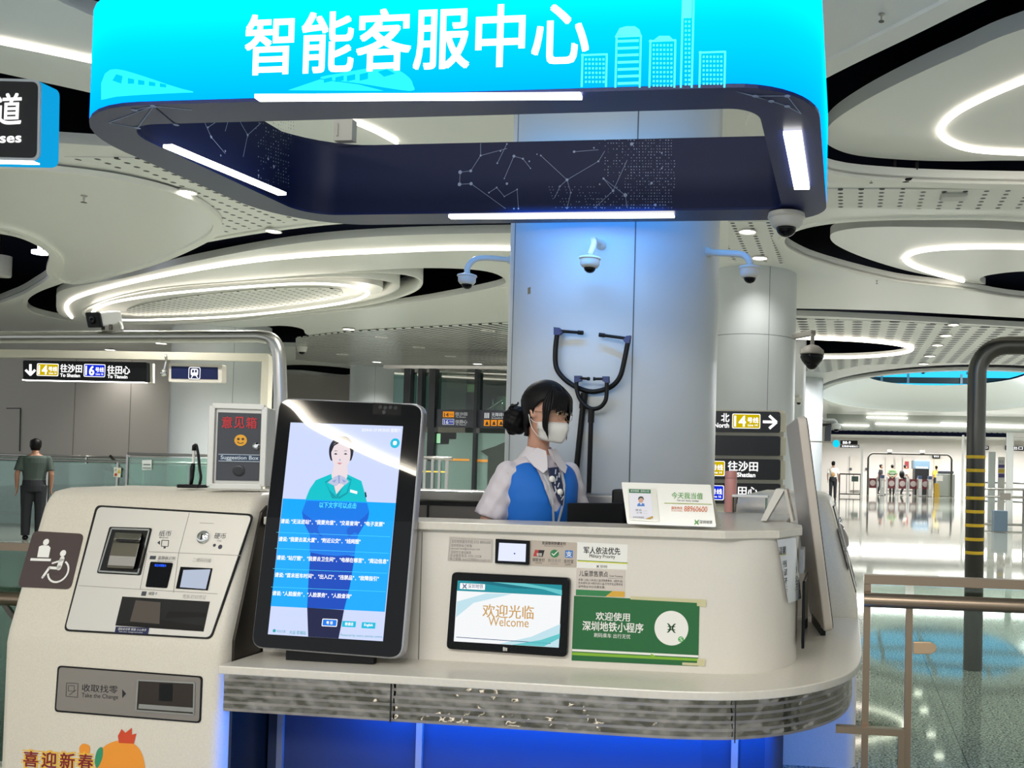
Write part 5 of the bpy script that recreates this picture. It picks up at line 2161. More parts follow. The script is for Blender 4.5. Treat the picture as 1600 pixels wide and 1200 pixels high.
def head_shape(mb, fr, s=1.0):
    mb.loft([ring(fr, z * s, w * s, f * s, b * s, 20) for z, w, f, b in HEAD])
    mb.loft([[fr(-.004 * s, -.088 * s, .012 * s), fr(.004 * s, -.088 * s, .012 * s), fr(0, -.070 * s, .012 * s)],
             [fr(-.013 * s, -.090 * s, -.036 * s), fr(.013 * s, -.090 * s, -.036 * s), fr(0, -.060 * s, -.036 * s)]])
    mb.ball(fr(0, -.101 * s, -.030 * s), .011 * s, 10, 6)
    for sx in (-1, 1):
        mb.ball(fr(sx * .006 * s, -.096 * s, -.058 * s), (.018 * s, .007 * s, .006 * s), 8, 5)
        mb.ball(fr(sx * .072 * s, .008 * s, -.012 * s), .016 * s, 10, 6)
        mb.ball(fr(sx * .076 * s, .014 * s, .004 * s), .013 * s, 10, 6)


# ---------------- the attendant
W = Vector((-1.285, 3.66, 0))
Z0 = 0.17
mb = MB()
mb.box(-1.9, -0.95, 3.46, 3.95, 0, Z0)
tag(mb.build('platform', M['midgrey']), 'low grey platform on which the attendant stands behind the counter', 'platform')
at_ = thing('person', 'person in white shirt, blue vest, face mask and glasses standing behind the counter', 'person', (W.x, W.y, Z0))
fb = Frame((W.x, W.y, 0), radians(52))
HC = fb(0.0, -0.035, 1.700)
fh = Frame(HC, radians(76))
fh.m = fh.m @ Matrix.Rotation(radians(6), 3, 'X')
TOR = [(0.95, .150, .095, .105), (1.10, .138, .092, .088), (1.18, .138, .098, .088), (1.27, .150, .118, .092), (1.34, .158, .126, .098), (1.40, .165, .113, .100), (1.455, .158, .085, .092), (1.495, .118, .060, .076), (1.525, .060, .045, .056)]
SH = {-1: (-.150, .0, 1.450), 1: (.150, .0, 1.450)}
EL = {-1: (-.222, .035, 1.215), 1: (.215, .02, 1.215)}
WR = {-1: (-.215, -.05, 1.00), 1: (.19, -.03, 1.00)}
mb = MB()
head_shape(mb, fh)
mb.tube([fh(0, .02, -.06), fb(0, .012, 1.56), fb(0, .018, 1.49)], [.046, .046, .058], 16)
mb.loft([ring(fb, z, w * .96, f * .95, b * .95) for z, w, f, b in TOR])
for s in (-1, 1):
    mb.tube([fb(*SH[s]), fb(*EL[s])], [.044, .036], 12)
    mb.ball(fb(*SH[s]), .046, 12, 8)
    mb.tube([fb(*EL[s]), fb(*WR[s])], [.036, .024], 12)
    mb.ball(fb(*EL[s]), .036, 12, 8)
    a, b2 = fb(*EL[s]), fb(*WR[s])
    d = (b2 - a).normalized()
    hand(mb, b2, d + Vector((0, 0, 0.2)), fb.m @ Vector((-s, 0, 0)), Vector((0, 0, 1)), 0.95, 0.6)
    mb.tube([fb(s * .085, .0, .95), fb(s * .09, .0, .58), fb(s * .09, .02, Z0 + .07)], [.085, .058, .036], 14)
    mb.ball(fb(s * .09, -.04, Z0 + .04), (.04, .04, .036), 12, 8)
fused = fuse(mb, 0.0075, 3)
fused.build('body', SKIN, at_, smooth=True)
# eyes and brows
for s in (-1, 1):
    mb = MB()
    mb.ball(fh(s * .031, -.083, .006), (.011, .011, .007), 12, 8)
    e = mb.build('eye', mat('eye_white', 'e6e2de', 0.2), at_, smooth=True)
    mb = MB()
    mb.ball(fh(s * .032, -.0915, .006), (.005, .005, .006), 10, 6)
    mb.build('iris', M['black'], e, smooth=True)
# shirt
mb = MB()
mb.loft([ring(fb, z, w * 1.02, f * 1.04, b * 1.04) for z, w, f, b in TOR])
for s in (-1, 1):
    S, E_ = fb(*SH[s]), fb(*EL[s])
    hem = S.lerp(E_, 0.80)
    mb.tube([S + Vector((0, 0, 0.004)), S.lerp(E_, 0.3), S.lerp(E_, 0.6), hem], [.047, .057, .064, .069], 16)
    mb.ball(S, .048, 14, 10)
sh_ = fuse(mb, 0.009, 4)
for v in sh_.bm.verts:      # soft creases
    v.co += Vector((1, -1, 0)) * (0.0022 * sin(v.co.z * 95 + v.co.x * 60) + 0.0016 * sin(v.co.x * 130 - v.co.z * 70))
sh_.build('shirt', mat('shirt_white', 'cfc8cf', 0.75), at_, smooth=True)
# vest: shell with neck opening and arm holes
zs = [0.98 + 0.02 * i for i in range(27)]
NA = 72


def tor(z):
    for i in range(len(TOR) - 1):
        if TOR[i][0] <= z <= TOR[i + 1][0]:
            t = (z - TOR[i][0]) / (TOR[i + 1][0] - TOR[i][0])
            return [TOR[i][k] + (TOR[i + 1][k] - TOR[i][k]) * t for k in (1, 2, 3)]
    return TOR[-1][1:]


mb = MB()
grid = {}
for i, z in enumerate(zs):
    w, f, b2 = tor(z)
    for j in range(NA):
        a = 2 * pi * j / NA
        y = -cos(a) * ((f if cos(a) > 0 else b2) * 1.10 + .004)
        grid[i, j] = fb((w * 1.075 + .003) * sin(a), y, z)
V = {}
for i in range(len(zs) - 1):
    for j in range(NA):
        a = math.degrees(2 * pi * (j + .5) / NA)
        a = a if a <= 180 else a - 360
        z = zs[i] + .01
        half = 0 if z < 1.25 else 2 + (z - 1.25) / 0.245 * 23
        if abs(a) < half:
            continue
        if 1.36 < z and abs(abs(a) - 94) < min(24, 8 + (z - 1.36) / 0.06 * 16):
            continue
        q = []
        for ii, jj in ((i, j), (i, (j + 1) % NA), (i + 1, (j + 1) % NA), (i + 1, j)):
            if (ii, jj) not in V:
                V[ii, jj] = mb.bm.verts.new(grid[ii, jj])
            q.append(V[ii, jj])
        mb.bm.faces.new(q)
for _ in range(26):          # even out the cut edges
    mv = {}
    for v in mb.bm.verts:
        nb = [e.other_vert(v) for e in v.link_edges if e.is_boundary]
        if len(nb) == 2:
            mv[v] = v.co * 0.5 + (nb[0].co + nb[1].co) * 0.25
    for v, c_ in mv.items():
        v.co = c_
vest = mb.build('vest', mat('vest_blue', '0a66c4', 0.7), at_, smooth=True)
s_ = vest.modifiers.new('thick', 'SOLIDIFY')
s_.thickness = 0.006
s2 = vest.modifiers.new('soft', 'SUBSURF')
s2.levels = s2.render_levels = 1
# collar: stand and two rounded flaps
mb = MB()
n = 22
rows = []
for r_, z, ff in ((.056, 1.560, .006), (.060, 1.548, .010), (.086, 1.510, .018), (.090, 1.502, .020)):
    row = []
    for i in range(n + 1):
        a = radians(-162 + 324 * i / n) + pi
        k = 1.0 + ff * 6 * max(0, -cos(a)) * 0
        row.append(fb(r_ * sin(a), -cos(a) * r_ * 0.92 + .008, z - 0.012 * max(0, cos(a))))
    rows.append(row)
mb.loft(rows, cap=False, closed_ring=False)
for s in (-1, 1):
    P = [fb(s * .012, -.062, 1.540), fb(s * .045, -.048, 1.552), fb(s * .088, -.026, 1.516), fb(s * .080, -.086, 1.474), fb(s * .054, -.112, 1.448), fb(s * .032, -.108, 1.464), fb(s * .016, -.080, 1.508)]
    mb.prism(P, fb.m @ Vector((0, -.004, .001)))
co_ = mb.build('collar', mat('collar_white', 'd8d2d8', 0.7), at_, smooth='auto')
s_ = co_.modifiers.new('thick', 'SOLIDIFY')
s_.thickness = 0.003
# patterned neck scarf with two white buttons
mb = MB()
P = [(-.026, 1.470), (.022, 1.475), (.030, 1.42), (.034, 1.365), (.018, 1.315), (.004, 1.335), (-.012, 1.38), (-.024, 1.43)]
mb.prism([fb(x, -.100 - (1.48 - z) * .28, z) for x, z in P], fb.m @ Vector((0, -.010, 0)))
sc_ = mb.build('scarf', mat('scarf_navy', '172448', 0.5), at_, bevel=0.003)
mb = MB()
random.seed(11)
for i in range(9):
    z = 1.455 - i * .0135
    x = random.uniform(-.012, .02)
    c = fb(x, -.1125 - (1.48 - z) * .28, z)
    u_ = fb.m @ Vector((random.uniform(-.7, .7), 0, 1)).normalized()
    mb.bar(c - u_ * .010, c + u_ * .010, .005, .001, up=fb.m @ Vector((0, -1, 0)))
mb.build('scarf_print', ink('c9cdd8'), sc_)
for x, z in ((-.020, 1.425), (.010, 1.372)):
    mb = MB()
    mb.lathe(fb(x, -.112 - (1.48 - z) * .28, z), [(.013, 0), (.013, .005), (.009, .009), (0, .010)], 16, fb.m @ Vector((0, -1, .2)))
    mb.build('button', M['paper'], sc_, smooth='auto')
# lanyard
for s in (-1, 1):
    pts = []
    for x, z in ((s * .052, 1.525), (s * .050, 1.47), (s * .038, 1.40), (s * .024, 1.32), (s * .010, 1.24), (s * .006, 1.14)):
        w, f, b2 = tor(min(z, 1.5))
        y = -(f * 1.12 + .010) * math.sqrt(max(0.05, 1 - (x / (w * 1.1)) ** 2))
        if z > 1.5:
            y = -.045
        pts.append(fb(x, y, z))
    mb = MB()
    for a, b3 in zip(pts, pts[1:]):
        mb.bar(a, b3, .0095, .0015, up=fb.m @ Vector((0, -1, 0)))
    mb.build('lanyard', mat('lanyard_grey', 'b9bcc0', 0.6), at_)
# mask
mb = MB()
rows = []
for z, k in ((-.030, .004), (-.042, .010), (-.058, .013), (-.075, .014), (-.092, .013), (-.108, .009), (-.119, .003)):
    row = []
    zz = max(min(z, .1), -.1175)
    for i in range(len(HEAD) - 1):
        if HEAD[i][0] <= zz <= HEAD[i + 1][0]:
            t = (zz - HEAD[i][0]) / (HEAD[i + 1][0] - HEAD[i][0])
            w, f, b2 = [HEAD[i][q] + (HEAD[i + 1][q] - HEAD[i][q]) * t for q in (1, 2, 3)]
    w = max(w, .040)
    f = max(f, .082)
    for i in range(21):
        a = radians(-82 + 164 * i / 20)
        nose = .016 * math.exp(-(a / .35) ** 2) * (1 if z > -.06 else .55)
        rip = .0012 * sin(z * 420 + abs(a) * 2)
        row.append(fh((w + k + rip) * sin(a), -(f + k + nose + rip) * cos(a) * 1.0 - (0.0 if abs(a) < 1 else 0), z + .010 * (1 - cos(a)) * (-1 if z > -.07 else 1)))
    rows.append(row)
mb.loft(rows, cap=False, closed_ring=False)
mk = mb.build('face_mask', mat('mask_white', 'd9d7d4', 0.8), at_, smooth=True)
s_ = mk.modifiers.new('thick', 'SOLIDIFY')
s_.thickness = 0.003
for s in (-1, 1):
    mb = MB()
    for z0 in (-.045, -.100):
        mb.tube(curve_pts([fh(s * .060, -.020, z0), fh(s * .072, .010, (z0 - .03) / 2), fh(s * .082, .026, -.012)], False, 4), .0014, 6)
    mb.build('ear_loop', M['paper'], mk)
# glasses
mb = MB()
for s in (-1, 1):
    mb.tube([fh(s * .033 + .0245 * cos(a), -.101 + .004 * abs(cos(a)), -.004 + .020 * sin(a)) for a in [2 * pi * i / 24 for i in range(24)]], .0011, 6, True)
    mb.tube([fh(s * .057, -.099, .004), fh(s * .073, -.075, .004), fh(s * .079, .010, .002)], .0012, 6)
mb.tube([fh(-.009, -.103, .0), fh(0, -.108, .003), fh(.009, -.103, .0)], .0011, 6)
mb.build('glasses', mat('gold_wire', 'c9a678', 0.25, metal=1.0), at_)
# hair: cap, bun, fringe and side locks
mb = MB()


def headw(z):
    z = max(min(z, .1179), -.1179)
    for i in range(len(HEAD) - 1):
        if HEAD[i][0] <= z <= HEAD[i + 1][0]:
            t = (z - HEAD[i][0]) / (HEAD[i + 1][0] - HEAD[i][0])
            return [HEAD[i][q] + (HEAD[i + 1][q] - HEAD[i][q]) * t for q in (1, 2, 3)]


rows = []
for z in (-.105, -.085, -.06, -.035, -.01, .015, .04, .06, .08, .10, .115, .127, .135, .139, .1405):
    w, f, b2 = headw(z if z < .1179 else .117)
    lim = 122 if z < -.05 else 104 if z < -.015 else 92 if z < .02 else 78 if z < .045 else 62 if z < .065 else 34 if z < .085 else 3
    w, f, b2 = max(w, .05 if z < 0 else w) + .016, f + .016, max(b2, .045 + (.02 if z < -.08 else .03)) + .016
    if z > .03:
        e_ = math.sqrt(max(.002, 1 - ((z - .03) / .111) ** 2))
        w, f, b2 = .090 * e_, .104 * e_, .114 * e_
    row = []
    for i in range(25):
        a = radians(lim + (360 - 2 * lim) * i / 24)
        row.append(fh(w * sin(a), -cos(a) * (f if cos(a) > 0 else b2), z))
    rows.append(row)
mb.loft(rows, cap=False, closed_ring=False)
mb.face(rows[-1])
cap = mb.build('hair', HAIR, at_, smooth=True)
s_ = cap.modifiers.new('thick', 'SOLIDIFY')
s_.thickness = 0.010
mb = MB()
mb.ball(fh(0, .136, -.046), (.066, .052, .062), 18, 12, fh.m)
for i in range(7):
    a = 2 * pi * i / 7
    mb.ball(fh(.036 * cos(a), .146, -.046 + .034 * sin(a)), (.034, .030, .032), 10, 8)
bn = fuse(mb, 0.006, 2)
for v in bn.bm.verts:
    v.co += (v.co - fh(0, .136, -.046)).normalized() * (.0015 * sin(v.co.z * 210 + v.co.x * 90) + .001 * sin(v.co.x * 300 - v.co.z * 120))
bn.build('hair_bun', HAIR, cap, smooth=True)
mb = MB()
mb.tube(curve_pts([fh(-.04, .150, .0), fh(-.055, .135, .012), fh(-.045, .112, .022), fh(-.03, .12, .030)], False, 4), .004, 6)
mb.ball(fh(-.045, .135, .014), .009, 8, 6)
mb.build('hair_clip', M['black'], cap)
mb = MB()
random.seed(5)
for i in range(21):
    x0 = -.064 + i * .0064
    a = fh(x0 * .55, -.045, .116)
    side = -1 if x0 < .0 else 1
    b2 = fh(x0 * 1.0, -.100 + abs(x0) * .42, .078)
    c = fh(x0 * 1.12 + side * .004, -.110 + abs(x0) * .50, .040)
    d = fh(x0 * 1.14 + side * random.uniform(.004, .012), -.113 + abs(x0) * .55, random.uniform(-.006, .016))
    mb.tube(curve_pts([a, b2, c, d], False, 4), [.0085] * 6 + [.0075, .006, .0055, .005, .004, .0025, .001], 7, flat=0.6)
mb.build('fringe', HAIR, cap, smooth=True)
for s in (-1, 1):
    mb = MB()
    for k in range(3):
        mb.tube(curve_pts([fh(s * .050, -.050, .100), fh(s * (.074 + .002 * k), -.066 + .011 * k, .045), fh(s * (.080 - .001 * k), -.066 + .010 * k, -.010), fh(s * .076, -.066 + .009 * k, -.055), fh(s * .070, -.074 + .006 * k, -.105 + .012 * k)], False, 4),
                [.008] * 7 + [.007, .006, .0055, .005, .0045, .004, .0035, .003, .002, .001], 7)
    mb.build('side_lock', HAIR, cap, smooth=True)
# trousers and shoes (behind the counter)
mb = MB()
mb.loft([ring(fb, z, w, f, b2) for z, w, f, b2 in ((.80, .155, .11, .125), (.95, .158, .105, .112), (1.06, .145, .100, .095))])
for s in (-1, 1):
    mb.tube([fb(s * .08, .0, .86), fb(s * .09, .0, .58), fb(s * .09, .02, Z0 + .06)], [.098, .072, .062], 14)
fuse(mb, 0.012, 3).build('trousers', mat('trousers_navy', '151a2c', 0.7), at_, smooth=True)
for s in (-1, 1):
    mb = MB()
    mb.ball(fb(s * .09, -.045, Z0 + .036), (.044, .044, .036), 14, 8)
    mb.ball(fb(s * .09, -.10, Z0 + .028), (.042, .05, .028), 14, 8)
    fuse(mb, 0.008, 2).build('shoe', M['black'], at_, smooth=True)


# ---------------- people in the hall
def walker(label, loc, th, H, shirt, trousers, skin, vox=0.012, stride=0.0, arms='down', long_sleeve=False, bag=None):
    k = H / 1.68
    fr = Frame(loc, th)
    g = lambda x, y, z: fr(x * k, y * k, z * k)
    t = thing('person', label, 'person', loc)
    hd = Frame(g(0, -.02, 1.562), th)
    T = [(.90, .150, .10, .115), (1.02, .142, .095, .098), (1.15, .155, .105, .10), (1.28, .172, .115, .105), (1.36, .170, .09, .095), (1.40, .12, .062, .078), (1.43, .06, .05, .058)]
    sw = stride
    leg = {-1: [(-.085, .0, .90), (-.09, -.14 * sw, .49), (-.09, -.22 * sw, .075)], 1: [(.085, .0, .90), (.09, .04 * sw, .49), (.09, .24 * sw, .075 + .03 * sw)]}
    if arms == 'back':
        el = {s: (s * .245, .10, 1.10) for s in (-1, 1)}
        wr = {s: (s * .06, .15, .98) for s in (-1, 1)}
    else:
        el = {s: (s * .225, .03 + s * .08 * sw, 1.09) for s in (-1, 1)}
        wr = {s: (s * .225, -.03 + s * .20 * sw, .86) for s in (-1, 1)}
    mb = MB()
    head_shape(mb, hd, k * 0.97)
    mb.tube([g(0, .0, 1.48), g(0, .012, 1.38)], [.048 * k, .058 * k], 12)
    mb.loft([ring(fr, z * k, w * k * .95, f * k * .95, b * k * .95) for z, w, f, b in T])
    for s in (-1, 1):
        S = g(s * .172, 0, 1.345)
        mb.tube([S, g(*el[s])], [.044 * k, .036 * k], 10)
        mb.tube([g(*el[s]), g(*wr[s])], [.036 * k, .025 * k], 10)
        mb.ball(g(*el[s]), .036 * k, 10, 6)
        d = g(*wr[s]) - g(*el[s])
        hand(mb, g(*wr[s]), d, fr.m @ Vector((0, -1, 0)), fr.m @ Vector((-s, 0, 0)) if arms != 'back' else Vector((0, 0, 1)), k, 0.45)
        mb.tube([g(*p) for p in leg[s]], [.088 * k, .056 * k, .036 * k], 12)
        f0 = leg[s][2]
        mb.ball(g(f0[0], f0[1] - .05, f0[2] - .035), (.04 * k, .04 * k, .03 * k), 10, 6)
    fuse(mb, vox, 2).build('body', skin, t, smooth=True)
    mb = MB()
    mb.loft([ring(fr, z * k, w * k * 1.07, f * k * 1.09, b * k * 1.09) for z, w, f, b in T[:-1]])
    for s in (-1, 1):
        S, E_ = g(s * .172, 0, 1.345), g(*el[s])
        mb.ball(S, .056 * k, 12, 8)
        mb.tube([S, S.lerp(E_, .4), S.lerp(E_, .78)], [.055 * k, .060 * k, .062 * k], 12)
        if long_sleeve:
            mb.tube([S.lerp(E_, .7), E_, E_.lerp(g(*wr[s]), .9)], [.056 * k, .048 * k, .036 * k], 12)
    fuse(mb, vox, 3).build('shirt', mat('shirt_' + shirt, shirt, 0.8), t, smooth=True)
    mb = MB()
    mb.loft([ring(fr, z * k, w * k, f * k, b * k) for z, w, f, b in ((.80, .155, .115, .13), (.90, .162, .115, .128), (1.0, .155, .108, .112))])
    for s in (-1, 1):
        mb.tube([g(*p) for p in leg[s]], [.100 * k, .074 * k, .060 * k], 12)
    fuse(mb, vox, 3).build('trousers', mat('trousers_' + trousers, trousers, 0.8), t, smooth=True)
    for s in (-1, 1):
        f0 = leg[s][2]
        mb = MB()
        mb.ball(g(f0[0], f0[1] - .02, f0[2] - .037), (.046 * k, .07 * k, .038 * k), 12, 8, fr.m)
        mb.ball(g(f0[0], f0[1] - .09, f0[2] - .045), (.044 * k, .07 * k, .030 * k), 12, 8, fr.m)
        fuse(mb, 0.009, 2).build('shoe', M['black'], t, smooth=True)
    mb = MB()
    rows = []
    for z in (-.075, -.045, -.01, .03, .06, .085, .105, .118, .124):
        w, f, b2 = headw(z if z < .1179 else .117)
        lim = 118 if z < -.03 else 98 if z < .045 else 60 if z < .07 else 20 if z < .09 else 3
        rows.append([hd((w + .012) * k * sin(a), -cos(a) * ((f if cos(a) > 0 else b2) + .013) * k, z * k) for a in [radians(lim + (360 - 2 * lim) * i / 18) for i in range(19)]])
    mb.loft(rows, cap=False, closed_ring=False)
    mb.face(rows[-1])
    o = mb.build('hair', HAIR, t, smooth=True)
    s_ = o.modifiers.new('thick', 'SOLIDIFY')
    s_.thickness = 0.012
    return t, fr, k, g


p = on_y(56, 690, 13.4)
walker('person seen from behind in dark green t-shirt and black trousers by the glass railing', (p.x, 13.4, 0), radians(222), 1.68, '38443f', '14161c', SKIN_D, vox=0.009)
p = on_z(1301, 779, 0)
p = on_y(1301, 779, 41.0)
t, fr, k, g = walker('person in white t-shirt with a tan bag on the back, beside the lit column', (p.x, 41.0, 0), radians(170), 1.76, 'e2e0da', '16171c', SKIN_D, stride=0.25)
mb = MB()
mb.ball(g(-.03, .15, 1.10), (.10 * k, .05 * k, .10 * k), 14, 10)
mb.tube([g(.06, .14, 1.18), g(.15, .11, 1.36)], .012, 6)
bg_ = mb.build('shoulder_bag', ink('b08a5c'), t, smooth=True)
GY = 51.0
for px, lab, th, sh, tr, stv, extra in [
    (1376, 'person in black clothes stepping past the first red gate panel', 100, '14151a', '101116', 0.6, None),
    (1394, 'person in green vest standing with back turned among the red gates', 180, '5c7a52', '2b2628', 0.0, 'vest'),
    (1414, 'person in light shirt with a black backpack striding by the security gates', 110, 'b9bab6', '15161b', 0.8, 'pack'),
    (1463, 'person in yellow top far off beside the security scanner doorway', 200, 'c9b44a', '202026', 0.0, None)]:
    yy = GY if px != 1463 else 55.0
    p = on_y(px, 745, yy)
    t, fr, k, g = walker(lab, (p.x, yy, 0), radians(th), 1.70, sh, tr, SKIN_D, vox=0.014, stride=stv, arms='back' if extra == 'vest' else 'down')
    if extra == 'pack':
        mb = MB()
        mb.ball(g(0, .19, 1.16), (.14 * k, .14 * k, .22 * k), 14, 10)
        mb.build('backpack', M['black'], t, smooth=True)
    if extra == 'vest':
        mb = MB()
        for z in (1.06, 1.2):
            mb.loft([ring(fr, zz, .186, .128, .122) for zz in (z, z + .05)], cap=False)
        mb.build('reflective_band', ink('b9c4b4'), t)
# ================================================================== concourse on the far side of the ticket machine
# ---- steel arch with box camera
AY = 7.2
t = thing('steel_arch', 'steel pipe arch with rounded corner rising behind the talking kiosk', 'arch', on_y(437, 700, AY).xy.to_3d())
mb = MB()
g0 = on_y(440, 620, AY)
g0.z = 0
path = [g0, on_y(438.5, 620, AY), on_y(437, 575, AY)] + curve_pts([on_y(437, 570, AY), on_y(434, 545, AY), on_y(424, 530, AY), on_y(405, 525.5, AY)], False, 5) + [on_y(300, 526, AY), on_y(0, 527, AY), on_y(-200, 527, AY)]
mb.tube(path, 0.055, 16)
mb.build('pipe', M['steel'], t, smooth=True)
t = thing('box_camera', 'white box camera with black front standing on the steel arch', 'security camera', on_y(172, 518, AY))
f = lambda x, y, d=0.0: on_y(x, y, AY + d)
mb = MB()
a, b2 = f(146, 500, -.10), f(182, 496, .12)
d = (b2 - a).normalized()
mb.bar(a + d * .02, b2, 0.13, 0.12)
mb.build('housing', M['offwhite'], t, bevel=0.012)
mb = MB()
mb.bar(a - d * .01, a + d * .025, 0.145, 0.135)
fr0 = mb.build('front', M['black'], t, bevel=0.012)
mb = MB()
mb.lathe(a - d * .008, [(.035, 0), (.035, .006), (.02, .008), (0, .006)], 16, -d)
mb.build('lens', M['blackgloss'], fr0)
for x in (161, 173):
    mb = MB()
    mb.tube([f(x, 507), f(x, 515.5)], 0.014, 8)
    mb.build('bracket_leg', M['steel_dark'], t)
mb = MB()
mb.tube(curve_pts([f(181, 500, .1), f(188, 505, .08), f(191, 511, .03), f(190, 515)], False, 5), 0.011, 8)
mb.build('cable', M['offwhite'], t)

# ---- cream sign gantry with two signs and a hook lamp
GO = on_y(120, 580, 11.5)
ga = radians(10)
GF = Face(GO, (cos(ga), sin(ga), 0), (0, 0, 1))
t = thing('sign_gantry', 'cream square tube gantry carrying the hanging line signs', 'gantry', Vector((on_y(420, 600, 12.3).x, 12.3, 0)))
mb = MB()
mb.bar(GF(-200, 549), GF(420, 559), 0.10, 0.11)
mb.build('beam', mat('gantry_cream', 'cfcab9', 0.45), t)
mb = MB()
a = GF(418, 562)
mb.box(a.x - .055, a.x + .055, a.y - .05, a.y + .05, 0, GF(418, 556).z)
mb.build('post', mat('gantry_cream_post', 'cfcab9', 0.45), t)


def line_badge(mb, f, box, num, colour_ink, off, small='号线', sub='Line'):
    x0, y0, x1, y1 = box
    mb.rect(f, x0, y0, x1, y1, off, r=0.02).ink(0)
    mb.rect(f, x0 + 1, y0 + 1, x1 - 1, y1 - 1, off + 0.002, r=0.018).ink(colour_ink)
    w = x1 - x0
    mb.text(f, num, (x0 + w * .08, y0 + (y1 - y0) * .15, x0 + w * .48, y1 - (y1 - y0) * .15), off + 0.004, 0.03)
    mb.text(f, small, (x0 + w * .54, y0 + (y1 - y0) * .25, x0 + w * .93, y0 + (y1 - y0) * .62), off + 0.004, 0.02)
    mb.text(f, sub + ' ' + num, (x0 + w * .56, y0 + (y1 - y0) * .70, x0 + w * .9, y0 + (y1 - y0) * .85), off + 0.004, 0.02)
    mb.ink(0)


def arrow(mb, f, pts, w, off):
    for a, b3 in pts:
        mb.bar(f(*a, off), f(*b3, off), w, 0.004, up=f.n)
    return mb


WH = glow('sign_white', 'ffffff', 1.0)
YE = glow('sign_yellow', 'c8ae00', 0.8)
BL = glow('sign_blue', '1530d8', 0.75)
t = thing('line_sign', 'long black hanging sign with down arrow and yellow 14 and blue 16 badges', 'sign', GF(133, 597))
mb = MB()
P = GF.pts([(36, 563), (229, 566), (229, 597), (36, 593)], 0.0)
mb.prism(rounded(P, .02), -GF.n * .12)
mb.build('box', M['black'], t)
mb = MB()
mb.prism([p - GF.n * .13 for p in GF.pts([(38, 565), (233.5, 567), (233.5, 597.5), (38, 593.5)], 0.0)], GF.n * .05)
mb.build('end_cap', M['cream'], t)
mb = MB()
mb.bar(GF(38, 593.8, -.05), GF(228, 597.6, -.05), .08, .015)
mb.build('light_edge', M['led_soft'], t)
mb = MB()
arrow(mb, GF, [((47.5, 569), (47.5, 584)), ((40, 578), (48, 586)), ((55, 578), (47, 586))], .032, .003)
mb.text(GF, '往沙田', (94.5, 569.5, 128, 582), .003, .02)
mb.text(GF, 'To Shatian', (94, 584, 125, 589), .003, .04)
mb.text(GF, '往田心', (168, 571.5, 203, 584.5), .003, .02)
mb.text(GF, 'To Tianxin', (168, 586, 199, 591), .003, .04)
mb.ink(0)
line_badge(mb, GF, (57.5, 568, 91.5, 587.5), '14', 1, .003)
line_badge(mb, GF, (131, 569, 164.5, 589), '16', 2, .003)
mb.build('lettering', [WH, YE, BL], t)
t = thing('train_sign', 'small cream framed black sign with a white train symbol', 'sign', GF(308, 598))
mb = MB()
P = GF.pts([(263.5, 567), (347, 569.5), (347, 598), (263, 596.5)], 0.0)
mb.prism(rounded(P, .03), -GF.n * .12)
mb.build('frame', M['cream'], t)
mb = MB()
mb.quad(GF, [(267.5, 572), (340.5, 574), (340.5, 593), (267.5, 591.5)], .003)
mb.build('panel', M['navy'], t)
mb = MB()
mb.rect(GF, 294.5, 573.5, 313, 592.5, .005, r=.03).ink(0)
mb.rect(GF, 295.5, 574.5, 312, 591.5, .007, r=.025).ink(1)
mb.rect(GF, 298, 576, 309.5, 587, .009, r=.03).ink(0)
mb.rect(GF, 300, 578, 303.2, 582, .011)
mb.rect(GF, 304.4, 578, 307.6, 582, .011)
mb.ink(1)
for s in (-1, 1):
    mb.bar(GF(303.8 + s * 2.6, 587, .009), GF(303.8 + s * 5, 590.5, .009), .012, .003, up=GF.n)
mb.ink(0)
mb.build('pictogram', [WH, M['navy']], t)
t = thing('hook_lamp', 'small chrome lamp hooked on the cream gantry between two signs', 'lamp', GF(256, 588))
mb = MB()
mb.tube([GF(259, 553, .07), GF(259, 566, .07), GF(257, 576, .06), GF(255.5, 584, .05)], [.012, .012, .02, .035], 10)
mb.ball(GF(255.5, 583, .05), (.05, .05, .05), 12, 8)
mb.build('lamp_body', M['chrome'], t, smooth=True)

# ---- passage sign hanging near the ceiling
HF = Face(on_y(60, 250, 4.5), (1, 0, 0), (0, 0, 1))
t = thing('passage_sign', 'black hanging passage sign with cyan glowing edge and white border', 'sign', HF(30, 255) + Vector((0, .06, 0)))
P = HF.pts([(-180, 118), (63, 124), (61, 251), (-180, 246)], 0.0)
mb = MB()
mb.prism([p + Vector((0, .006, 0)) for p in rounded(P, .05)], (0, .12, 0))
mb.build('edge_band', glow('sign_edge_cyan', '10a8e8', 0.7), t, smooth='auto')
mb = MB()
mb.prism(rounded(P, .05), (0, .012, 0))
mb.build('border', mat('border_silver', 'c6cbd2', 0.3), t, smooth='auto')
mb = MB()
P2 = HF.pts([(-176, 122.5), (59.5, 128), (57.5, 247), (-176, 241)], .001)
mb.face(rounded(P2, .04))
mb.build('front_panel', mat('sign_front_black', '11131c', 0.4), t)
mb = MB()
mb.text(HF, '通道', (-52, 147, 33, 195), .003, .018)
mb.text(HF, 'Passes', (-36, 208.5, 33, 223), .003, .035)
mb.build('lettering', WH, t)
mb = MB()
mb.bar(HF(-178, 249, -.03), HF(57, 254, -.03), .04, .012)
mb.build('light_bar', M['led_soft'], t)
for x in (-160, -60):
    mb = MB()
    a = HF(x, 125, -.06)
    mb.tube([a, (a.x, a.y, CZ)], .012, 8)
    mb.build('hanger_rod', M['offwhite'], t)

# ---- glass railings round the escalator opening
M['rail_glass'] = glass('railing_glass', 'a5c4b4', 0.06)
M['rail_glass2'] = glass('pale_railing_glass', 'cfe6dc', 0.06)


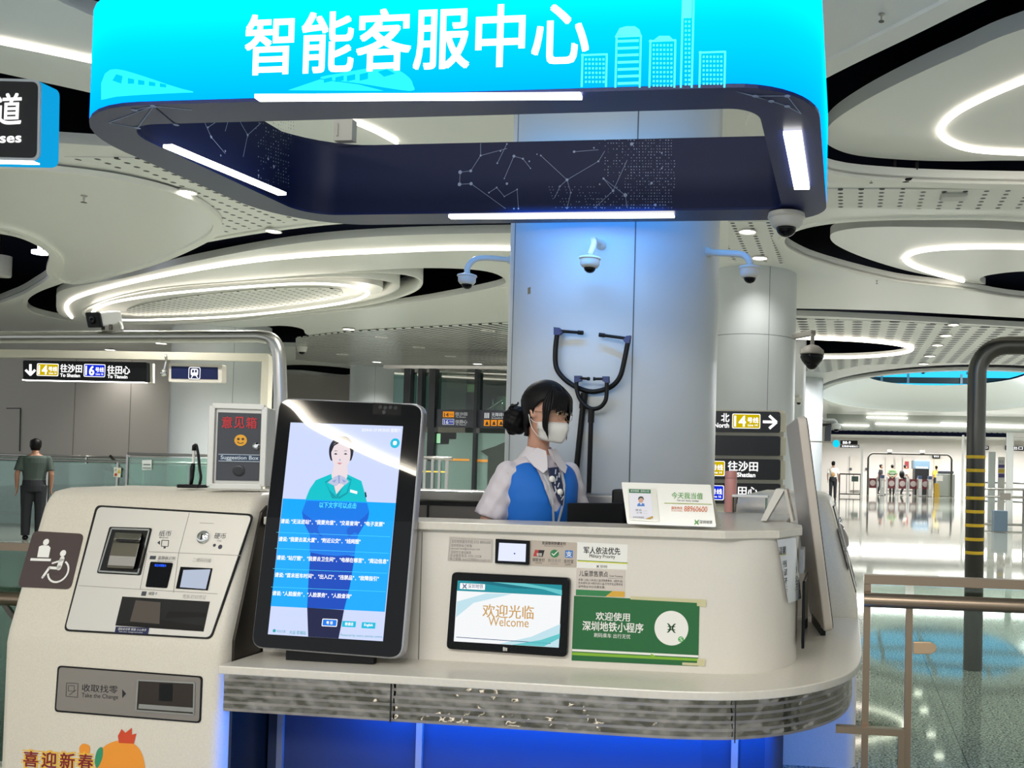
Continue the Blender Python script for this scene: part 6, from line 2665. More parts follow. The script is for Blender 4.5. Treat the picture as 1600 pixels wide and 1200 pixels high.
def railing(label, y, x0, x1, z, posts, m, rail_r=0.025, name='glass_railing'):
    t = thing(name, label, 'railing', ((x0 + x1) / 2, y, 0))
    mb = MB()
    mb.tube([(x0, y, z), (x1, y, z)], rail_r, 10)
    mb.build('handrail', M['steel'], t, smooth=True)
    for i in range(len(posts) - 1):
        mb = MB()
        mb.box(posts[i] + .02, posts[i + 1] - .02, y - .006, y + .006, .04, z - .05)
        mb.build('glass_panel', m, t)
    for px in posts:
        mb = MB()
        mb.box(px - .02, px + .02, y - .02, y + .02, 0, z - .01)
        mb.build('post', M['steel'], t)
    return t


railing('long far glass railing below the plain grey wall', 18.9, -22.0, -14.6, 1.36, [-22 + i * 1.48 for i in range(6)], M['rail_glass'])
railing('near glass railing in front of the escalator, beside the person in green', 15.8, -18.5, -11.0, 1.30, [-18.5 + i * 1.5 for i in range(6)], M['rail_glass2'])
railing('pale glass screen with a white notice before the wide white column', 14.2, -12.4, -8.6, 1.46, [-12.4, -10.5, -8.6], M['rail_glass2'])
# escalator
ES = on_y(175, 740, 17.3)
t = thing('escalator', 'escalator with black handrails going down behind the glass railings', 'escalator', (ES.x, 17.3, 0))
for dy in (-.5, .5):
    mb = MB()
    y = 17.3 + dy
    P = [on_y(162, 731, y), on_y(168, 729, y), on_y(174, 733, y), on_y(184, 743, y), on_y(205, 764, y), on_y(225, 784, y)]
    mb.tube(curve_pts(P, False, 4), .045, 8)
    mb.build('handrail', M['black'], t, smooth=True)
    mb = MB()
    mb.prism([on_y(163, 735, y), on_y(174, 738, y), on_y(205, 769, y), on_y(225, 789, y), on_y(205, 800, y), on_y(163, 790, y)], (0, .02, 0))
    mb.build('balustrade', M['rail_glass'], t)
mb = MB()
a = on_y(163, 725, 17.9)
mb.box(a.x - .18, a.x + .12, 16.6, 17.95, 0, a.z)
mb.build('newel', M['steel_dark'], t)
# stair rail descending
t = thing('stair_handrail', 'thin dark sloping handrail beyond the escalator', 'handrail', on_y(210, 740, 18.2))
mb = MB()
mb.tube([on_y(172, 712, 18.2), on_y(207, 750, 18.2), on_y(230, 776, 18.2)], .03, 8)
mb.tube([on_y(195, 738, 18.2), on_y(195, 738, 18.2) * Vector((1, 1, 0)) if False else Vector((on_y(195, 738, 18.2).x, 18.2, 0))], .02, 8)
mb.build('rail', M['steel_dark'], t)
# notices on the glass
for pix, yy, cols_, lab, cat in [
    ([(222, 719), (237, 718.5), (236.5, 734), (222, 734.5)], 14.182, 'e8ecea', 'white notice with a grey band fixed on the pale glass screen', 'notice'),
    ([(178, 730), (189, 731), (188, 746), (177.5, 745)], 15.77, 'cfd2bc', 'escalator warning notice with red and yellow marks on the glass', 'notice')]:
    pf = Face(on_y(pix[0][0], pix[0][1], yy), (1, 0, 0), (0, 0, 1))
    t = thing('glass_notice', lab, cat, pf(*pix[2]))
    mb = MB()
    mb.quad(pf, pix, .0, .004)
    mb.build('sheet', ink(cols_), t)
    mb = MB()
    x0, y0 = pix[0]
    if yy < 15:
        mb.rect(pf, x0 + 2, y0 + 6, x0 + 13, y0 + 8, .004).ink(0)
        mb.rect(pf, x0 + 1, y0 + 11, x0 + 14, y0 + 14, .004).ink(1)
    else:
        mb.disc(pf, x0 + 3, y0 + 4, .025, .004).ink(1)
        mb.disc(pf, x0 + 3, y0 + 11.5, .03, .004).ink(2)
        mb.face(pf.pts([(x0 + 8, y0 + 2), (x0 + 10.5, y0 + 9), (x0 + 5.5, y0 + 9)], .004))
        mb.ink(3)
    mb.build('marks', [ink('6b7876'), ink('9aa4a2'), ink('a8382c'), ink('c0a030')], t)

# ---- glazed lift hall
LY = 20.6
LFc2 = Face((0, LY, 0), (1, 0, 0), (0, 0, 1))
lx = lambda px: on_y(px, 650, LY).x
lz = lambda py: on_y(715, py, LY).z
t = thing('lift_hall', 'dark glazed lift hall with black mullions and orange and blue line signs', 'lift hall', ((lx(620) + lx(830)) / 2, LY + 1.5, 0))
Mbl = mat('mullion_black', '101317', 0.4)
for a, b2 in ((633, 643), (655, 661.5), (672, 682), (743, 747.5), (846, 851)):
    mb = MB()
    mb.box(lx(a), lx(b2), LY - .12, LY + .10, 0, lz(577))
    mb.build('mullion', Mbl, t)
mb = MB()
mb.box(lx(633), lx(860), LY - .02, LY + .0, lz(668), lz(640))
sb_ = mb.build('sign_band', mat('sign_band', '272a33', 0.5), t)
mb = MB()
mb.rect(LFc2, 692, 643, 709.5, 652, .03).ink(1)
mb.rect(LFc2, 691.5, 654.5, 709.5, 663.5, .03).ink(0)
mb.rect(LFc2, 692.2, 655.2, 708.8, 662.8, .035).ink(2)
mb.text(LFc2, '14', (694, 645, 701, 651), .04, .03)
mb.text(LFc2, '号线', (702, 646, 708, 649.5), .04)
mb.ink(3)
mb.text(LFc2, '16', (694, 656.5, 700.5, 662), .04, .03)
mb.text(LFc2, '号线', (702, 657, 708, 660.5), .04)
mb.text(LFc2, '往沙田', (711.5, 644, 730, 649.5), .03)
mb.text(LFc2, 'To Shatian', (712, 650.5, 728, 652.5), .03)
mb.text(LFc2, '往田心', (711.5, 656, 730, 661.5), .03)
mb.text(LFc2, 'To Tianxin', (712, 662.5, 728, 664.5), .03)
mb.text(LFc2, '无障碍电梯', (768, 645, 797, 651), .03)
mb.text(LFc2, 'Accessible Elevator', (768, 652, 795, 654.5), .03)
for i in range(3):
    mb.rect(LFc2, 757 + i * 2.8, 645, 758.6 + i * 2.8, 653.5, .03)
mb.ink(0)
for x in (756, 767, 778, 789):
    mb.rect(LFc2, x, 656, x + 9.3, 665.5, .03)
    mb.ink(1)
    mb.face(LFc2.pts([(x + 2, 664), (x + 4, 659), (x + 5.5, 658), (x + 7.5, 664)], .035))
    mb.ink(3)
mb.build('lettering', [mat('sign_grey_text', 'b9bcc2', 0.5, emit='b9bcc2', strength=0.25), glow('sign_orange', 'd98a28', 0.8), mat('sign_navy', '1c2c86', 0.5, emit='1c2c86', strength=0.3), M['ink']], sb_)
mb = MB()
mb.box(lx(633), lx(860), LY + .02, LY + .03, 0, lz(676))
mb.build('frosted_glass', mat('frosted_green', '647a74', 0.35), t)
mb = MB()
mb.box(lx(612), lx(860), LY + .05, LY + .06, lz(640), lz(582))
mb.build('upper_glass', glass('lift_glass', '9db4ac', 0.08), t)
mb = MB()
mb.box(lx(600), lx(860), LY - .1, LY + .1, lz(577), lz(572))
mb.build('head_rail', M['steel'], t)
mb = MB()
mb.box(lx(696), lx(735), LY + .012, LY + .018, lz(720), lz(716.5))
mb.box(lx(745), lx(860), LY + .012, LY + .018, lz(721), lz(717))
mb.build('orange_band', ink('c98a3a'), t)
mb = MB()
mb.prism([Vector((lx(745), LY + .5, lz(700))), Vector((lx(800), LY + .5, lz(681))), Vector((lx(860), LY + .5, lz(660))), Vector((lx(860), LY + .5, lz(672))), Vector((lx(800), LY + .5, lz(692))), Vector((lx(752), LY + .5, lz(704)))], (0, .2, 0))
mb.build('stair_soffit', M['wall_lift'], t)
for (x0, y0), (x1, y1) in (((700, 640), (742, 612)), ((735, 640), (800, 588)), ((742, 628), (800, 612))):
    mb = MB()
    mb.tube([Vector((lx(x0), LY + 2, lz(y0))), Vector((lx(x1), LY + 2, lz(y1)))], .035, 8)
    mb.build('stair_rail', M['steel'], t)
for x in (718, 733, 752, 762, 772, 782):
    mb = MB()
    mb.tube([Vector((lx(x), LY + 2, lz(640))), Vector((lx(x), LY + 2, lz(614)))], .02, 8)
    mb.build('baluster', M['steel'], t)
for x0, x1, y0, y1, m_ in ((700, 712, 604, 640, 'midgrey'), (728, 742, 600, 622, 'offwhite'), (766, 800, 618, 640, 'midgrey')):
    mb = MB()
    mb.box(lx(x0), lx(x1), LY + 3, LY + 3.4, lz(y1), lz(y0))
    mb.build('inner_pier', M[m_], t)
for nm, q_ in (('under_stair_shade', [(752, 704), (775, 696), (801, 684), (830, 672), (830, 760), (764, 760), (764, 712)]), ('stair_block', [(682, 676), (713, 676), (713, 686), (702, 686), (702, 694), (682, 694)])):  # first shape: thin dark sheet standing for the shade under the stair
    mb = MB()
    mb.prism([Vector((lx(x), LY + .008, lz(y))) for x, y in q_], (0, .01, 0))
    mb.build(nm, M['wall_lift'] if nm == 'under_stair_shade' else Mbl, t)
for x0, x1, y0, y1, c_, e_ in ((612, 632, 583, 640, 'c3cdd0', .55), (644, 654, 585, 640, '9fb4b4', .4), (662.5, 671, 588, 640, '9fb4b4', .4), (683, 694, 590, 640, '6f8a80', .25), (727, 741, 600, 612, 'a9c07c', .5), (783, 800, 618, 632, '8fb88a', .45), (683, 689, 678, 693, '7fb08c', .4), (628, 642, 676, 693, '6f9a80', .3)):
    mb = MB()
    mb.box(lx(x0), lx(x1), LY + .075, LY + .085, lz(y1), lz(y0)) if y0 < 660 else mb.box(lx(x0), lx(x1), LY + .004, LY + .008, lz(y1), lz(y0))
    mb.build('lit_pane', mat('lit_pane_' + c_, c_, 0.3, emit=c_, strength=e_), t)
mb = MB()
mb.box(lx(560), lx(880), LY + 6.2, LY + 6.3, 0, CZ)
structure(mb.build('wall_lift', M['wall_lift']))
for px, py in ((738, 594), (758, 599), (786, 609), (720, 618)):
    mb = MB()
    c = Vector((lx(px), LY + 2.6, lz(py)))
    mb.lathe(c, [(.10, 0), (.10, .02), (0, .02)], 12)
    mb.build('inner_lamp', M['down'], t)
# small glass gate with yellow line, before the lift hall
railing('short glass gate with a yellow warning line before the lift hall', 13.6, on_y(660, 740, 13.6).x, on_y(706, 740, 13.6).x, on_y(690, 716, 13.6).z, [on_y(x, 740, 13.6).x for x in (664, 676, 687, 698)], M['rail_glass2'], 0.03)
mb = MB()
a, b2 = on_y(656, 736.5, 13.56), on_y(699, 736.5, 13.56)
mb.box(a.x, b2.x, 13.585, 13.59, a.z - .012, a.z + .012)
tag(mb.build('warning_strip', ink('cdb84e')), 'yellow warning strip across the short glass gate', 'strip')
# ================================================================== gates, arches and signs beyond the desk end
# ---- glass gate frame beside the desk
GY0 = 3.0
RFc = Face((0, GY0, 0), (1, 0, 0), (0, 0, 1))
t = thing('glass_barrier', 'glass barrier with brown steel frame and round handrail joining the desk end', 'barrier', (0.35, GY0, 0))
zt, zh = RFc(1400, 906).z, RFc(1400, 936).z
x0 = RFc(1354, 1000).x
x1 = 1.2
mb = MB()
mb.bar((x0, GY0, 0), (x0, GY0, zt - .016), .022, .03, up=(0, 1, 0))
mb.build('post', M['bronze'], t)
mb = MB()
mb.bar((x0 - .011, GY0, zt), (x1, GY0, zt), .03, .03)
mb.build('top_bar', M['bronze'], t)
mb = MB()
mb.tube([(x0 - .012, GY0 - .045, zh), (x1, GY0 - .045, zh)], .0235, 16)
mb.build('handrail', M['bronze'], t, smooth='auto')
mb = MB()
mb.box(x0 - .01, x0 + .01, GY0 - .045, GY0, zh - .012, zh + .012)
mb.build('rail_bracket', M['bronze'], t)
xp = RFc(1420, 1000).x
mb = MB()
mb.bar((xp, GY0, 0), (xp, GY0, zh - .02), .022, .028, up=(0, 1, 0))
mb.build('post', M['bronze'], t)
zl = RFc(1360, 1137).z
mb = MB()
mb.bar((RFc(1306, 1137).x, GY0 - .03, zl), (xp - .012, GY0 - .03, zl), .028, .022)
mb.build('lower_bar', M['bronze'], t)
xl = RFc(1407, 1170).x
mb = MB()
mb.bar((xl, GY0 - .03, 0), (xl, GY0 - .03, zl - .011), .020, .024, up=(0, 1, 0))
mb.build('lower_post', M['bronze'], t)
for a, b2 in ((x0 + .014, xp - .014), (xp + .014, x1)):
    mb = MB()
    mb.box(a, b2, GY0 + .006, GY0 + .016, .05, zt - .02)
    mb.build('glass_panel', M['glass'], t)
mb = MB()
P = [RFc(1427, 1003, .02), RFc(1455, 1003.5, .02), RFc(1462, 1008, .02), RFc(1464, 1013, .02), RFc(1462, 1018, .02), RFc(1455, 1022.5, .02), RFc(1427, 1022, .02)]
mb.prism(P, (0, .012, 0))
mb.build('glass_clip', mat('clip_brass', 'b59a7c', 0.4, metal=0.7), t, bevel=.002)

# ---- striped steel arch in the hall
def arch(label, y, pix_post, pix_bend, pix_top, r, x_end, stripes=()):
    b0 = on_y(pix_post[0], pix_post[1], y)
    t = thing('steel_arch', label, 'arch', (b0.x, y, 0))
    foot = Vector((b0.x, y, 0))
    zt_ = on_y(pix_top[0], pix_top[1], y).z
    R_ = .22
    path = [foot, Vector((b0.x, y, zt_ - R_ - .4)), Vector((b0.x, y, zt_ - R_))]
    for i in range(1, 9):
        a = pi / 2 * i / 8
        path.append(Vector((b0.x + R_ * (1 - cos(a)), y, zt_ - R_ + R_ * sin(a))))
    path.append(Vector((x_end, y, zt_)))
    mb = MB()
    mb.tube(path, r, 18)
    mb.build('pipe', mat('arch_steel', '55544f', 0.3, metal=0.85), t, smooth=True)
    for py in stripes:
        z = on_y(pix_post[0], py, y).z
        mb = MB()
        mb.lathe((b0.x, y, z), [(r + .001, -.012), (r + .0025, -.010), (r + .0025, .010), (r + .001, .012)], 24)
        mb.build('stripe', M['yellow'], t)
    return t


arch('dark steel pipe arch with yellow stripes on its post, standing in the bright hall', 6.95, (1519.5, 1050), None, (1585, 540), .070, 3.6, [714, 735, 757, 778, 799, 820.5, 842, 863])

# ---- stacked line signs before the second column
SY = 11.55
t = thing('sign_totem', 'stack of four black line signs with white arrow and yellow badge beside the big column', 'sign', (-1.35, SY, 0))
SFc = Face((0, SY, 0), (1, 0, 0), (0, 0, 1))
mb = MB()
a, b2 = SFc(1000, 700).x, SFc(1224, 700).x
mb.box(a, b2, SY + .06, SY + .14, 0.4, SFc(1220, 641).z)
mb.build('backing', mat('totem_cream', 'c9c4b4', 0.5), t)
for xx in (a + .1, b2 - .06):
    mb = MB()
    mb.box(xx - .04, xx + .04, SY + .06, SY + .14, 0, .4)
    mb.build('leg', M['steel'], t)
for y0, y1 in ((642.5, 676), (680.5, 712.5), (717, 750), (755, 788)):
    mb = MB()
    P = SFc.pts([(1000, y0 - 2), (1219, y0 + 1), (1218, y1), (1000, y1 - 2.5)], 0)
    mb.prism(rounded(P, .03), (0, .055, 0))
    mb.build('sign_panel', mat('totem_black', '0f1118', 0.35), t)
    mb = MB()
    mb.box(SFc(1219, y0).x + .005, b2 + .03, SY + .01, SY + .06, SFc(1219, y1 - 1).z, SFc(1219, y0 + 3).z)
    mb.build('end_cap', mat('totem_cap', 'b9b4a4', 0.5), t)
mb = MB()
mb.text(SFc, '北', (1127, 646, 1139.5, 659), .003, .02)
mb.text(SFc, 'North', (1116, 661, 1139, 668), .003, .03)
arrow(mb, SFc, [((1192, 659), (1212, 659.5)), ((1202, 649.5), (1213.5, 660)), ((1202, 669.5), (1213.5, 659.5))], .035, .003)
mb.text(SFc, '往沙田', (1137.5, 721, 1184, 736), .003, .02)
mb.text(SFc, 'To Shatian', (1137, 738.5, 1180, 745), .003, .04)
mb.text(SFc, '往田心', (1136, 760, 1183.5, 773.5), .003, .02)
mb.text(SFc, 'To Tianxin', (1137, 776, 1180, 782.5), .003, .04)
mb.ink(0)
line_badge(mb, SFc, (1144, 646.5, 1188, 669.5), '14', 1, .003)
line_badge(mb, SFc, (1088, 720, 1132.5, 743.5), '14', 1, .003)
line_badge(mb, SFc, (1088, 758, 1131, 781), '16', 2, .003)
mb.build('lettering', [WH, YE, BL], t)

# ---- dark hanging camera on a bracket
c = on_y(1269, 541, 11.6)
t = thing('bracket_camera', 'grey camera with black ball lens on a flat bracket from the second column', 'security camera', c)
mb = MB()
mb.bar(Vector((-0.74, 12.25, on_y(1228, 520, 11.9).z)), on_y(1271, 520, 11.6), .07, .07)
mb.bar(on_y(1270, 522, 11.6), c, .05, .05)
mb.build('bracket', M['midgrey'], t, bevel=.01)
mb = MB()
mb.lathe(c + Vector((0, 0, -.14)), [(.12, 0), (.16, .04), (.15, .09), (.09, .14), (.03, .16)], 24)
mb.build('housing', M['midgrey'], t, smooth='auto')
mb = MB()
mb.lathe(c + Vector((0, 0, -.145)), [(.09, -.10), (.13, -.05), (.155, .0), (.15, .035)], 24)
mb.ball(c + Vector((0, 0, -.22)), .085, 16, 12)
mb.build('lens_ball', M['blackgloss'], t, smooth=True)
c = on_y(1248, 626, 18.6)
dome_camera('dome_camera', 'tiny white dome camera on the cream pier beside the lit column', c + Vector((0, 0, .06)), .085, arm=[Vector((-1.2, 19.1, c.z + .1)), c + Vector((0, .1, .10)), c + Vector((0, 0, .06))])

# ---- lit white end pier and the hall beyond
mb = MB()
z_ = 29.2
mb.box(on_y(1262, 700, z_).x, on_y(1288, 700, z_).x, z_, z_ + .4, 0, CZ)
t = thing('wall_screen', 'dark wall screen hung on a bracket at the end of the lit column', 'screen', on_y(1293, 690, 31))
mb.bm.free()
mb = MB()
P = [on_y(1289, 667, 31), on_y(1299, 662, 31), on_y(1298, 690, 31), on_y(1288, 691, 31)]
mb.prism(P, (0, .25, 0))
mb.build('screen', M['darkgrey'], t)
mb = MB()
mb.tube([on_y(1285, 664, 31.1), on_y(1302, 663, 31.1)], .05, 8)
mb.build('bracket', M['steel_dark'], t)
c = on_y(1307, 668, 31)
dome_camera('dome_camera', 'dark dome camera hanging above the cyan exit sign far down the hall', c + Vector((0, 0, .14)), .17, arm=[c + Vector((-.5, .1, .25)), c + Vector((-.1, 0, .25)), c + Vector((0, 0, .14))])

# exit signs
EY_ = 20.2
EF = Face((0, EY_, 0), (1, 0, 0), (0, 0, 1))
t = thing('exit_sign', 'distant black hanging sign with cyan disc end and white exit letters', 'sign', EF(1320, 700))
mb = MB()
mb.quad(EF, [(1313, 688), (1340, 688.5), (1340, 694.5), (1313, 694)], 0, .08)
mb.quad(EF, [(1313, 694.5), (1342.5, 695), (1342.5, 700), (1313, 699.5)], 0.01, .08)
mb.build('box', M['black'], t)
mb = MB()
mb.disc(EF, 1306.5, 693, .075, .01, .07, ry=.085)
mb.build('disc', glow('exit_cyan', '12c4ea', 1.0), t)
mb = MB()
mb.text(EF, 'B8-9', (1317, 689.5, 1329, 693.5), .01, .03)
mb.text(EF, '无障碍电梯出口', (1315, 695.8, 1341, 699), .02, .02)
mb.build('lettering', WH, t)
mb = MB()
a = EF(1314, 691, -.04)
mb.tube([(-0.95, 19.75, a.z), (-0.6, a.y, a.z), a], .015, 8)
mb.build('bracket_arm', M['steel'], t)

# ---- security check line
SGY = 50.0
sx = lambda px: on_y(px, 720, SGY).x
sz = lambda py, px=1400: on_y(px, py, SGY).z
t = thing('steel_arch', 'thin steel pipe arch over the far red security gates', 'arch', (sx(1420), SGY, 0))
mb = MB()
A, B = sx(1356.5), sx(1487)
zt_ = sz(709)
mb.tube([(A, SGY, 0), (A, SGY, zt_ - .3)] + [(A + .3 * (1 - cos(q)), SGY, zt_ - .3 + .3 * sin(q)) for q in [pi / 12 * i for i in range(1, 7)]] + [(B - .3 * (1 - cos(q)), SGY, zt_ - .3 + .3 * sin(q)) for q in [pi / 12 * i for i in range(6, 0, -1)]] + [(B, SGY, zt_ - .3), (B, SGY, 0)], .055, 10)
mb.build('pipe', M['steel_dark'], t, smooth=True)
for x in (1390, 1441):
    mb = MB()
    c = Vector((sx(x), SGY, zt_ + .08))
    mb.box(c.x - .12, c.x + .12, SGY - .1, SGY + .1, c.z, c.z + .14)
    mb.build('camera', M['offwhite'], t)
gate0 = None
for i, (px, lab) in enumerate([(1364.5, 'red security gate panel with pale round mark under the arch corner, first of its line'), (1394, 'red security gate panel behind the person in the green vest'), (1411, 'red security gate panel beside the person with backpack'), (1428, 'red security gate panel with pale round mark next to the scanner'), (1447, 'wide red security gate panel below the blue scanner front')]):
    wd = .24
    o = Vector((sx(px), SGY + .25, 0))
    if gate0 is None:
        gate0 = t = thing('security_gate', lab, 'gate', o, 'red security gate panels')
        mb = MB()
        mb.box(o.x - wd, o.x + wd, o.y - .03, o.y + .03, .38, .92)
        pn = mb.build('panel', mat('gate_red', '6b1a24', 0.4), t)
        mb = MB()
        mb.lathe(o + Vector((0, -.031, .66)), [(.16, 0), (.16, .006), (0, .006)], 20, (0, -1, 0))
        mb.build('mark', mat('gate_mark', 'c9b9b6', 0.5), pn)
        for s in (-1, 1):
            mb = MB()
            mb.box(o.x + s * wd - .04, o.x + s * wd + .04, o.y - .05, o.y + .05, 0, 1.0)
            mb.build('post', M['steel'], t)
    else:
        copy_tree(gate0, loc=o, label=lab)
g0 = None
for px, lab in ((1378.5, 'steel turnstile with a white card post beside the person in black'), (1436, 'steel turnstile with a blue reader beside the red gate and scanner'), (1451.5, 'steel turnstile with a blue reader at the yellow stand')):
    o = Vector((sx(px), SGY - .35, 0))
    if g0 is None:
        g0 = t = thing('turnstile', lab, 'turnstile', o, 'turnstiles at the security line')
        mb = MB()
        mb.box(o.x - .11, o.x + .11, o.y - .6, o.y + .25, 0, .95)
        mb.build('cabinet', M['steel'], t, bevel=.02)
        mb = MB()
        mb.box(o.x - .10, o.x + .10, o.y - .5, o.y - .2, .95, 1.12)
        mb.build('reader', mat('reader_blue', '39507e', 0.3), t)
        mb = MB()
        mb.box(o.x - .06, o.x + .06, o.y - .62, o.y - .6, .45, .8)
        mb.build('card_mark', M['paper'], t)
    else:
        copy_tree(g0, loc=o, label=lab)
XO = Vector((sx(1440.5), SGY + 2.2, 0))
t = thing('baggage_scanner', 'large baggage scanner with blue grey hood and dark tunnel mouth behind the gates', 'scanner', XO)
xx = lambda px: on_y(px, 720, SGY + 2.2).x
xz = lambda py: on_y(1440, py, SGY + 2.2).z
mb = MB()
mb.box(xx(1428), xx(1453), XO.y, XO.y + 2.0, xz(733), xz(719))
mb.build('hood', mat('scanner_blue', '4f6676', 0.4), t, bevel=.05)
mb = MB()
mb.box(xx(1430), xx(1452), XO.y + .05, XO.y + 1.9, 0, xz(733))
mb.build('tunnel', M['black'], t)
mb = MB()
mb.text(Face((0, XO.y - .01, 0), (1, 0, 0), (0, 0, 1)), '安检机', (1431, 729, 1450, 732), 0, .02)
mb.build('lettering', M['offwhite'], t)
t = thing('notice_stand', 'yellow folded floor stand before the scanner', 'stand', Vector((sx(1461), SGY - 1.1, 0)))
mb = MB()
o = t.location
mb.prism([o + Vector((-.14, -.2, .005)), o + Vector((.14, -.2, .005)), o + Vector((.12, 0, .75)), o + Vector((-.12, 0, .75))], (0, .02, 0))
mb.build('front_board', mat('stand_yellow', 'c9a02a', 0.5), t)
mb = MB()
mb.prism([o + Vector((-.14, .24, .005)), o + Vector((.14, .24, .005)), o + Vector((.12, .024, .75)), o + Vector((-.12, .024, .75))], (0, .02, 0))
mb.build('back_board', mat('stand_yellow_b', 'b9922a', 0.5), t)
t = thing('control_desk', 'grey metal control desk with papers on top beside the scanner', 'desk', Vector((sx(1479), SGY + .6, 0)))
o = t.location
mb = MB()
mb.box(o.x - .45, o.x + .5, o.y - .3, o.y + .4, 0, 1.25)
mb.build('body', mat('desk_grey', '8a8f88', 0.4, metal=0.4), t, bevel=.03)
mb = MB()
mb.box(o.x - .4, o.x + .45, o.y - .2, o.y + .3, 1.25, 1.42)
mb.build('top_pile', M['darkgrey'], t, bevel=.05)
mb = MB()
mb.box(sx(1464), sx(1474), SGY + .1, SGY + .13, .85, 1.15)
mb.build('paper', M['paper'], t)


def fence(label, pts, h, rails=(1.0, .12), bal=.28, r=.02, m_=None):
    """tubular steel barrier along straight runs with upright bars"""
    m_ = m_ or M['steel']
    t = thing('steel_fence', label, 'fence', (pts[0][0], pts[0][1], 0))
    for (xa, ya), (xb, yb) in zip(pts, pts[1:]):
        A, B = Vector((xa, ya, 0)), Vector((xb, yb, 0))
        for k in rails:
            mb = MB()
            mb.tube([A + Vector((0, 0, h * k)), B + Vector((0, 0, h * k))], r, 8)
            mb.build('rail', m_, t)
        n = max(1, int((B - A).length / bal))
        for i in range(n + 1):
            p = A.lerp(B, i / n)
            mb = MB()
            end = i in (0, n)
            mb.tube([p + Vector((0, 0, 0 if end else h * .12)), p + Vector((0, 0, h))], r * (1.0 if end else .5), 6)
            mb.build('post' if end else 'baluster', m_, t)
    return t


FY = 46.0
fx_ = lambda px, y: on_y(px, 740, y).x
fence('steel barrier fence between the lit column and the red gates', [(fx_(1312, FY), FY), (fx_(1345, FY), FY)], 1.15, bal=.3, r=.035, m_=M['steel_dark'])
mb = MB()
a = Vector((fx_(1336, FY), FY - .06, .8))
mb.box(a.x - .17, a.x + .17, FY - .08, FY - .04, .78, 1.05)
tag(mb.build('fence_board', ink('3c5248')), 'small dark green board on the steel barrier fence', 'board')
for px, lab in ((1346.5, 'slim white pole at the barrier fence, next to the exit sign'), (1504, 'slim white pole beyond the grey control desk')):
    mb = MB()
    a = fx_(px, FY - 1)
    mb.box(a - .05, a + .05, FY - 1.05, FY - .95, 0, 2.6 if px < 1400 else 3.2)
    tag(mb.build('pole', M['offwhite']), lab, 'pole')
# long tube barrier right of the striped post
N_ = 24.0
fence('looped steel tube barrier behind the striped post', [(fx_(1537, N_), N_), (fx_(1600, N_), N_), (fx_(1680, N_), N_)], 1.02, rails=(1.0, .8, .1), bal=1.0, r=.03)
N2_ = 30.0
fence('second steel tube barrier farther behind the striped post', [(fx_(1534, N2_), N2_), (fx_(1680, N2_), N2_)], 1.1, rails=(1.0, .45), bal=.8, r=.03)
mb = MB()
c = on_y(1571, 776, N_ - .1)
mb.box(c.x - .13, c.x + .13, c.y - .02, c.y + .02, c.z - .09, c.z + .09)
tag(mb.build('lock_plate', M['midgrey']), 'grey metal plate with symbol on the looped tube barrier', 'plate')
mb = MB()
c = on_y(1563, 795, 22.5)
mb.box(c.x - .16, c.x + .16, 22.4, 22.75, 0.02, .52)
tag(mb.build('bin', ink('5b6f80')), 'blue grey bin standing under the looped tube barrier', 'bin', None)
bpy.context.view_layer.update()
# tall white door frames
for px, yb, yt, yy, w, lab in ((1578, 812, 676, 24.6, .085, 'tall bright white post beside the looped tube barrier'), (1550, 790, 706, 28.0, .10, 'shorter white post behind the looped tube barrier')):
    p = on_y(px, 700, yy)
    zt_ = on_y(px, yt, yy).z
    t = thing('frame_post', lab, 'post', (p.x, yy, 0))
    mb = MB()
    mb.box(p.x - w, p.x + w, yy - .06, yy + .06, 0, zt_)
    mb.build('upright', mat('frame_white', 'e6eae8', 0.35), t)
    if px == 1578:
        mb = MB()
        mb.box(p.x + w + .002, p.x + 2.6, yy - .06, yy + .06, zt_ - .12, zt_)
        mb.build('lintel', M['paper'], t)
# information pole
p = on_y(1565, 745, 26.5)
t = thing('advert_pole', 'slim information stand with purple and yellow bands', 'stand', (p.x, 26.5, 0))
AF = Face((0, 26.5, 0), (1, 0, 0), (0, 0, 1))
mb = MB()
a, b2 = AF(1559.5, 740).x, AF(1570, 740).x
mb.box(a, b2, 26.502, 26.55, 0, AF(1565, 714).z)
mb.build('board', M['offwhite'], t)
mb = MB()
mb.rect(AF, 1560, 726, 1569.5, 731, .001).ink(0)
mb.rect(AF, 1560, 733, 1569.5, 739, .001).ink(1)
mb.rect(AF, 1560, 740, 1569.5, 746, .001).ink(0)
mb.text(AF, '安全', (1561, 719, 1568.5, 724), .001).ink(0)
mb.build('bands', [ink('584a82'), ink('d2b23a')], t)
# far signs and wall fittings
WF = Face((0, 55.9, 0), (1, 0, 0), (0, 0, 1))
for pix, lab, txt in (([(1457, 709.5), (1469, 709.5), (1469, 716.5), (1457, 716)], 'small black sign with white letters over the scanner doorway', '警务室'),
                      ([(1533, 696), (1545, 697), (1545, 703), (1533, 702)], 'small dark blue sign peeking out behind the striped post', '出口'),
                      ([(1571, 696), (1600, 698), (1600, 704.5), (1571, 703)], 'long pale lit sign with an arrow at the far wall', '往出口')):
    t = thing('wall_sign', lab, 'sign', WF(*pix[3]))
    mb = MB()
    mb.quad(WF, pix, .1, .15)
    mb.build('box', M['black'], t)
    mb = MB()
    mb.text(WF, txt, (pix[0][0] + 2, pix[0][1] + 1.5, pix[1][0] - 2, pix[2][1] - 2), .104, .02)
    mb.build('lettering', WH, t)
mb = MB()
mb.quad(WF, [(1414, 721), (1420, 721), (1420, 732), (1413, 732)], .06, .05)
tag(mb.build('fire_cabinet', ink('a8323a')), 'red fire cabinet on the far wall above the person with backpack', 'cabinet')
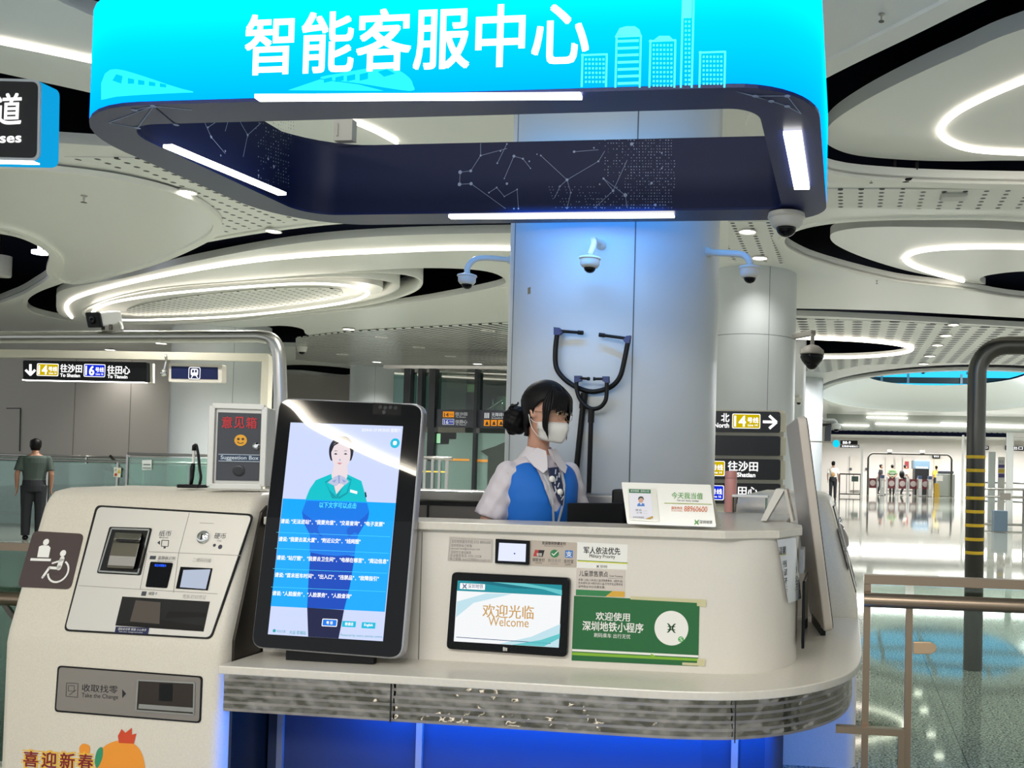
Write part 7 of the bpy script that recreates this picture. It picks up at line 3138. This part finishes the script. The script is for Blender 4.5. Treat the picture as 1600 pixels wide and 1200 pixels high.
for i, (a, b2, c, d) in enumerate([(1328, 1344, 713, 752), (1384, 1396, 714, 750), (1399, 1409, 716, 750), (1411, 1428, 714, 750), (1460, 1468, 718, 765)]):
    mb = MB()
    mb.quad(WF, [(a, c), (b2, c), (b2, 766), (a, 766)], .03, .03)
    o = structure(mb.build('door_%d' % (i + 1), ink('cfc8c0') if i < 4 else mat('door_lit', 'e2d6a8', 0.5, emit='e2d6a8', strength=.4)))
for px, py, lab in ((1416, 737, 'x'),):
    pass
for px, py, lab in ((1329, 733, 'small black call box beside the far door'), (1354, 733, 'dark square vent on the far wall near the arch')):
    mb = MB()
    mb.quad(WF, [(px - 2, py - 2), (px + 2, py - 2), (px + 2, py + 2), (px - 2, py + 2)], .06, .05)
    tag(mb.build('wall_box', M['darkgrey']), lab, 'box')

# ---- second glass barrier on the other side of the ticket machine
y_ = 3.75
BFc = Face((0, y_, 0), (1, 0, 0), (0, 0, 1))
t = thing('glass_barrier', 'second glass barrier with round handrail behind the rounded ticket machine side', 'barrier', (-4.2, y_, 0))
za, zb_ = BFc(20, 854).z, BFc(15, 932).z
xe = -3.25
mb = MB()
mb.bar((-6.5, y_, za), (xe, y_, za), .03, .035)
mb.build('top_bar', M['bronze'], t)
mb = MB()
mb.tube([(-6.5, y_ - .05, zb_), (xe, y_ - .05, zb_)], .032, 14)
mb.build('handrail', M['bronze'], t, smooth='auto')
mb = MB()
mb.bar((xe, y_, 0), (xe, y_, za - .016), .022, .03, up=(0, 1, 0))
mb.build('post', M['bronze'], t)
mb = MB()
mb.box(-6.5, xe - .014, y_ + .006, y_ + .016, .05, za - .02)
mb.build('glass_panel', M['glass_green'], t)
mb = MB()
mb.bar(BFc(8, 945, .03), BFc(34, 980, .01), .02, .02)
mb.build('strut', M['steel_dark'], t)
# ================================================================== small ceiling fixtures
D0 = None
for px, py, rr, lab in [
    (293, 301, .085, 'bright recessed downlight in the perforated board below the cyan ring'),
    (427, 362, .085, 'recessed downlight at the perforated board edge above the long rim light'),
    (232, 403, .085, 'recessed downlight on the white rim over the large oval feature'),
    (1168, 363, .10, 'recessed downlight beside the perforated board over the second column'),
    (1187, 404, .10, 'recessed downlight directly above the top of the second column'),
    (545, 515, .12, 'recessed downlight under the oval feature, at the dark slot tip'),
    (596, 527, .12, 'downlight in the slatted ceiling beyond the end of the dark slot'),
    (762, 517, .13, 'downlight in the slatted ceiling close to the big column'),
    (654, 543, .13, 'downlight midway along the slatted ceiling'),
    (704, 557, .13, 'downlight in the slatted ceiling over the lift hall mullions'),
    (746, 569, .13, 'downlight in the slatted ceiling over the lift hall, beside the big column'),
    (535, 554, .13, 'downlight in the slatted ceiling above the round pier'),
    (589, 566, .13, 'downlight just above the round pier top'),
    (86, 534, .13, 'downlight below the steel arch, above the long line sign'),
    (172, 547, .13, 'downlight below the box camera on the steel arch'),
    (252, 537, .13, 'downlight below the steel arch beside the wide white column'),
    (1490, 508, .10, 'large downlight in the dark slot of the pale beam, above the striped arch'),
    (1478, 525, .12, 'downlight in the fine perforated ceiling, uppermost of the slanting row of four'),
    (1465, 540, .12, 'downlight in the fine perforated ceiling, second in the slanting row of four'),
    (1453, 557, .13, 'downlight in the fine perforated ceiling, third in the slanting row of four'),
    (1443, 569, .13, 'downlight in the fine perforated ceiling, lowest of the slanting row of four'),
    (790, 449, .10, 'downlight half hidden behind the big column edge, under the dark lens opening'),
]:
    c = on_z(px, py, CZ - .034)
    if D0 is None:
        D0 = t = thing('downlight', lab, 'downlight', c, 'recessed ceiling downlights')
        mb = MB()
        mb.lathe(c, [(.105, .02), (.12, .0), (.105, -.004), (.085, .012)], 20)
        mb.build('trim', M['paper'], t, smooth='auto')
        mb = MB()
        mb.lathe(c, [(.09, .004), (.09, .012), (0, .012)], 20)
        mb.build('lens', M['down'], t)
        o = t
    else:
        o = copy_tree(D0, loc=c, label=lab)
    o.scale = (rr / .105,) * 2 + (1,)
    lamp('downlight_lamp', 'SPOT', c + Vector((0, 0, -.03)), 45 if 'second column' in lab else 50 if 'arch' in lab and py < 560 and px < 300 else 260, (1, .97, .92), .07, spread=130)
c = on_z(62, 397, CZ + .25)
t = thing('downlight', 'cold downlight inside the dark round opening over the passage sign', 'downlight', c)
mb = MB()
mb.lathe(c, [(.10, 0), (.10, .05), (.03, .06), (.03, .8), (0, .8)], 16)
mb.build('lens', glow('cold_lens', 'dfe6ff', 9), t)
c = on_z(0, 432, CZ + .12)
t = thing('ceiling_speaker', 'white round housing hanging in the dark round opening', 'fixture', c)
mb = MB()
mb.lathe(c, [(.14, .0), (.15, .02), (.15, .34), (0, .34)], 24)
mb.build('housing', M['offwhite'], t, smooth='auto')
mb = MB()
mb.tube([c + Vector((0, 0, .3)), c + Vector((0, 0, 1.0))], .02, 8)
mb.build('rod', M['black'], t)
# sprinklers
S0 = None
for px, py, lab in [(131, 316, 'small sprinkler under the big smooth ceiling leaf'), (1377, 40, 'sprinkler in the bluish ceiling panel high beside the cyan sign'), (1361, 290, 'sprinkler between the black cable loop and the perforated row'),
                    (1370, 446, 'sprinkler below the tip of the pale leaf panel over the beam'), (310, 360, 'sprinkler at the perforated board below the smooth leaf'), (333, 358, 'sprinkler at the perforated board, nearer the cyan ring than its neighbour'), (195, 419, 'sprinkler at the rim of the dark crescent opening')]:
    c = on_z(px, py, CZ - .07 if px not in (131,) else CZ - .12)
    if S0 is None:
        S0 = t = thing('sprinkler', lab, 'sprinkler', c, 'ceiling sprinklers')
        mb = MB()
        mb.lathe(c, [(.03, .07), (.03, .062), (.01, .06), (.01, .03), (.006, .0)], 10)
        mb.build('stem', M['steel'], t)
        mb = MB()
        mb.lathe(c, [(.028, -.004), (.028, .0), (0, .0)], 10)
        mb.build('deflector', M['steel_dark'], t)
    else:
        copy_tree(S0, loc=c + Vector((0, 0, .026)), label=lab).scale = (.62, .62, .62)
# black cable loop, small speaker, dome in the slot
mb = MB()
q = [on_z(x, y, CZ + .09 - .10 * k) for x, y, k in ((1397, 266, 0), (1399, 274, .3), (1407, 280, .8), (1415, 281.5, 1), (1425, 279, .8), (1431, 272, .3), (1432, 266, 0))]
mb.tube([q[0] + Vector((0, .05, 1.0))] + curve_pts(q, False, 5) + [q[-1] + Vector((0, .05, 1.0))], .022, 10)
tag(mb.build('cable_loop', M['black'], smooth=True), 'black cable loop hanging out of the ceiling gap', 'cable')
c = on_z(1490, 311, CZ - .05)
t = thing('access_point', 'flat grey rounded box on the perforated ceiling row', 'fixture', c)
mb = MB()
mb.box(c.x - .13, c.x + .13, c.y - .09, c.y + .09, c.z, c.z + .045)
mb.build('body', mat('access_grey', 'b9bab4', 0.4), t, bevel=.02)
c = on_z(472, 541, CZ - .02)
dome_camera('dome_camera', 'small dome camera under the dark slot beyond the steel arch corner', c, .12)

# ---- light lines of the far hall
for a, b2, z, lab in [((1354, 652), (1418, 653.5), CZ - .03, 'far light line just under the skylight rim, on the side of the lit column'),
                      ((1368, 662), (1600, 668), 3.34, 'long far light line crossing the lower ceiling above the arch'),
                      ((1316, 664), (1358, 665), 3.34, 'short far light line above the cyan exit sign'),
                      ((1470, 661), (1680, 668), 3.34, 'far light line behind the striped post'),
                      ((1535, 648), (1680, 651), 4.1, 'far light line on the open side of the skylight')]:
    A, B = on_z(*a, z), on_z(*b2, z)
    if True:
        A, B = on_y(*a, 45.84), on_y(*b2, 45.84)
    mb = MB()
    mb.bar(A, B, .10, .05)
    tag(mb.build('light_line', M['led_soft']), lab, 'ceiling light')
# light line over the space in front of the desk, mirrored in the kiosk glass
mb = MB()
pts = []
for x, y in [(300, 590), (380, 600), (452, 630), (480, 658), (500, 672), (550, 697), (600, 720), (645, 738), (720, 772), (800, 815)]:
    p = KF(x, y)
    d = ray(x, y).normalized()
    r_ = d - KF.n * 2 * d.dot(KF.n)
    if r_.z > .02:
        pts.append(p + r_ * ((CZ - .05 - p.z) / r_.z))
mb.tube(curve_pts(pts, False, 5), .06, 8, flat=.5)
tag(mb.build('light_line', glow('bright_led_strip', 'fff4e2', 52)), 'curved ceiling light line reflected in the glass of the talking kiosk', 'ceiling light')
